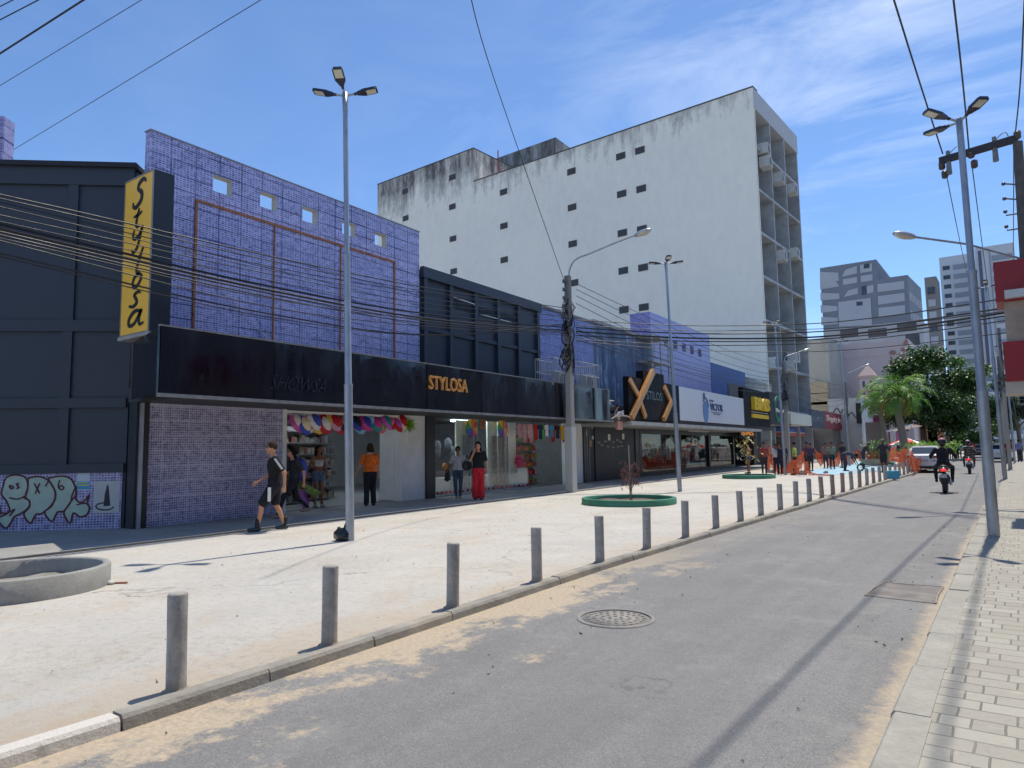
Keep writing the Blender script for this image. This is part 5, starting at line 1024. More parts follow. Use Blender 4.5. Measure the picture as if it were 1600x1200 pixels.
def lamp_head(t, ang, tilt, z, tilt2=0):
    """flat LED street luminaire pointing along ang, raised by tilt"""
    M = Matrix.Translation((0, 0, z)) @ Matrix.Rotation(ang, 4, 'Z') @ Matrix.Rotation(-tilt, 4, 'Y') @ Matrix.Scale(.7, 4)
    mb = MB(); mb.tube([(0, 0, 0), (.26, 0, 0)], .03, 8); mb.tf(M); mb.build('bracket_arm', galv, t)
    mb = MB(); mb.tube([(.24, 0, 0), (.36, 0, 0)], .04, 8)
    out = [(.32, .05), (.42, .095), (.5, .14), (.8, .14), (.86, .11), (.86, -.11), (.8, -.14), (.5, -.14), (.42, -.095), (.32, -.05)]
    n = len(out); vs = [(x, y, -.03) for x, y in out]+[(x, y*.9, .035) for x, y in out]
    mb.add(vs, [tuple(range(n)), tuple(range(2*n-1, n-1, -1))]+[(i, i+n, (i+1) % n+n, (i+1) % n) for i in range(n)]); mb.lathe([(.03, .03), (.03, .08), (.001, .085)], (.5, 0, 0), 10); mb.tf(M)
    h = mb.build('lamp_head', darkmetal, t)
    mb = MB(); mb.box(.57, .82, -.105, .105, -.036, -.029); mb.tf(M); mb.build('lens_panel', lens, h)
def lamp_post(label, x, y, H, lean=(0, 0), heads=((-90, 10), (90, 10), (0, 35)), yaw=0, r=.075):
    t = thing('street_lamp', label, 'street lamp', (0, 0, 0), 'steel three-headed street lamps')
    mb = MB(); mb.tube([(0, 0, -.1), (0, 0, H*.33)], [r, r*.97], 16); mb.build('lower_pole', galv, t)
    mb = MB(); mb.tube([(0, 0, H*.33), (0, 0, H*.335), (0, 0, H*.62)], [r*.97, r*.82, r*.8], 16); mb.tube([(0, 0, H*.62), (0, 0, H*.625), (0, 0, H)], [r*.8, r*.62, r*.6], 14)
    for z in (H*.33, H*.62): mb.tube([(0, 0, z-.02), (0, 0, z+.05)], r*1.02 if z < H*.4 else r*.86, 16)
    mb.build('upper_pole', galv, t); mb = MB(); mb.lathe([(.05, -.3), (.055, .06), (.001, .065)], (0, 0, H), 14); mb.build('top_sleeve', galv, t)
    for a, tl in heads: lamp_head(t, R_(a+yaw), R_(tl), H)
    t.location = (x, y, 0); t.rotation_euler = (R_(lean[0]), R_(lean[1]), 0); return t
lp = lamp_post('tall galvanised street lamp in front of the doorway, nearest on the concrete', -9.39, 8.12, 8.05, (.0, -1.45), ((214, 12), (36, 10), (305, 22)))
lp2 = lamp_post('galvanised street lamp between the two green ring planters and the chevron sign', -9.5, 22.75, 8.0, (0, -1.4), ((214, 6), (36, 6), (305, 12)))
lamp_post('galvanised street lamp beside the blue tarpaulin', -9.9, 37.6, 8.0, (0, -1.0), ((214, 6), (36, 6), (305, 8)))
lamp_post('galvanised street lamp behind the workers, left of the palm', -9.9, 54.5, 9.0, (0, -.8), ((214, 6), (36, 6), (305, 8)))
lamp_post('galvanised street lamp standing on the right pavement, nearest to the camera', -.43, 13.69, 6.95, (-.2, -.15), ((150, 4), (215, 20), (310, 12)), 0, .085)
p2 = gp(1570.6, 748.7); lamp_post('galvanised street lamp on the right pavement behind the leaning nearest one', p2.x, p2.y, 8.0, (0, -.8), ((180, 4), (0, 10), (270, 20)), 0, .085)
lamp_post('galvanised street lamp far along the right pavement', -.35, 62, 8.5, (0, -.5), ((180, 4), (0, 10)))
# -------- concrete utility poles
insu = mat('porcelain_brown', (.12, .09, .08), .3, 0, .2)
def cobra(t, start, end, sag=.8):
    s_, e = Vector(start), Vector(end); d = e-s_; mb = MB()
    pts = [s_, s_+Vector((d.x*.02, d.y*.02, d.z*.30)), s_+Vector((d.x*.12, d.y*.12, d.z*.55)), s_+d*.35+Vector((0, 0, d.z*.32)), s_+d*.7+Vector((0, 0, d.z*.16)), e]
    mb.tube(smooth_pts([tuple(p) for p in pts], 4), .03, 8); a = mb.build('curved_arm', galv, t)
    dd = (d-Vector((0, 0, d.z*.3))).normalized() if True else d
    dirv = (Vector(pts[-1])-Vector(pts[-2])).normalized(); X = dirv; Z = Vector((0, 0, 1)); Yv = Z.cross(X).normalized(); Z = X.cross(Yv); M = Matrix((X, Yv, Z)).transposed()
    mb = MB(); mb.ell(e+dirv*.28, (.34, .15, .09), 16, 8, M); h = mb.build('lamp_head', mat('cobra_alu', (.5, .5, .5), .35, .5, .1), t)
    mb = MB(); mb.ell(e+dirv*.34-Z*.035, (.22, .12, .09), 14, 8, M); mb.build('glass_bowl', mat('cobra_bowl', (.55, .5, .36), .2), h)
def utility_pole(label, x, y, H, clutter=1.0, seed=1, taper=(.17, .11), lean=0, grp='concrete utility poles'):
    rnd = random.Random(seed); t = thing('utility_pole', label, 'utility pole', (x, y, 0), grp); b = Vector((x, y, 0)); lx = math.sin(R_(lean))
    mb = MB(); n = 10
    for sx_, w_ in ((1, 1),):
        vs = []
        for k in range(n+1):
            z = -.1+(H+.1)*k/n; r = taper[0]+(taper[1]-taper[0])*k/n
            for q in ((-r, -r*.75), (-r*.8, -r), (r*.8, -r), (r, -r*.75), (r, r*.75), (r*.8, r), (-r*.8, r), (-r, r*.75)): vs.append((x+q[0]-lx*z, y+q[1], z))
        mb.add(vs, [(k*8+i, k*8+(i+1) % 8, (k+1)*8+(i+1) % 8, (k+1)*8+i) for k in range(n) for i in range(8)]+[tuple(range(n*8, n*8+8))])
    mb.build('pole_shaft', polecon, t)
    mb = MB()
    for z in (H-.25, H-.55, H-.85, H-1.15):
        zz = z; mb.tube([b+Vector((-lx*z, -.1, zz)), b+Vector((-lx*z, -.32, zz))], .014, 5); mb.tube([b+Vector((-lx*z, -.3, zz-.06)), b+Vector((-lx*z, -.3, zz+.06))], .04, 8)
    mb.build('insulator_rack', insu, t)
    if clutter:
        mb = MB()
        for k in range(int(40*clutter)):
            z = rnd.uniform(H*.58, H*.9); a = rnd.uniform(0, 6.28); p0 = b+Vector((-lx*z+math.cos(a)*.14, math.sin(a)*.14, z)); L_ = rnd.uniform(.15, .9)
            p1 = p0+Vector((rnd.uniform(-.15, .15), rnd.uniform(-.15, .15), -L_*.5)); p2 = p0+Vector((rnd.uniform(-.06, .06), rnd.uniform(-.06, .06), -L_)); mb.tube(smooth_pts([tuple(p0), tuple(p1), tuple(p2)], 3), rnd.uniform(.006, .02), 5)
        for k in range(int(4*clutter)):
            z = rnd.uniform(H*.55, H*.8); c = b+Vector((-lx*z+rnd.uniform(-.1, .1), -.2, z)); rr = rnd.uniform(.1, .28)
            for j in range(3): mb.tube([c+Vector((rr*math.cos(u)+rnd.uniform(-.01, .01), .02*j, rr*1.3*math.sin(u))) for u in [2*math.pi*i/18 for i in range(19)]], .012, 5, False)
        mb.build('cable_tangle', black, t)
        for k in range(int(5*clutter)):
          z = rnd.uniform(H*.58, H*.82); c = b+Vector((-lx*z+rnd.uniform(-.18, .18), -.15, z)); mb = MB(); mb.box(c.x-.07, c.x+.07, c.y-.06, c.y+.02, z-.1, z+.1)
          mb.build('junction_box', mat('junction_grey', (.18, .18, .18), .6, 0, .5, 3), t)
    return t
UP1 = F.w(0, 0, 2.6); ua = F.at(893, 767, 2.55)[0]; U1 = F.w(ua, 0, 2.55); H1 = F.at(898, 437, 2.55)[1]
up1 = utility_pole('old concrete utility pole with white base and thick cable tangle before the canopy', U1.x, U1.y, H1, 1.6, 3, (.14, .10), -.4)
mb = MB(); mb.box(U1.x-.148, U1.x+.148, U1.y-.148, U1.y+.148, .02, 2.3); wb = mb.build('whitewashed_band', stain_wall('whitewash', (.50, .49, .46), (.2, .18, .16), .5, 5.5, .6), up1)
top = Vector((U1.x, U1.y, H1)); e = yp(992, 368, U1.y+.6); cobra(up1, top+Vector((.1, .0, -.15)), e)
q2 = gp(1236, 742); U2 = F.w(F.at(1233, 745, 2.9)[0], 0, 2.9); H2 = F.at(1230, 568, 2.9)[1]
up2 = utility_pole('utility pole covered in black cables before the teal C sign', U2.x, U2.y, H2, 1.6, 5, (.17, .12), -.4); e = yp(1254, 548, U2.y+1); cobra(up2, Vector((U2.x+.1, U2.y, H2-.1)), e)
U3 = F.w(F.at(1328, 735, 3.2)[0], 0, 3.2); H3 = F.at(1322, 598, 3.2)[1]
up3 = utility_pole('slim utility pole before the cream shop right of the red sign', U3.x, U3.y, H3, .6, 6, (.16, .12), -.5); e = yp(1350, 572, U3.y+1); cobra(up3, Vector((U3.x+.1, U3.y, H3-.1)), e)
# right hand high pole with crossarm
YA = 22.0; pA = yp(1590, 222, YA); top = yp(1586, 208, YA); arm0 = yp(1468, 252, YA+.35); arm1 = yp(1590, 216, YA)
t = thing('crossarm_pole', 'dark high voltage pole with long crossarm and insulators at the upper right', 'utility pole', (pA.x+.2, YA, 0)); mb = MB()
lo = yp(1604, 420, YA); dirp = (lo-pA); base = pA+dirp*((0-pA.z)/dirp.z); mb.tube([base, pA], [.17, .11], 10); mb.build('pole_shaft', mat('weathered_pole', (.11, .095, .085), .9, 0, .3, 6, .4), t)
mb = MB(); d_ = (arm1-arm0); n_ = Vector((d_.y, -d_.x, 0)).normalized()*.07; z_ = Vector((0, 0, .09)); mb.hexa([arm0-n_-z_, arm0+n_-z_, arm1+n_-z_, arm1-n_-z_, arm0-n_+z_, arm0+n_+z_, arm1+n_+z_, arm1-n_+z_]); mb.build('crossarm', mat('crossarm_dark', (.05, .045, .05), .8, 0, .3), t)
ins = [arm0+Vector((.05, -.05, -.1)), arm0+d_*.42+Vector((0, -.05, -.02)), arm0+d_*.45+Vector((0, 0, -.3)), arm1+Vector((0, -.08, .12)), arm0+Vector((.1, 0, -.35))]
for p in ins:
    mb = MB(); 
    for k in range(3): mb.lathe([(.02, -.03), (.085, 0), (.02, .03)], p+Vector((0, .02*k, -.05*k)), 12, True, Matrix.Rotation(R_(75), 3, 'X'))
    mb.build('insulator', insu, t)
for k, f in enumerate((.12, .72)):
    p = arm0+d_*f; mb = MB(); mb.tube([p+Vector((0, 0, .22)), p+Vector((0, 0, -.45))], [.05, .07], 8); mb.tube(smooth_pts([tuple(p+Vector((0, 0, .1))), tuple(p+Vector((.25, -.1, .25))), tuple(p+Vector((.35, 0, -.1)))], 4), .012, 5); mb.build('fuse_cutout', mat('fuse_grey', (.2, .2, .2), .5, 0, .4), t)
for z in (1.15, 1.55, 1.9, 2.3): 
    mb = MB(); p = pA+dirp.normalized()*z; mb.tube([p, p+Vector((-.35, -.1, .08-.1*(z > 1.6)))], .02, 6); mb.ell(p+Vector((-.36, -.1, .08)), .05, 8, 6); mb.build('secondary_insulator', insu, t)
e = yp(1420, 369, YA-2.2); s_ = yp(1598, 405, YA); mb = MB(); mb.tube([s_, (s_+e)/2+Vector((0, 0, .1)), e], .03, 8); mb.build('lamp_arm', galv, t)
dv = (e-s_).normalized(); Yv = Vector((0, 0, 1)).cross(dv).normalized(); M = Matrix((dv, Yv, dv.cross(Yv))).transposed()
mb = MB(); mb.ell(e+dv*.12, (.33, .14, .085), 14, 8, M); h = mb.build('lamp_head', mat('cobra_alu', (.5, .5, .5)), t); mb = MB(); mb.ell(e+dv*.14-Vector((0, 0, .03)), (.22, .11, .07), 12, 8, M); mb.build('glass_bowl', mat('cobra_bowl', (.5, .5, .4)), h)
# distant poles on the right
for i, (px, py, H, Yv) in enumerate(((1583, 640, 8, 30), (1591, 640, 8.5, 36), (1576, 640, 8, 48), (1571, 640, 8, 64))):
    p = yp(px, 700, Yv); utility_pole(['dark cable-laden pole under the red sign tower', 'second dark pole under the red sign tower, nearer the edge', 'thin pole beyond the right hand lamp post', 'farthest thin pole on the right pavement'][i], p.x+(.5 if i < 2 else 0), Yv, H if i > 1 else 4.6, 1.8 if i < 2 else .5, 20+i, (.10, .08), 0)
# =====================================================================  CABLES
CN = {}
def cable(pts, r=.012, sag=0, k=10, name='overhead_cable', lab='', grp=None, n=5):
    if grp:
        k2 = CN[lab] = CN.get(lab, -1)+1; lab = lab+', '+(ORD[k2] if k2 else 'first')+' from the top'
    pts = [Vector(p) for p in pts]
    if len(pts) == 2:
        a, b = pts; pts = [a.lerp(b, i/k)-Vector((0, 0, 4*sag*(i/k)*(1-i/k))) for i in range(k+1)]
    else: pts = [Vector(p) for p in smooth_pts([tuple(p) for p in pts], 6)]
    mb = MB(); mb.tube(pts, r*(1.35 if grp else 1), n); o = mb.build(name, cabm); return tag(o, lab, 'cable', grp)
cabm = mat('cable_sheath', (.016, .016, .018), .5, 0, .3)
DC = 2.6
LB = 'overhead cable from the left edge to the utility pole'; GB = 'cables of the bundle running left from the utility pole'
for y0, y1, y2, y3, r in ((304, 402, 452, 482, .010), (310, 409, 458, 486, .008), (316, 418, 461, 490, .007), (336, 430, 476, 494, .007), (350, 449, 492, 512, .017), (357, 455, 499, 517, .020), (362, 460, 503, 519, .011), (367, 466, 507, 521, .010), (396, 492, 523, 505, .012), (401, 497, 524, 513, .008), (323, 424, 468, 497, .006), (372, 468, 500, 509, .007), (376, 481, 511, 524, .008), (346, 440, 484, 502, .006)):
    dd = DC+random.uniform(-.15, .15); P4 = [(F.at(x, y, dd)) for x, y in ((0, y0), (430, y1), (680, y2), (889, y3))]
    a0, a1 = P4[0], P4[1]; sl_ = (a1[1]-a0[1])/(a1[0]-a0[0]); ext = (a0[0]-9, a0[1]-sl_*9*1.5)
    cable([F.w(a, z, dd) for a, z in [ext]+P4], r, lab=LB, grp=GB)
# from pole 1 to pole 2
for k, (y0, y1) in enumerate(((443, 575), (452, 580), (462, 588), (474, 592), (506, 600), (514, 604), (520, 608), (526, 612), (531, 606), (517, 596))):
    dd = DC; a = F.w(F.at(900, y0, dd)[0], F.at(900, y0, dd)[1], dd); b = F.w(F.at(1230, y1, 2.9)[0], F.at(1230, y1, 2.9)[1], 2.9); cable([a, b], .009+.004*(k in (5, 6)), .35+.12*(k % 4), lab='cable between the first and second utility poles', grp='cables between the first two utility poles')
for k, (y0, y1) in enumerate(((572, 602), (582, 608), (596, 618), (604, 622), (612, 628))):
    a = F.w(F.at(1231, y0, 2.9)[0], F.at(1231, y0, 2.9)[1], 2.9); b = F.w(F.at(1322, y1, 3.2)[0], F.at(1322, y1, 3.2)[1], 3.2); cable([a, b], .012, .4+.1*k, lab='cable between the second and third utility poles', grp='cables between the second and third utility poles')
for k in range(5): a = F.w(F.at(1322, 604, 3.2)[0], H3-.2*k, 3.2); cable([a, yp(1390, 640+6*k, 96)], .014, .5+.1*k, lab='cable running on past the palms', grp='cables beyond the third utility pole')
# street crossing cables, pole 1 -> right side
for k, (y0, ym, y1, r) in enumerate(((500, 507, 462, .012), (512, 520, 478, .016), (518, 528, 486, .022), (524, 532, 492, .014), (508, 515, 484, .009), (530, 538, 500, .010), (533, 550, 520, .008))):
    a = F.w(F.at(900, y0, DC)[0], F.at(900, y0, DC)[1], DC); b = yp(1598, y1-(y0-500)*.1, 17.6+k*.2); m_ = yp(1262, ym, a.y*.55+17.6*.45+9); 
    a_ = Vector(a); pm_ = a_.lerp(b, .5); d = ray(1240, ym); tt = ((pm_.x)/d.x) if abs(d.x) > 1e-6 else 1; pm_ = Vector((d.x*tt, d.y*tt, CH+d.z*tt))
    tq_ = [a_.lerp(pm_, .5)-Vector((0, 0, .12))]; cable([a_, tq_[0], pm_, pm_.lerp(b, .5)-Vector((0, 0, .1)), b], r, lab='cable crossing the street from the utility pole to the right', grp='cables crossing the street')
# overhead service wires
cable([yp(724, -60, 9), yp(752, 60, 11), yp(800, 205, 14.5), F.w(F.at(884, 446, DC)[0], F.at(884, 446, DC)[1], DC)], .011, lab='single dark wire dropping from the top of the picture to the utility pole', name='service_wire')
for i, (x0, y0, x1, y1, lab) in enumerate(((1397, 0, 1473, 240, 'high wire from the top edge to the left end of the crossarm'), (1490, 0, 1514, 232, 'high wire from the top edge to the middle of the crossarm'), (1600, 20, 1587, 205, 'high wire from the top edge to the pole end of the crossarm'))):
    d = ray(x0, y0); t_ = 8.0/d.z; m_ = Vector((d.x*t_, d.y*t_, 9.5)); e_ = yp(x1, y1, YA); cable([Vector((m_.x+(m_.x-e_.x)*2.5, -20, 9.6)), Vector((m_.x+(m_.x-e_.x)*1.0, -3, 9.45)), m_, e_], [.019, .019, .016][i], lab=lab, name='high_voltage_wire')
for i, (x0, y0, x1, y1, lab) in enumerate(((1478, 268, 1512, 430, 'wire running on from the left end of the crossarm'), (1519, 260, 1548, 480, 'wire running on from the middle of the crossarm'), (1584, 225, 1582, 450, 'wire running on from the pole end of the crossarm'))):
    cable([yp(x0, y0, YA), yp(x1, y1, 46)], .014, .2, lab=lab, name='high_voltage_wire')
def up_wire(x0, y0, x1, y1, r, d0, lab):   # the wires that cross the upper left corner, 7-8 m above the plaza
    cable([yp(x0, y0, d0), yp(x1, y1, d0*.9)], r, .0, lab=lab, name='overhead_wire')
def at_h(px, py, H): 
    d = ray(px, py); t_ = (H-CH)/d.z; return Vector((d.x*t_, d.y*t_, H))
for (x0, y0, x1, y1, r, H, lab) in ((-60, 283, 460, -32, .007, 9.5, 'thin grey wire crossing the sky to the top left corner, lowest of four'), (-60, 170, 300, -48, .006, 9.0, 'thin grey wire crossing the top left corner, second lowest'), (-60, 122, 180, -32, .014, 8, 'thick dark cable crossing the top left corner'), (-60, 62, 110, -26, .009, 8.3, 'dark cable above the thick one in the top left corner'), (-60, 40, 60, -20, .008, 8.5, 'short dark cable nearest the top left corner')):
    cable([at_h(x0, y0, H*.96), at_h(x1, y1, H)], r, 0, lab=lab, name='overhead_wire')
cable([S(248, 330, .06) and F.w(*S(252, 330, .06), .06), F.w(*S(430, 540, .06), .06)], .008, .15, lab='pale loose wire hanging diagonally across the violet tiles', name='loose_wire').data.materials[0] = mat('pale_wire', (.45, .43, .42), .6)
# =====================================================================  PLANTERS AND PLANTS
def ring(name, label, c, r, h, th, m, soil, grp=None):
    t = thing(name, label, 'planter', (c[0], c[1], 0), grp); mb = MB(); mb.lathe([(r, -.02), (r, h-.015), (r-.015, h), (r-th+.015, h), (r-th, h-.015), (r-th, -.02)], (c[0], c[1], 0), 56); mb.build('ring_wall', m, t)
    mb = MB(); n = 30; vs = [(c[0], c[1], .03)]; 
    for rr in (.4, .75, 1):
        for k in range(n): vs.append((c[0]+(r-th)*rr*math.cos(2*math.pi*k/n), c[1]+(r-th)*rr*math.sin(2*math.pi*k/n), .05+random.uniform(-.02, .03)))
    fs = [(0, 1+k, 1+(k+1) % n) for k in range(n)]+[(1+j*n+k, 1+(j+1)*n+k, 1+(j+1)*n+(k+1) % n, 1+j*n+(k+1) % n) for j in range(2) for k in range(n)]; mb.add(vs, fs, True); mb.build('soil', soil, t); return t
soil = mat('dry_soil', (.15, .11, .08), .95, 0, .4, 6, .8, fine=25); soilg = mat('greyish_soil', (.26, .24, .21), .95, 0, .3, 3, .5)
e1 = gp(180, 890, .2); cR = Vector((-10.75, 3.62, 0)); ring('concrete_ring_planter', 'empty round bare concrete planter ring at the left edge', (-9.36, 3.20), .93, .245, .09, mat('raw_ring_concrete', (.34, .33, .30), .9, 0, .2, 2.5, .4, fine=40), soilg)
gpt_ = mat('green_ring_paint', (.055, .22, .13), .55, 0, .2, 3, .2)
g1a, g1b = gp(915, 786), gp(1053, 791); c1 = (g1a+g1b)/2; r1 = (g1a-g1b).length/2; ring('green_ring_planter', 'green painted ring planter with a leafless reddish sapling, nearer one', (c1.x-.15, c1.y+.35), r1*.98, .17, .10, gpt_, soil, 'green ring planters')
g2a, g2b = gp(1125, 748), gp(1209, 747); c2 = (g2a+g2b)/2; r2 = (g2a-g2b).length/2; ring('green_ring_planter', 'green painted ring planter with a small yellow leaved sapling', (c2.x, c2.y+.3), r2*.98, .17, .10, gpt_, soil, 'green ring planters')
g3a, g3b = gp(1352, 727), gp(1388, 727); c3 = (g3a+g3b)/2; ring('green_ring_planter', 'green ring planter behind the wheelbarrow and workers', (c3.x, c3.y+.3), 1.15, .2, .10, gpt_, soil, 'green ring planters')
twig = mat('twig_bark', (.16, .10, .08), .9, 0, .3, 20, .3)
def leaf(mb, p, d, L_, w_, up=Vector((0, 0, 1))):
    d = d.normalized(); s_ = d.cross(up); s_ = s_.normalized() if s_.length > .01 else Vector((1, 0, 0)); m_ = p+d*L_*.5+Vector((0, 0, .04*L_)); mb.add([p, m_+s_*w_/2, p+d*L_, m_-s_*w_/2], [(0, 1, 2, 3)])
# sapling 1: bare reddish
b = Vector((c1.x-.15, c1.y+.45, .04)); t = thing('sapling', 'thin staked sapling with drooping reddish dry leaves in the nearer green planter', 'sapling', b); mb = MB(); mb.tube([b, b+Vector((.01, 0, .7)), b+Vector((0, 0, 1.55))], [.022, .02, .016], 7); mb.build('wooden_stake', mat('stake_wood', (.32, .25, .2), .8, 0, .2, 10), t)
mb = MB(); lm = MB(); tips = []
for k in range(34):
    z = random.uniform(.25, 1.0); a = random.uniform(0, 6.28); p0 = b+Vector((.03, 0, z*.9)); p1 = p0+Vector((math.cos(a)*.16, math.sin(a)*.16, .22)); p2 = p1+Vector((math.cos(a)*.14, math.sin(a)*.14, random.uniform(-.15, .12))); mb.tube([p0, p1, p2], [.006, .004, .002], 4)
    for j in range(7): leaf(lm, p1.lerp(p2, random.random()), Vector((random.uniform(-1, 1), random.uniform(-1, 1), -1.6)), random.uniform(.07, .14), .018)
mb.tube([b+Vector((.05, 0, 0)), b+Vector((.04, .01, .9))], .012, 6); mb.build('branches', twig, t); lm.build('leaves', mat('dry_red_leaf', (.22, .07, .06), .8, 0, .4, 30), t)
b = Vector((c2.x, c2.y+.3, .04)); t = thing('sapling', 'small sapling with yellow green and white leaves in the second green planter', 'sapling', b); mb = MB(); mb.tube([b, b+Vector((-.05, 0, .6)), b+Vector((.1, 0, 1.1))], [.03, .02, .01], 6); lm = MB(); lw = MB()
for k in range(90):
    p = b+Vector((random.gauss(0, .28), random.gauss(0, .25), random.uniform(.8, 1.9))); leaf(lm if k % 4 else lw, p, Vector((random.uniform(-1, 1), random.uniform(-1, 1), random.uniform(-.8, .6))), .26, .11)
mb.build('trunk', twig, t); lm.build('leaves', mat('yellow_leaf', (.30, .26, .05), .6, 0, .4, 8), t); lw.build('pale_leaves', mat('pale_leaf', (.5, .5, .42), .6), t)
def broad_tree(label, base, H, crownc, crr, nleaf, cols, lsz, trunk_r=.25, seed=1, lean=(0, 0), grp=None, droop=0, name='leafy_tree', limbs=7, cl=26):
    rnd = random.Random(seed); t = thing(name, label, 'tree', base, grp); b = Vector(base); cc = b+Vector(crownc); mb = MB(); fork = b+Vector((lean[0], lean[1], H*.38))
    mb.tube([b+Vector((0, 0, -.1)), b.lerp(fork, .5)+Vector((.08, 0, 0)), fork], [trunk_r, trunk_r*.85, trunk_r*.75], 10)
    clumps = []
    for k in range(cl):
        while True:
            v = Vector((rnd.uniform(-1, 1), rnd.uniform(-1, 1), rnd.uniform(-1, 1)))
            if v.length < 1: break
        v = v.normalized()*(v.length**.35)*.86; clumps.append((cc+Vector((v.x*crr[0], v.y*crr[1], v.z*crr[2])), rnd.uniform(.22, .42)*min(crr)))
    for k in range(limbs): c, r = clumps[k]; mid = fork.lerp(c, .5)+Vector((0, 0, .12*H*.3)); mb.tube([fork, mid, c], [trunk_r*.5, trunk_r*.3, trunk_r*.1], 7)
    mb.build('trunk', mat('bark', (.13, .105, .085), .95, 0, .35, 6, .7), t)
    lms = [MB() for _ in cols]
    for i in range(nleaf):
        c, r = clumps[rnd.randrange(cl)]
        v = Vector((rnd.gauss(0, 1), rnd.gauss(0, 1), rnd.gauss(0, 1))).normalized()*r*(rnd.random()**.45)*1.15; v.z *= .75; p = c+v
        d = Vector((rnd.uniform(-1, 1), rnd.uniform(-1, 1), rnd.uniform(-.9, .3)-droop)); leaf(lms[(i*7+int(c.x*3)) % len(cols)], p, d, lsz*rnd.uniform(.6, 1.3), lsz*.5, Vector((rnd.uniform(-.6, .6), rnd.uniform(-.6, .6), 1)))
    for k, lm in enumerate(lms):
        if lm.v: lm.build('crown', leafm(cols[k]), t)
    return t
def leafm(c):
    k = 'leaf_%.3f_%.3f_%.3f' % c
    if k in MT: return MT[k]
    m, nt, b = newmat(k); n = nse(nt, pos_vec(nt), 1.2, 3); col = mixc(nt, rng(nt, n, .3, .7), tuple(x*.7 for x in c), tuple(x*1.35 for x in c)); nt.links.new(col, b.inputs['Base Color']); b.inputs['Roughness'].default_value = .45
    tr = nt.nodes.new('ShaderNodeBsdfTranslucent'); nt.links.new(mixc(nt, 1, col, (.9, 1, .4), 'MULTIPLY'), tr.inputs[0]); ms = nt.nodes.new('ShaderNodeMixShader'); ms.inputs[0].default_value = .3; nt.links.new(b.outputs[0], ms.inputs[1]); nt.links.new(tr.outputs[0], ms.inputs[2]); nt.links.new(ms.outputs[0], nt.nodes['Material Output'].inputs[0]); MT[k] = m; return m
YT = 78; tb = yp(1443, 690, YT); tc_ = yp(1452, 612, YT); tb.z = 0
broad_tree('big dense dark green tree on the left side of the street behind the palm', tb, 9, (tc_.x-tb.x, 0, tc_.z), (4.9, 4.4, 4.3), 17000, [(.035, .09, .022), (.055, .125, .028), (.025, .06, .02)], .42, .32, 4, (0, 0), None, 0, cl=34)
tc2 = yp(1506, 604, 92); tb2 = Vector((yp(1470, 690, 92).x, 92, 0)); broad_tree('green tree with hanging branches leaning over the street behind the big dark tree', tb2, 9, (tc2.x-tb2.x, 0, tc2.z+.3), (3.0, 3, 3.4), 7000, [(.06, .15, .03), (.09, .19, .04)], .4, .25, 9, (1, 0), cl=18)
tb3 = Vector((yp(1516, 690, 118).x, 118, 0)); tc3 = yp(1518, 677, 118); broad_tree('round low dark green tree in the middle distance over the street', tb3, 5, (tc3.x-tb3.x, 0, tc3.z), (3.6, 3.4, 2.9), 9000, [(.05, .12, .04), (.075, .15, .05)], .4, .22, 12, cl=22)
tb4 = Vector((yp(1566, 690, 85).x, 85, 0)); broad_tree('small light green tree beside the right pavement far away', tb4, 5, (0, 0, 4.2), (2.2, 2.2, 1.6), 2500, [(.07, .15, .03), (.05, .11, .03)], .35, .15, 15, cl=12)
tb5 = Vector((yp(1592, 690, 70).x, 70, 0)); broad_tree('green tree behind the cables at the right edge', tb5, 7, (0, 0, 5), (2.6, 2.6, 2.2), 3500, [(.05, .12, .03), (.03, .07, .02)], .35, .18, 16, cl=14)
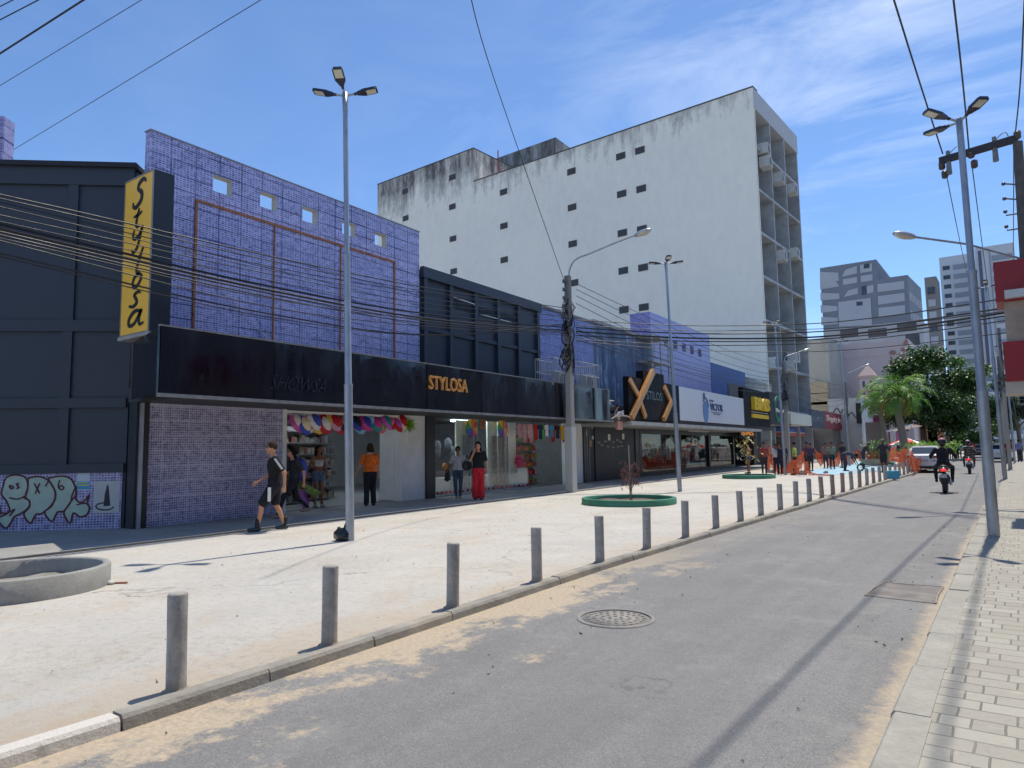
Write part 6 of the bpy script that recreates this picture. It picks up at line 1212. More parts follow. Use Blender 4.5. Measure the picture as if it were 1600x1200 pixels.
def palm(label, base, H, n, L_, seed, tr=.2, cols=((.10, .20, .03), (.05, .12, .02))):
    rnd = random.Random(seed); t = thing('palm_tree', label, 'palm', base, 'palms on the plaza'); b = Vector(base); mb = MB(); pts = [b+Vector((.12*math.sin(k*.5), 0, H*k/10)) for k in range(11)]; mb.tube(pts, [tr*(1.25-.04*k+.03*(k % 2)) for k in range(11)], 12)
    mb.build('trunk', mat('palm_bark', (.24, .2, .16), .95, 0, .3, 5, .6, (1, 1, 5)), t); top = pts[-1]
    mb = MB(); mb.tube([top-Vector((0, 0, .1)), top+Vector((0, 0, .7))], [tr*.9, tr*.45], 10); mb.build('crown_shaft', leafm((.12, .2, .05)), t)
    for i in range(n):
        az = i*2.399+rnd.uniform(-.25, .25); u_ = (i+.5)/n; el = R_(82-95*u_+rnd.uniform(-8, 8)); L2 = L_*rnd.uniform(.85, 1.12)*(1 if u_ < .8 else .8); h = Vector((math.cos(az), math.sin(az), 0)); p = top+Vector((0, 0, .5)); fr = MB(); ns = 18; mid = [p.copy()]; a_ = el
        for k in range(ns): p = p+(h*math.cos(a_)+Vector((0, 0, math.sin(a_))))*L2/ns; mid.append(p.copy()); a_ -= R_(rnd.uniform(3.5, 5.0)+k*.22)
        fr.tube(mid, [.03*(1-k/(ns+2)) for k in range(ns+1)], 5)
        for k in range(2, ns):
            d = (mid[k+1]-mid[k]).normalized(); s_ = d.cross(Vector((0, 0, 1))); s_ = s_.normalized() if s_.length > .05 else h.cross(Vector((0, 0, 1))); ll = .26*L_*math.sin(math.pi*(k+1.0)/(ns+3))+.1
            for sg_ in (-1, 1):
                for j in range(2):
                    if rnd.random() < .12: continue
                    q = mid[k].lerp(mid[k+1], j/2); dv = (s_*sg_*rnd.uniform(.6, 1.1)+d*rnd.uniform(.6, 1.1)+Vector((0, 0, rnd.uniform(-.7, .25)))).normalized(); e_ = q+dv*ll*rnd.uniform(.8, 1.15); m_ = q.lerp(e_, .55)+Vector((0, 0, .03)); e_.z -= .12*ll; w2 = d*.022; fr.add([q-w2, q+w2, m_+w2*1.3, m_-w2*1.3, e_], [(0, 1, 2, 3), (3, 2, 4)])
        fr.build('frond', leafm(cols[i % len(cols)]) if u_ < .85 else leafm((.2, .17, .05)), t)
    return t
pb_ = yp(1409, 690, 56); pt = yp(1411, 628, 56); pb_.z = 0; palm('thick trunked palm with arching bright green fronds before the big tree', pb_, pt.z, 34, 2.65, 3, .24, ((.20, .38, .05), (.13, .27, .035), (.09, .2, .03)))
pb2 = yp(1382, 690, 60); pt2 = yp(1384, 640, 60); pb2.z = 0; palm('slimmer palm just left of the thick trunked one', pb2, pt2.z, 22, 1.9, 8, .16, ((.12, .26, .035), (.08, .17, .03)))
b = Vector((c3.x, c3.y+.3, .05)); t = thing('planted_shrub', 'young broad leaved shrub in the green planter among the workers', 'shrub', b); lm = MB(); mb = MB(); mb.tube([b, b+Vector((0, 0, 1.0))], .03, 6); mb.build('stem', twig, t)
for k in range(150): p = b+Vector((random.gauss(0, .4), random.gauss(0, .4), random.uniform(.5, 1.7))); leaf(lm, p, Vector((random.uniform(-1, 1), random.uniform(-1, 1), random.uniform(-.4, .8))), .4, .12)
lm.build('leaves', leafm((.10, .25, .05)), t)
b = Vector((yp(1455, 700, 50).x, 50, 0)); t = thing('planted_shrub', 'low bright yellow green shrub behind the white car', 'shrub', b); lm = MB()
for k in range(400): p = b+Vector((random.gauss(0, .7), random.gauss(0, .3), random.uniform(.7, 1.45))); leaf(lm, p, Vector((random.uniform(-1, 1), random.uniform(-1, 1), random.uniform(.2, 1.2))), .4, .1)
lm.build('leaves', leafm((.2, .35, .04)), t)
# =====================================================================  ORANGE NETTING, WORKS, SMALL THINGS
netm, nt, b_ = newmat('orange_net'); b_.inputs['Base Color'].default_value = (.72, .13, .04, 1); b_.inputs['Roughness'].default_value = .6
wv = nt.nodes.new('ShaderNodeTexNoise'); wv.inputs['Scale'].default_value = 26; nt.links.new(pos_vec(nt), wv.inputs['Vector']); nt.links.new(rng(nt, wv.outputs[0], .40, .5, .45, 1), b_.inputs['Alpha'])
def net(label, posts, drop, seed, low=.04, mtl=None):
    """safety net hung in swags between points posts=[(x,y,ztop)], foot crumpled on the ground"""
    rnd = random.Random(seed); mb = MB(); nv = 9; cols = []
    for i in range(len(posts)-1):
        a, b = Vector(posts[i]), Vector(posts[i+1]); n = max(4, int((a-b).length/.12))
        for k in range(n+(i == len(posts)-2)):
            f = k/n; p = a.lerp(b, f); sag = drop*4*f*(1-f); top = max(.12, p.z-sag+rnd.uniform(-.03, .03)); col = []
            for j in range(nv):
                g_ = j/(nv-1); bot_ = max(low, top-.55-.35*abs(math.sin(f*3.1))); z = top*(1-g_)+bot_*g_; w_ = .05*math.sin(k*1.1+j*.9+seed)+rnd.uniform(-.012, .012); col.append((p.x+w_, p.y+w_*.6+.05*math.cos(k*.8), z))
            cols.append(col)
    vs = [v for c in cols for v in c]; mb.add(vs, [(i*nv+j, (i+1)*nv+j, (i+1)*nv+j+1, i*nv+j+1) for i in range(len(cols)-1) for j in range(nv-1)])
    return tag(mb.build('safety_net', mtl or netm), label, 'safety net')
def netpx(lst): return [(gp(x, yb).x, gp(x, yb).y, h) for x, yb, h in lst]
net('orange safety net sagging in deep swags before the striped shop', netpx([(1200, 732, .6), (1203, 738, 1.5), (1222, 741, .35), (1245, 739, 1.35), (1246, 741, .3)]), .32, 1)
net('orange safety net peaked over a stone beside the blue tarpaulin', netpx([(1222, 740, .3), (1256, 744, 1.25), (1262, 744, .7), (1275, 744, .12), (1300, 745, .08)]), .15, 2)
net('tangled orange safety net heaped along the shops behind the tarpaulin', netpx([(1275, 731, 1.4), (1290, 730, 1.5), (1300, 731, .7), (1315, 729, 1.5), (1316, 728, .5)]), .5, 3)
net('orange safety net strung behind the workers', netpx([(1316, 728, .9), (1340, 726, 1.2), (1365, 725, 1.1), (1390, 724, 1.3), (1415, 722, 1.2)]), .3, 4)
net('orange safety net around the end of the bollard row by the white car', netpx([(1405, 741, 1.1), (1416, 742, 1.35), (1427, 741, 1.2), (1431, 738, .8), (1441, 737, .85)]), .1, 5)
net('orange safety net along the plaza edge left of the white car', netpx([(1380, 726, 1.2), (1400, 722, 1.3), (1425, 720, 1.2), (1432, 722, 1.1)]), .25, 6)
p = [gp(1264, 737), gp(1282, 744), gp(1372, 737), gp(1400, 722), gp(1330, 722), gp(1285, 731)]
mb = MB(); mb.xpoly([(v.x, v.y) for v in p], .0, .012); tag(mb.build('blue_tarpaulin', mat('pale_blue_tarp', (.36, .56, .66), .5, 0, .1, 1.2, .5)), 'pale blue plastic sheet spread on the ground around the workers', 'tarpaulin')
for i, (px, py, s_) in enumerate(((1205, 739, .22), (1254, 742, .28), (1290, 740, .15))):
    c = gp(px, py); mb = MB(); rnd = random.Random(i); vs = []; mb.ell(c+Vector((0, 0, s_*.35)), (s_, s_*.7, s_*.5), 7, 5); mb.v = [(v[0]+rnd.uniform(-.04, .04), v[1]+rnd.uniform(-.04, .04), max(0, v[2]+rnd.uniform(-.03, .03))) for v in mb.v]; mb.sm = [False]*len(mb.sm)
    tag(mb.build('stone', concrete), ['rough stone holding down the net before the dark shops', 'rough stone under the peak of the orange net', 'small stone at the edge of the tarpaulin'][i], 'stone')
# wheelbarrow
def wheelbarrow(px, py):
    c = gp(px, py); t = thing('wheelbarrow', 'shallow dirty wheelbarrow full of cement between the workers', 'wheelbarrow', c); mb = MB(); rims = [(-.75, .62), (.75, .62)]
    n = 4; top = [(-.78, -.38, .66), (.72, -.38, .66), (.72, .38, .66), (-.78, .38, .66)]; bot = [(-.35, -.22, .34), (.4, -.22, .34), (.4, .22, .34), (-.35, .22, .34)]
    mb.add([c+Vector(v) for v in bot+top], [(3, 2, 1, 0), (0, 1, 5, 4), (1, 2, 6, 5), (2, 3, 7, 6), (3, 0, 4, 7)]); mb.add([c+Vector(v) for v in [(-.7, -.34, .62), (.65, -.34, .62), (.65, .34, .62), (-.7, .34, .62)]], [(0, 1, 2, 3)]); mb.build('tray', mat('barrow_tray', (.28, .25, .2), .8, 0, .3), t)
    mb = MB(); mb.lathe([(.12, -.04), (.19, -.04), (.2, 0), (.19, .04), (.12, .04)], c+Vector((-.7, 0, .2)), 18, True, Matrix.Rotation(R_(90), 3, 'X')); mb.build('wheel', black, t)
    mb = MB()
    for s_ in (-.25, .25): mb.tube([c+Vector((-.7, s_*.3, .2)), c+Vector((.2, s_, .33)), c+Vector((1.15, s_*1.2, .62))], .018, 6); mb.tube([c+Vector((.4, s_, .36)), c+Vector((.5, s_, .0))], .015, 6)
    mb.build('frame', rust, t)
wheelbarrow(1366, 736)
p = gp(1393, 748); mb = MB(); mb.box(-.28, .28, -.2, .2, 0, .35); mb.tf(Matrix.Translation(p) @ Matrix.Rotation(.4, 4, 'Z')); tag(mb.build('blue_crate', mat('cyan_box', (.08, .38, .55), .5), bevel=.02), 'small light blue box behind the bollards near the tarpaulin', 'box')
# bin bag at the foot of the near lamp post
bb = gp(537, 845); mb = MB(); rnd = random.Random(5)
mb.ell(bb+Vector((-.03, 0, .10)), (.17, .13, .13), 18, 12); nv = []
for v in mb.v:
    q = Vector(v); n_ = noise.noise(q*14)*.05; q += (q-bb-Vector((0, 0, .09))).normalized()*n_; nv.append((q.x, q.y, max(0, q.z)))
mb.v = nv; mb.tube([bb+Vector((0, 0, .17)), bb+Vector((.01, 0, .22)), bb+Vector((.05, .02, .26))], [.02, .012, .05], 7); tag(mb.build('rubbish_bag', mat('bag_plastic', (.02, .02, .024), .25, 0, .3)), 'small tied black rubbish bag against the foot of the near lamp post', 'rubbish bag')
c = gp(172, 913); mb = MB(); mb.ell(c+Vector((0, 0, .02)), (.07, .05, .025), 8, 5); tag(mb.build('broken_stone', mat('pale_chip', (.5, .48, .45), .8)), 'pale chip of concrete lying beside the bare planter ring', 'stone')
c = gp(188, 912); mb = MB(); mb.box(-.08, .08, -.015, .015, 0, .02); mb.tf(Matrix.Translation(c) @ Matrix.Rotation(.7, 4, 'Z')); tag(mb.build('brick_shard', mat('brick_shard', (.4, .16, .1), .9)), 'thin reddish brick shard beside the bare planter ring', 'brick shard')
c = gp(540, 1043, 0)
# parasols / awnings in the distance
def parasol(label, px, py, Yv, col1, col2, r, hz):
    c = yp(px, 690, Yv); t = thing('market_umbrella', label, 'umbrella', (c.x, Yv, 0)); z = yp(px, py, Yv).z
    for j, cl in enumerate((col1, col2)):
        mb = MB()
        for k in range(8):
            if k % 2 != j: continue
            a0, a1 = math.pi*k/4, math.pi*(k+1)/4; mb.add([(c.x, Yv, z), (c.x+r*math.cos(a0), Yv+r*math.sin(a0), z-hz), (c.x+r*math.cos(a1), Yv+r*math.sin(a1), z-hz)], [(0, 1, 2)])
        mb.build('canopy_panels', mat('umb_%.2f%.2f%.2f' % cl, cl, .7, 0, .05), t)
    mb = MB(); mb.tube([(c.x, Yv, 0), (c.x, Yv, z)], .03, 6); mb.build('pole', galv, t)
parasol('red and white market umbrella behind the palm trunk', 1416, 684, 70, srgb(225, 50, 60), srgb(240, 236, 230), 1.6, .6)
parasol('blue and white market umbrella right of the palm trunk', 1428, 687, 78, srgb(60, 70, 150), srgb(200, 205, 225), 1.6, .4)
a = yp(1385, 673, 68); mb = MB(); mb.add([a+Vector((0, 0, 0)), a+Vector((1.9, 0, .5)), a+Vector((2.6, 1.5, .35)), a+Vector((.5, 1.6, -.05)), a+Vector((0, 0, -.15)), a+Vector((1.9, 0, .35))], [(0, 1, 2, 3), (0, 4, 5, 1)]); aw = tag(mb.build('white_awning', mat('white_canvas', (.75, .74, .7), .7)), 'white canvas awning on poles before the magenta building', 'awning'); mb = MB(); mb.tube([Vector((a.x+.1, a.y, 0)), a+Vector((.1, 0, 0))], .03, 6); mb.tube([Vector((a.x+1.9, a.y, 0)), a+Vector((1.9, 0, .4))], .03, 6); mb.build('pole', galv, aw)
# =====================================================================  VEHICLES
def sedan(label, loc, yaw, paint, grp=None, name='parked_car'):
    t = thing(name, label, 'car', (0, 0, 0), grp); W = .88
    # profile stations from rear (y=-2.25) to front (y=2.25): (y, half width, z bottom, z belt, deck)
    st = [(-2.27, .70, .42, .80), (-2.22, .80, .30, .96), (-2.0, .86, .22, 1.02), (-1.4, .88, .2, 1.0), (-.6, .89, .2, .96), (.6, .89, .2, .94), (1.3, .88, .2, .90), (1.9, .85, .22, .78), (2.2, .74, .3, .66), (2.28, .6, .4, .56)]
    mb = MB(); vs = []; n = 8
    for y, w_, z0, z1 in st:
        for q in ((-w_*.92, z0), (-w_, z0+.18), (-w_, z1-.18), (-w_*.9, z1), (w_*.9, z1), (w_, z1-.18), (w_, z0+.18), (w_*.92, z0)): vs.append((q[0], y, q[1]))
    m_ = len(st); mb.add(vs, [(i*n+k, i*n+(k+1) % n, (i+1)*n+(k+1) % n, (i+1)*n+k) for i in range(m_-1) for k in range(n)]+[tuple(range(n))[::-1], tuple(range((m_-1)*n, m_*n))], False)
    bd = mb.build('body', paint, t, bevel=.03)
    ca = [(-1.95, .70, .99, 1.0), (-1.25, .64, .99, 1.36), (-.5, .61, .97, 1.45), (.2, .62, .95, 1.42), (1.15, .72, .9, .93)]
    mb = MB(); vs = []
    for y, w_, z0, z1 in ca: vs += [(-.80, y, z0-.02), (-w_, y, z1-.03), (-w_+.1, y, z1), (w_-.1, y, z1), (w_, y, z1-.03), (.80, y, z0-.02)]
    n = 6; m_ = len(ca); mb.add(vs, [(i*n+k, i*n+(k+1) % n, (i+1)*n+(k+1) % n, (i+1)*n+k) for i in range(m_-1) for k in range(n)]+[tuple(range(n))[::-1], tuple(range((m_-1)*n, m_*n))]); mb.build('cabin', paint, t, bevel=.02)
    gm2 = mat('car_glass', (.03, .04, .05), .05, 0, .1, 1, 0)
    mb = MB(); mb.add([(-.60, -1.90, 1.045), (.60, -1.90, 1.045), (.55, -1.28, 1.365), (-.55, -1.28, 1.365)], [(0, 1, 2, 3)]); mb.build('rear_window', gm2, t)
    for s_ in (-1, 1):
        mb = MB(); mb.add([(s_*.80, -1.45, 1.02), (s_*.80, .75, .98), (s_*.70, .2, 1.36), (s_*.69, -.9, 1.36)], [(0, 1, 2, 3) if s_ > 0 else (3, 2, 1, 0)]); mb.build('side_window', gm2, t)
        mb = MB(); mb.box(min(s_*.45, s_*.80), max(s_*.45, s_*.80), -2.285, -2.15, .80, .93); mb.build('tail_light', mat('tail_red', (.35, .02, .02), .2), t)
        for y in (-1.38, 1.4):
            mb = MB(); M = Matrix.Rotation(R_(90), 3, 'Y'); mb.lathe([(.2, -.1), (.31, -.1), (.325, -.05), (.325, .05), (.31, .1), (.2, .1)], (s_*.8, y, .325), 22, True, M); w_ = mb.build('wheel', black, t); mb = MB(); mb.lathe([(.001, .09*s_), (.2, .1*s_)], (s_*.8, y, .325), 12, False, M); mb.build('rim', galv, w_)
        mb = MB(); mb.ell((s_*.98, .72, 1.02), (.1, .06, .07), 10, 6); mb.build('mirror', paint, t)
    mb = MB(); mb.add([(1.1*.55, 1.1, .945)]+[(-.6, 1.12, .95), (-.55, .3, 1.40), (.55, .3, 1.40)], [(0, 3, 2, 1)]); mb.build('windscreen', gm2, t)
    mb = MB(); mb.box(-.8, .8, -2.30, -2.15, .26, .36); mb.build('bumper_skirt', black, t); mb = MB(); mb.box(-.2, .2, -2.31, -2.27, .62, .72); mb.build('number_plate', mat('plate_grey', (.4, .4, .42), .5), t)
    t.location = loc; t.rotation_euler = (0, 0, yaw); return t
cw = mat('white_car_paint', (.62, .62, .62), .18, 0, .04, 1, 0); cs = mat('silver_car_paint', (.42, .43, .45), .2, .4, .04, 1, 0); cdk = mat('dark_car_paint', (.06, .07, .08), .2, 0, .1, 1, 0); cr = mat('red_car_paint', (.35, .03, .03), .2, 0, .1, 1, 0)
cp = gp(1448, 740, ZR); sedan('white sedan standing at the left kerb behind the orange net', (yp(1449, 740, 45.5).x, 45.5, ZR), R_(2), cw)
for px, Yv, m_, lb in ((1529, 92, cdk, 'dark car with pale roof far down the street beside the round tree'), (1562, 70, cw, 'white car far down the right side before the beige wall'), (1541, 125, cs, 'tiny silver car farthest down the street')):
    sedan(lb, (yp(px, 700, Yv).x, Yv, ZR), 0, m_)
def motorbike(label, loc, yaw, tail, dark=True, box=False):
    t = thing('motorbike', label, 'motorbike', (0, 0, 0), 'motorbikes riding away'); MR = Matrix.Rotation(R_(90), 3, 'Y')
    for y in (-.62, .68):
        mb = MB(); mb.lathe([(.21, -.05), (.27, -.065), (.3, -.03), (.305, 0), (.3, .03), (.27, .065), (.21, .05)], (0, y, .305), 24, True, MR); w_ = mb.build('wheel', black, t); mb = MB(); mb.lathe([(.001, .03), (.2, .03), (.21, 0), (.2, -.03), (.001, -.03)], (0, y, .305), 16, False, MR); mb.build('rim', darkmetal, w_)
    mb = MB(); mb.tube([(0, .45, .75), (0, .25, .82), (0, 0, .78)], [.1, .15, .12], 12); mb.ell((0, .15, .86), (.13, .26, .12)); mb.build('fuel_tank', blackpaint, t)
    mb = MB(); mb.ell((0, -.3, .80), (.15, .36, .065), 14, 8); mb.ell((0, -.55, .84), (.12, .2, .06), 12, 6); mb.build('seat', black, t)
    mb = MB(); mb.ell((0, -.6, .76), (.13, .26, .10), 12, 8); mb.build('tail_cowl', mat('cowl_dark', (.03, .032, .04), .25), t)
    mb = MB(); mb.ell((0, -.84, .74), (.085, .035, .045), 12, 6); mb.build('tail_light', mat('tail_glow', (.8, .02, .02), .3, 0, 0, 1, 0, (1, 1, 1), 1.2), t)
    mb = MB(); mb.box(-.09, .09, -.93, -.92, .50, .62); mb.build('number_plate', mat('plate_grey', (.4, .4, .42), .5), t)
    mb = MB(); mb.box(-.07, .07, -.93, -.78, .36, .5) ; mb.tube([(0, -.6, .7), (0, -.9, .58)], .03, 6); mb.build('mudguard', black, t)
    mb = MB(); mb.ell((0, .1, .42), (.16, .26, .2), 12, 8); mb.tube([(0, .6, .3), (0, .42, .95)], .03, 8); mb.tube([(.07, -.62, .3), (.1, -.2, .5)], .025, 6); mb.tube([(-.07, -.62, .3), (-.1, -.2, .5)], .025, 6); mb.build('engine_frame', darkmetal, t)
    mb = MB(); mb.tube([(.14, .2, .32), (.16, -.3, .28), (.18, -.72, .36)], [.025, .035, .05], 8); mb.build('exhaust', galv, t)
    mb = MB(); mb.tube([(-.36, .32, 1.0), (-.12, .42, 1.0), (.12, .42, 1.0), (.36, .32, 1.0)], .016, 6); mb.build('handlebar', darkmetal, t)
    for s_ in (-1, 1):
        mb = MB(); mb.tube([(s_*.25, .36, 1.0), (s_*.33, .34, 1.17)], .008, 5); mb.ell((s_*.35, .33, 1.19), (.06, .015, .04), 8, 5); mb.build('mirror', black, t); mb = MB(); mb.ell((s_*.14, -.80, .70), (.03, .03, .025), 6, 4); mb.build('indicator', mat('amber', (.6, .22, .03), .3), t)
    t.location = loc; t.rotation_euler = (0, 0, yaw); return t
m1 = Vector((-2.02, 26.4, ZR)); m2 = Vector((-2.16, 42.9, ZR))
motorbike('dark motorbike with round red tail light, nearer one, rider in black', m1, R_(3), 0); motorbike('dark motorbike farther ahead carrying a rider in stripes', m2, R_(2), 0)
# =====================================================================  PEOPLE
def remesh(mb, name, m, parent, vox, smooth=6):
    me = bpy.data.meshes.new('tmp'); me.from_pydata(mb.v, [], mb.f); me.update(); o = bpy.data.objects.new('tmp', me); C.objects.link(o)
    r = o.modifiers.new('r', 'REMESH'); r.mode = 'VOXEL'; r.voxel_size = vox; r.adaptivity = 0; s_ = o.modifiers.new('s', 'SMOOTH'); s_.factor = .5; s_.iterations = smooth
    bpy.context.view_layer.update(); dg = bpy.context.evaluated_depsgraph_get(); nm = bpy.data.meshes.new_from_object(o.evaluated_get(dg)); bpy.data.objects.remove(o); bpy.data.meshes.remove(me)
    nm.name = name; nm.materials.clear(); nm.materials.append(m); nm.polygons.foreach_set('use_smooth', [True]*len(nm.polygons)); q = bpy.data.objects.new(name, nm); C.objects.link(q); q.parent = parent; return q
def cap(mb, p, q, r0, r1, n=10, k=5):
    p, q = Vector(p), Vector(q); mb.ell(p, r0, n, 7); mb.ell(q, r1, n, 7); mb.tube([p.lerp(q, i/k) for i in range(k+1)], [r0+(r1-r0)*i/k for i in range(k+1)], n)
def loft(mb, rings, n=16):
    """rings: (centre, rx, ry) stacked; oriented across the local direction of the chain"""
    vs = []; m_ = len(rings); P_ = [Vector(r[0]) for r in rings]
    for i, (c, rx, ry) in enumerate(rings):
        d = (P_[min(i+1, m_-1)]-P_[max(i-1, 0)]).normalized(); X = Vector((1, 0, 0)); X = (X-d*X.dot(d)).normalized(); Yv = d.cross(X)
        for k in range(n): t_ = 2*math.pi*k/n; vs.append(P_[i]+X*rx*math.cos(t_)+Yv*ry*math.sin(t_))
    mb.add(vs, [(i*n+k, i*n+(k+1) % n, (i+1)*n+(k+1) % n, (i+1)*n+k) for i in range(m_-1) for k in range(n)]+[tuple(range(n))[::-1], tuple(range((m_-1)*n, m_*n))], True)
ST = dict(pel=(0, 0, .93), wst=(0, 0, 1.08), chs=(0, .0, 1.28), nck=(0, 0, 1.44), hd=(0, .02, 1.60), shL=(-.17, 0, 1.39), shR=(.17, 0, 1.39), elL=(-.23, -.02, 1.11), elR=(.23, -.02, 1.11), wrL=(-.25, .05, .88), wrR=(.25, .05, .88), hpL=(-.085, 0, .92), hpR=(.085, 0, .92), knL=(-.09, .02, .50), knR=(.09, .02, .50), anL=(-.10, 0, .08), anR=(.10, 0, .08))
SK = {'tan': srgb(196, 140, 108), 'brown': srgb(132, 84, 62), 'dark': srgb(84, 54, 42)}
def cloth(c):
    k = 'cloth_%.3f_%.3f_%.3f' % tuple(c)
    if k in MT: return MT[k]
    m, nt, b = newmat(k); P = pos_vec(nt, (1, 1, .45)); n = nse(nt, P, 9, 5, .6, 1.2); c2 = mixc(nt, rng(nt, n, .35, .65), tuple(x*.7 for x in c), tuple(min(1, x*1.25+.004) for x in c)); nt.links.new(c2, b.inputs['Base Color']); b.inputs['Roughness'].default_value = .9; bump(nt, b, n, 1, .06); MT[k] = m; return m
def person(label, loc, face, H=1.7, pose=None, skin='brown', shirt=(.02, .02, .02), sleeve=1, trouser=(.02, .02, .03), leg='long', hair=(.015, .012, .01), hairlen=0, near=True, wide=1.0, shoe=(.02, .02, .02), cap_=None, glasses=False, helmet=None, wideleg=0, grp=None, feetdir=None, bra=False, sit=False):
    """one figure facing +Y locally, turned by face degrees (0 = away from the camera along the street)"""
    J = dict(ST); J.update(pose or {}); J = {k: Vector(v) for k, v in J.items()}; k_ = H/1.7
    t = thing('person', label, 'person', (0, 0, 0), grp); vx = .0125 if near else .03; sm = mat('skin_'+skin, SK[skin], .55, 0, .06, 4, .02)
    W_ = wide; mb = MB()
    hz = J['hd']; up = (hz-J['nck']).normalized()
    mb.ell(hz+Vector((0, .0, .02)), (.080, .094, .112), 16, 12); mb.ell(hz+Vector((0, .055, -.055)), (.048, .04, .045), 10, 8); mb.tube([hz+Vector((0, .085, .02)), hz+Vector((0, .112, -.018))], [.012, .02], 8)
    for s_ in (-1, 1): mb.ell(hz+Vector((s_*.075, -.01, -.005)), (.014, .022, .032), 8, 6)
    cap(mb, J['nck']-Vector((0, 0, .03)), hz-Vector((0, .01, .07)), .057, .052)
    T = [(J['pel']-Vector((0, 0, .03)), .150*W_, .105*W_), (J['pel']+Vector((0, 0, .04)), .160*W_, .11*W_), (J['wst'], .128*W_, .092*W_), (J['chs'], .155*W_, .105*W_), (J['chs'].lerp(J['nck'], .6), .16*W_, .085*W_), (J['nck'], .06, .055)]
    loft(mb, T)
    for s_ in 'LR':
        cap(mb, J['sh'+s_], J['el'+s_], .050*W_, .040); cap(mb, J['el'+s_], J['wr'+s_], .038, .026)
        cap(mb, J['hp'+s_], J['kn'+s_], .085*W_, .055); d = J['an'+s_]-J['kn'+s_]; mid = J['kn'+s_]+d*.35-Vector((0, .012, 0)); cap(mb, J['kn'+s_], mid, .052, .052); cap(mb, mid, J['an'+s_], .05, .034)
        cap(mb, J['an'+s_]-Vector((0, .02, .035)), J['an'+s_]+Vector((0, .13, -.05)), .036, .028)
        w_ = J['wr'+s_]; hd_ = (w_-J['el'+s_]).normalized(); sd = hd_.cross(Vector((0, 1, 0))); sd = (Vector((0, 1, 0))-hd_*hd_.y).normalized() if abs(hd_.y) < .9 else Vector((0, 0, 1)); pl = w_+hd_*.055
        cap(mb, w_, pl, .024, .03)
        if near:
            for i, (o_, l_) in enumerate(((.027, .055), (.010, .068), (-.008, .064), (-.025, .05))):
                b0_ = pl+sd*o_+hd_*.015; m0 = b0_+hd_*l_*.6; cv = hd_.cross(sd)*(.012 if s_ == 'L' else -.012); cap(mb, b0_, m0, .0095, .0088, 7, 2); cap(mb, m0, m0+hd_*l_*.45+cv, .0088, .0075, 7, 2)
            th = w_+hd_*.03+sd*.022; cap(mb, th, th+hd_*.035+sd*.028, .012, .010, 7, 2); cap(mb, th+hd_*.035+sd*.028, th+hd_*.07+sd*.03, .010, .008, 7, 2)
        else: cap(mb, pl, pl+hd_*.06, .03, .018)
    body = remesh(mb, 'body', sm, t, .0095 if near else .025, 3)
    # shirt
    mb = MB(); g = .014
    TS = [(J['pel']+Vector((0, 0, .0)), .168*W_, .122*W_), (J['pel']+Vector((0, 0, .06)), .17*W_, .125*W_), (J['wst'], .150*W_, .112*W_), (J['chs'], .172*W_, .122*W_), (J['chs'].lerp(J['nck'], .55), .175*W_, .1*W_), (J['nck']-Vector((0, 0, .015)), .085, .075)]
    if bra: TS = TS[2:4]; TS = [(J['wst']+Vector((0, 0, .05)), .137*W_, .1*W_), (J['chs']+Vector((0, .01, .04)), .162*W_, .118*W_)]
    loft(mb, TS)
    if not bra:
        for s_ in 'LR':
            e_ = J['sh'+s_].lerp(J['el'+s_], .72 if sleeve < 2 else 1); 
            if sleeve: cap(mb, J['sh'+s_], e_, .066*W_, .062 if sleeve < 2 else .052)
            if sleeve == 2: cap(mb, J['el'+s_], J['wr'+s_].lerp(J['el'+s_], .06), .052, .04)
    remesh(mb, 'shirt', cloth(shirt), t, vx, 3)
    # trousers / shorts
    if trouser is not None:
        mb = MB(); loft(mb, [(J['pel']-Vector((0, 0, .07)), .165*W_, .125*W_), (J['pel']+Vector((0, 0, .02)), .168*W_, .124*W_), (J['pel']+Vector((0, 0, .09)), .150*W_, .11*W_)])
        for s_ in 'LR':
            if leg == 'long': cap(mb, J['hp'+s_], J['kn'+s_], .098*W_, .068+wideleg*.5); cap(mb, J['kn'+s_], J['an'+s_]+Vector((0, 0, .03)), .068+wideleg*.5, .05+wideleg)
            elif leg == 'shorts': cap(mb, J['hp'+s_], J['hp'+s_].lerp(J['kn'+s_], .86), .108*W_, .098)
            elif leg == 'mini': cap(mb, J['hp'+s_], J['hp'+s_].lerp(J['kn'+s_], .32), .1*W_, .1)
        remesh(mb, {'long': 'trousers', 'shorts': 'shorts', 'mini': 'shorts'}[leg], cloth(trouser), t, vx, 3)
    for s_ in 'LR':
        mb = MB(); a_ = J['an'+s_]; cap(mb, a_-Vector((0, .03, .035)), a_+Vector((0, .15, -.045)), .046, .037, 10); mb.v = [(v[0], v[1], max(v[2], min(a_.z-.085, .0) if a_.z < .15 else a_.z-.09)) for v in mb.v]
        q = mb.build('shoe', mat('shoe_%.2f' % shoe[0], shoe, .6, 0, .1, 9), t)
    hm = mat('hair_%.3f' % hair[0], hair, .95, 0, .35, 12, .6, spec=.1)
    if helmet:
        mb = MB(); mb.ell(hz+Vector((0, -.01, .035)), (.128, .15, .14), 20, 14); h = mb.build('helmet', mat('helmet_gloss', (.015, .02, .02), .12, 0, .1), t)
        mb = MB(); mb.ell(hz+Vector((0, -.02, .10)), (.105, .12, .082), 16, 8); mb.build('crown_stripe', mat('helmet_trim%.1f' % helmet[0], helmet, .2), h)
    elif cap_:
        mb = MB(); mb.ell(hz+Vector((0, -.005, .06)), (.084, .1, .075), 14, 8); mb.tube([hz+Vector((0, .06, .05)), hz+Vector((0, .16, .04))], [.05, .03], 8); mb.build('cap', mat('cap_%.2f' % cap_[0], cap_, .8), t)
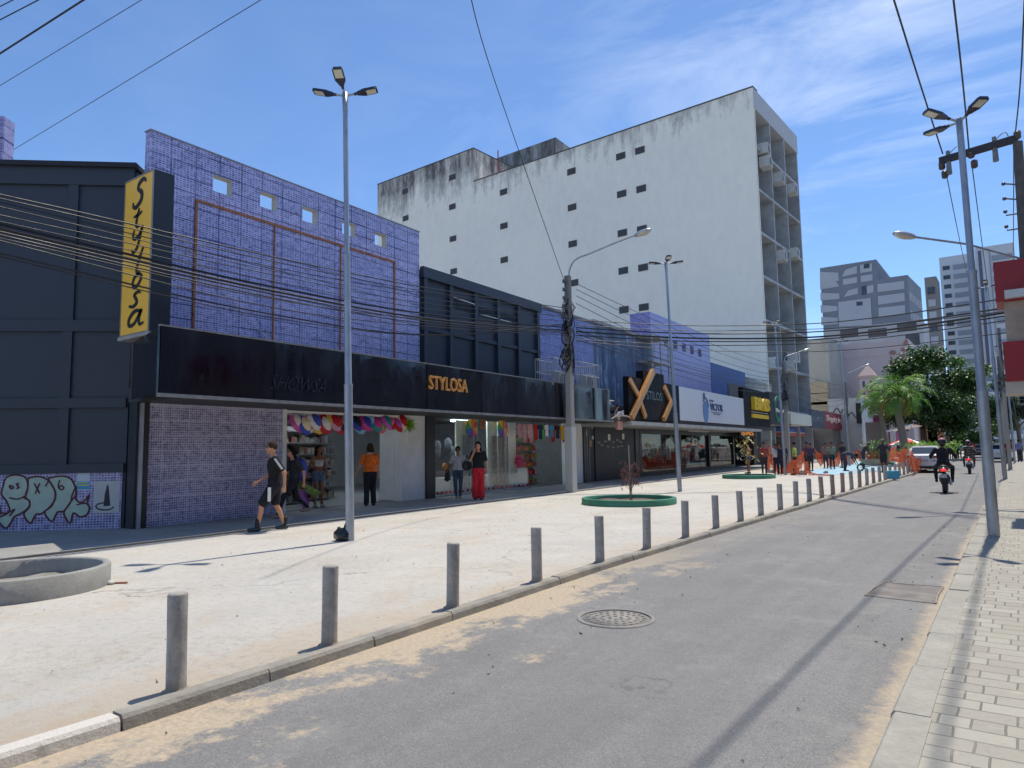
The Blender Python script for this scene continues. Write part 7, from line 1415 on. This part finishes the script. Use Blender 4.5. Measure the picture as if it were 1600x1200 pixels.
    if not helmet and not cap_:
        mb = MB(); mb.ell(hz+Vector((0, -.014, .048)), (.092, .098, .106), 16, 12)
        if hairlen:
            for i in range(5): x = -.05+.025*i; cap(mb, hz+Vector((x, -.055, .03)), hz+Vector((x*1.5, -.075, -.06-hairlen)), .042, .034, 8)
            for s_ in (-1, 1): cap(mb, hz+Vector((s_*.07, .0, .04)), hz+Vector((s_*.09, -.0, -hairlen*.75)), .026, .022, 8)
        remesh(mb, 'hair', hm, t, .012 if near else .03, 2)
    if near:
        mb = MB()
        if glasses: mb.ell(hz+Vector((-.032, .083, .03)), (.026, .012, .02), 8, 6); mb.ell(hz+Vector((.032, .083, .03)), (.026, .012, .02), 8, 6); mb.tube([hz+Vector((-.078, 0, .035)), hz+Vector((-.06, .07, .035)), hz+Vector((.06, .07, .035)), hz+Vector((.078, 0, .035))], .005, 5); mb.build('sunglasses', blackgloss, t)
        else:
            for s_ in (-1, 1): m2_ = MB(); m2_.ell(hz+Vector((s_*.03, .080, .025)), (.012, .007, .006), 8, 5); m2_.build('eye', black, t)
        mb = MB(); mb.ell(hz+Vector((0, .088, -.048)), (.024, .008, .006), 8, 5); mb.build('mouth', mat('lips', (.28, .1, .08), .5), t)
    t.scale = (k_, k_, k_); t.rotation_euler = (0, 0, R_(face)); t.location = loc; return t, J, k_
def put(px, py, z=0): return gp(px, py, z)
def item(name, mb, m, t): return mb.build(name, m, t)
# 1 man in black with shorts walking to the left (towards -Y)
walk = dict(anL=(-.09, .42, .12), knL=(-.09, .30, .54), anR=(.1, -.20, .09), knR=(.1, -.02, .51), elL=(-.22, -.06, 1.10), wrL=(-.24, .16, .90), elR=(.24, -.10, 1.12), wrR=(.25, .0, .87), chs=(0, .03, 1.28), nck=(0, .04, 1.44), hd=(0, .08, 1.60), shL=(-.18, .03, 1.39), shR=(.18, .03, 1.39))
wk2 = dict(walk); wk2.update(elR=(.23, .05, 1.12), wrR=(.22, .30, .95), elL=(-.23, -.15, 1.12), wrL=(-.24, -.15, .88))
pm = put(429, 829); pm.z = 0
t, J, k_ = person('man in black T-shirt and black shorts with white stripe striding left past the mosaic wall', pm, 150, 1.71, dict(wk2, anL=(-.1, .33, .09), knL=(-.1, .26, .50)), 'tan', (.008, .008, .01), 1, (.01, .01, .016), 'shorts', (.06, .04, .025), 0, True, 1.16, (.03, .05, .055), None, True)
mb = MB(); qs = J['hpL'].lerp(J['knL'], .45); mb.box(qs.x-.128, qs.x-.118, qs.y-.02, qs.y+.04, qs.z-.15, qs.z+.12); st_ = mb.build('side_stripe', white, t)
for s_, a_ in (('L', J['anL']), ('R', J['anR'])):
    mb = MB(); cap(mb, a_+Vector((0, 0, -.0)), a_+Vector((0, -.01, .13)), .045, .047); mb.build('sock', black, t)
mb = MB()
for k in range(7): c = J['shL'].lerp(J['elL'], .0+.11*k)+Vector((-.074, .0, .0)); mb.box(c.x-.008, c.x, c.y-.022, c.y+.024, c.z-.014, c.z+.014)
mb.build('sleeve_print', white, t)
# 2 woman behind him with blue bag
p2_ = put(459, 810)
t, J, k_ = person('woman in dark clothes with blue shoulder bag walking just behind the man in shorts', p2_, 165, 1.62, dict(wk2, anR=(.1, -.38, .22), knR=(.1, -.08, .52)), 'tan', (.025, .022, .025), 1, (.012, .012, .015), 'long', (.015, .012, .012), .06, True, 1.0, (.3, .2, .16), None, True)
def held(name, label, cat, mb, m, grp=None): o = mb.build(name, m); return tag(o, label, cat, grp)
q = p2_+Vector((-.12, .28, 0)); mb = MB(); mb.ell(q+Vector((0, 0, 1.12)), (.13, .17, .26), 14, 10); mb.tube([q+Vector((0, -.1, 1.3)), q+Vector((.1, -.15, 1.42)), q+Vector((.05, -.3, 1.4))], .02, 6); held('shoulder_bag', 'blue cloth bag hanging on the back of the woman in dark clothes', 'bag', mb, mat('royal_blue_cloth', srgb(60, 70, 150), .8, 0, .2, 9, .2))
q = p2_+Vector((-.02, .36, 0)); mb = MB(); mb.add([q+Vector(v) for v in ((-.1, -.22, .80), (.12, -.2, .84), (.1, .38, .56), (-.12, .42, .55), (0, -.05, .60), (.0, .25, .44))], [(0, 1, 2, 3), (0, 4, 1), (0, 3, 5, 4), (1, 4, 5, 2), (3, 2, 5)]); held('colourful_bag', 'green and red patterned carrier bag carried by the woman with the blue bag', 'bag', mb, mat('patterned_bag', (.16, .26, .06), .7, 0, .8, 6))
q = p2_+Vector((.0, .25, 0)); mb = MB(); mb.add([q+Vector(v) for v in ((0, -.12, .62), (.02, .05, .66), (.02, .18, .25), (0, .02, .12), (-.04, .16, .5))], [(0, 1, 4), (0, 4, 2, 3), (1, 2, 4)]); held('pink_scarf', 'violet pink cloth hanging beside the walking woman', 'scarf', mb, mat('violet_cloth', srgb(128, 70, 130), .8))
# 3 woman in denim shorts in the doorway
a3 = F.at(497, 789, -.55)[0]; pp = F.w(a3, .04, -.55)
person('woman in denim shorts and white printed top standing in the first doorway', pp, -95, 1.66, dict(elL=(-.22, 0, 1.13), wrL=(-.24, .04, .9), elR=(.24, -.04, 1.14), wrR=(.12, .14, 1.05), anR=(.14, .05, .08), anL=(-.13, -.02, .08)), 'brown', (.55, .52, .5), 0, (.10, .16, .26), 'mini', (.012, .01, .01), .2, True, .98, (.35, .33, .32), None, False, None, 0, None, None, True)
# 4 woman in orange shirt
p4 = F.w(F.at(578, 800, .35)[0], .036, .35)
person('woman in orange T-shirt and black trousers standing at the doorway seen from behind', p4, 60, 1.68, dict(elL=(-.27, .06, 1.13), wrL=(-.34, .2, .92)), 'tan', srgb(228, 108, 28), 1, (.012, .013, .02), 'long', (.04, .028, .02), .02, True, 1.14, (.02, .02, .03), None, False, None, .03)
# 5 woman in white with jeans
p5 = put(716, 781); p5.z = .035
t, J, k_ = person('woman in white patterned top and jeans with sunglasses walking along the shop', p5, 218, 1.58, dict(elL=(-.24, .0, 1.12), wrL=(-.18, .2, 1.18), elR=(.27, -.04, 1.14), wrR=(.36, -.02, .93), anL=(-.07, .1, .09), anR=(.07, -.08, .09)), 'brown', (.5, .49, .5), 1, (.05, .075, .13), 'long', (.03, .025, .025), 0, True, 1.02, (.3, .2, .15), None, True)
wr = Matrix.Rotation(R_(218), 4, 'Z') @ (J['wrR']*k_); q = p5+Vector(wr); mb = MB(); mb.add([q+Vector(v) for v in ((-.02, -.06, .04), (.02, .06, .04), (.02, .14, -.30), (-.02, -.12, -.30), (-.05, .1, -.3), (.05, -.08, -.3))], [(0, 1, 2, 3), (0, 4, 2), (1, 5, 3)]); mb.ell(q+Vector((0, 0, -.19)), (.05, .12, .15), 10, 8); held('dark_handbag', 'black flat handbag hanging from the hand of the woman in jeans', 'bag', mb, black)
# 6 woman in red trousers
p6 = put(748, 783); p6.z = .035
t, J, k_ = person('woman in black top and wide red trousers with a hand raised to her face', p6, 212, 1.70, dict(elR=(.24, .04, 1.18), wrR=(.10, .17, 1.44), elL=(-.25, .0, 1.12), wrL=(-.27, .05, .88), anL=(-.09, .03, .09), anR=(.09, .0, .09)), 'tan', (.008, .008, .01), 1, srgb(196, 34, 46), 'long', (.012, .01, .012), .14, True, 1.1, (.03, .03, .03), None, False, None, .06)
vr = (Matrix.Rotation(R_(212), 4, 'Z') @ Vector((.34, .02, 1.02))); q = p6+Vector(vr); mb = MB(); mb.ell(q, (.1, .22, .15), 14, 8); mb.tube([q+Vector((0, -.15, .1)), q+Vector((.02, 0, .32)), q+Vector((0, .15, .1))], .012, 6); held('black_shoulder_bag', 'large black handbag on the arm of the woman in red trousers', 'bag', mb, black)
# riders
ride = dict(pel=(0, 0, .0), wst=(0, .05, .16), chs=(0, .12, .36), nck=(0, .18, .52), hd=(0, .22, .67), shL=(-.19, .14, .47), shR=(.19, .14, .47), elL=(-.34, .26, .26), elR=(.34, .26, .26), wrL=(-.35, .50, .20), wrR=(.35, .50, .20), hpL=(-.09, 0, -.02), hpR=(.09, 0, -.02), knL=(-.24, .38, -.10), knR=(.24, .38, -.10), anL=(-.22, .18, -.50), anR=(.22, .18, -.50))
person('motorbike rider dressed in black with dark helmet, nearer one', m1+Vector((0, -.15, .90)), 3, 1.7, ride, 'brown', (.01, .01, .014), 2, (.015, .016, .02), 'long', near=True, wide=1.1, helmet=(.55, .2, .2))
person('motorbike rider in striped shirt with pale helmet on the farther motorbike', m2+Vector((0, .05, .90)), 2, 1.66, ride, 'brown', (.3, .3, .32), 1, (.1, .08, .08), 'long', near=False, wide=1.15, helmet=(.5, .35, .4))
q = m2+Vector((0, -.05, .9)); mb = MB()
for k in range(5): loft(mb, [(q+Vector((0, -.015+.032*k, .06+.085*k)), .205, .142), (q+Vector((0, -.005+.032*k, .095+.085*k)), .207, .142)])
held('shirt_stripes', 'dark horizontal stripes on the shirt of the farther rider', 'shirt', mb, black)
# workers
bend = dict(pel=(0, -.12, .92), wst=(0, .06, 1.03), chs=(0, .28, 1.0), nck=(0, .46, .93), hd=(0, .6, .86), shL=(-.18, .38, .95), shR=(.18, .38, .95), elL=(-.2, .45, .66), elR=(.2, .45, .66), wrL=(-.16, .58, .42), wrR=(.16, .58, .42), hpL=(-.09, -.12, .9), hpR=(.09, -.12, .9), knL=(-.11, .0, .48), knR=(.11, -.02, .48), anL=(-.11, -.08, .08), anR=(.11, -.1, .08))
stoop = dict(wst=(0, .05, 1.08), chs=(0, .14, 1.26), nck=(0, .24, 1.38), hd=(0, .34, 1.50), shL=(-.17, .19, 1.34), shR=(.17, .19, 1.34), elL=(-.2, .25, 1.07), elR=(.2, .25, 1.07), wrL=(-.15, .42, .95), wrR=(.15, .42, .95))
hips = dict(elL=(-.34, -.04, 1.14), wrL=(-.2, .04, 1.0), elR=(.34, -.04, 1.14), wrR=(.2, .04, 1.0))
person('worker in dark blue bent double over the ground by the tarpaulin', put(1323, 736), -60, 1.68, bend, 'dark', (.06, .06, .09), 1, (.03, .035, .08), 'long', near=False, shoe=(.02, .02, .02))
person('worker in brown shirt stooping beside the wheelbarrow', put(1350, 733), -70, 1.74, stoop, 'dark', (.05, .035, .032), 1, (.035, .035, .045), 'long', near=False, cap_=(.2, .17, .15))
person('worker in dark shirt and shorts with blue cap standing with hands on hips', put(1382, 738), 30, 1.76, hips, 'dark', (.03, .03, .045), 1, (.02, .02, .03), 'shorts', near=False, cap_=(.2, .26, .45))
# bystanders
def bystander(label, px, py, face, shirt, trouser, H=1.66, z=0, **kw): return person(label, put(px, py, z), face, H, kw.pop('pose', dict(wrL=(-.24, .1, .9), anL=(-.1, .06, .08))), kw.pop('skin', 'brown'), shirt, 1, trouser, kw.pop('leg', 'long'), near=False, **kw)
bystander('person in pinkish beige top and denim shorts at the dark shop entrance', 1171, 740, 100, srgb(190, 130, 110), (.06, .1, .18), 1.7, leg='mini')
for i, (px, py, fc, s1_, t1_, lb) in enumerate(((1214, 741, 200, (.5, .5, .5), (.02, .02, .04), 'person in white top in front of the striped shop, left of a small group'), (1219, 741, 190, (.02, .025, .06), (.02, .02, .04), 'person in navy blue in the small group before the striped shop'), (1226, 740, 170, (.04, .04, .1), (.02, .02, .03), 'person in dark blue standing right in the group before the striped shop'),
    (1243, 742, 100, (.45, .6, .1), (.03, .03, .03), 'person in fluorescent yellow top behind the sagging net'), (1262, 735, 150, (.15, .05, .07), (.03, .03, .04), 'person in dark red top behind the nets beside the beige shop'), (1268, 736, 170, (.06, .04, .08), (.02, .02, .03), 'person in dark purple clothes before the beige shop'), (1291, 732, 180, (.25, .15, .14), (.04, .04, .05), 'person in dusty pink top behind the heaped net'), (1301, 733, 200, (.2, .22, .16), (.03, .03, .03), 'person in grey green top near the cream shop'), (1318, 731, 150, (.02, .02, .025), (.02, .02, .02), 'person in black right of the heaped net by the slim pole'), (1195, 742, 180, (.3, .06, .05), (.03, .03, .04), 'person in red top at the narrow grey shop entrance'))):
    bystander(lb, px, py, fc, s1_, t1_, 1.6+.02*(i % 5))
for i, (px, py, fc, s1_, t1_, lb) in enumerate(((1409, 727, 180, (.02, .02, .03), (.02, .02, .03), 'person in black seen between the palm trunk and the nets'), (1487, 717, 20, (.2, .07, .04), (.1, .06, .04), 'person in rust brown walking behind the riders, leftmost'), (1494, 718, 0, (.05, .07, .12), (.3, .18, .1), 'person with bare shoulders and blue cloth behind the riders'), (1500, 718, 0, (.08, .25, .2), (.05, .05, .06), 'person in teal behind the riders'), (1521, 718, 10, (.4, .03, .03), (.05, .05, .05), 'person in bright red beyond the farther motorbike'),
    (1560, 712, 180, (.5, .5, .5), (.02, .02, .02), 'person in pale shirt crossing far down by the white car'), (1577, 723, 10, (.16, .02, .025), (.02, .02, .02), 'person in dark red shirt on the right pavement'), (1594, 722, 0, (.15, .2, .4), (.03, .035, .06), 'person in light blue shirt at the right edge of the pavement'), (1582, 719, 30, (.4, .1, .1), (.05, .03, .03), 'person half hidden beside the one in dark red'))):
    bystander(lb, px, py, fc, s1_, t1_, 1.66)
# mannequins behind the shop windows
def mannequin(label, px, py, d, cl, cl2): 
    p = F.w(F.at(px, py, d)[0], .25, d); return person(label, p, -90, 1.6, None, 'tan', cl, 1, cl2, 'long', near=False)
mt_ = []
for px, cl, cl2, lb in ((1036, (.3, .3, .3), (.3, .35, .42), 'shop window mannequin in grey jacket and pale jeans, left pane'), (1045, (.5, .12, .06), (.5, .42, .4), 'shop window mannequin in red top and pale trousers'), (1119, (.35, .08, .08), (.6, .58, .55), 'shop window mannequin in red and white left of the yellow wall'), (1125, (.12, .05, .06), (.3, .33, .36), 'shop window mannequin in dark red with grey trousers before the yellow wall')):
    t, J, k_ = mannequin(lb, px, 740, -.9, cl, cl2); t.name = 'mannequin'; t['category'] = 'mannequin'
    mt_.append(t)
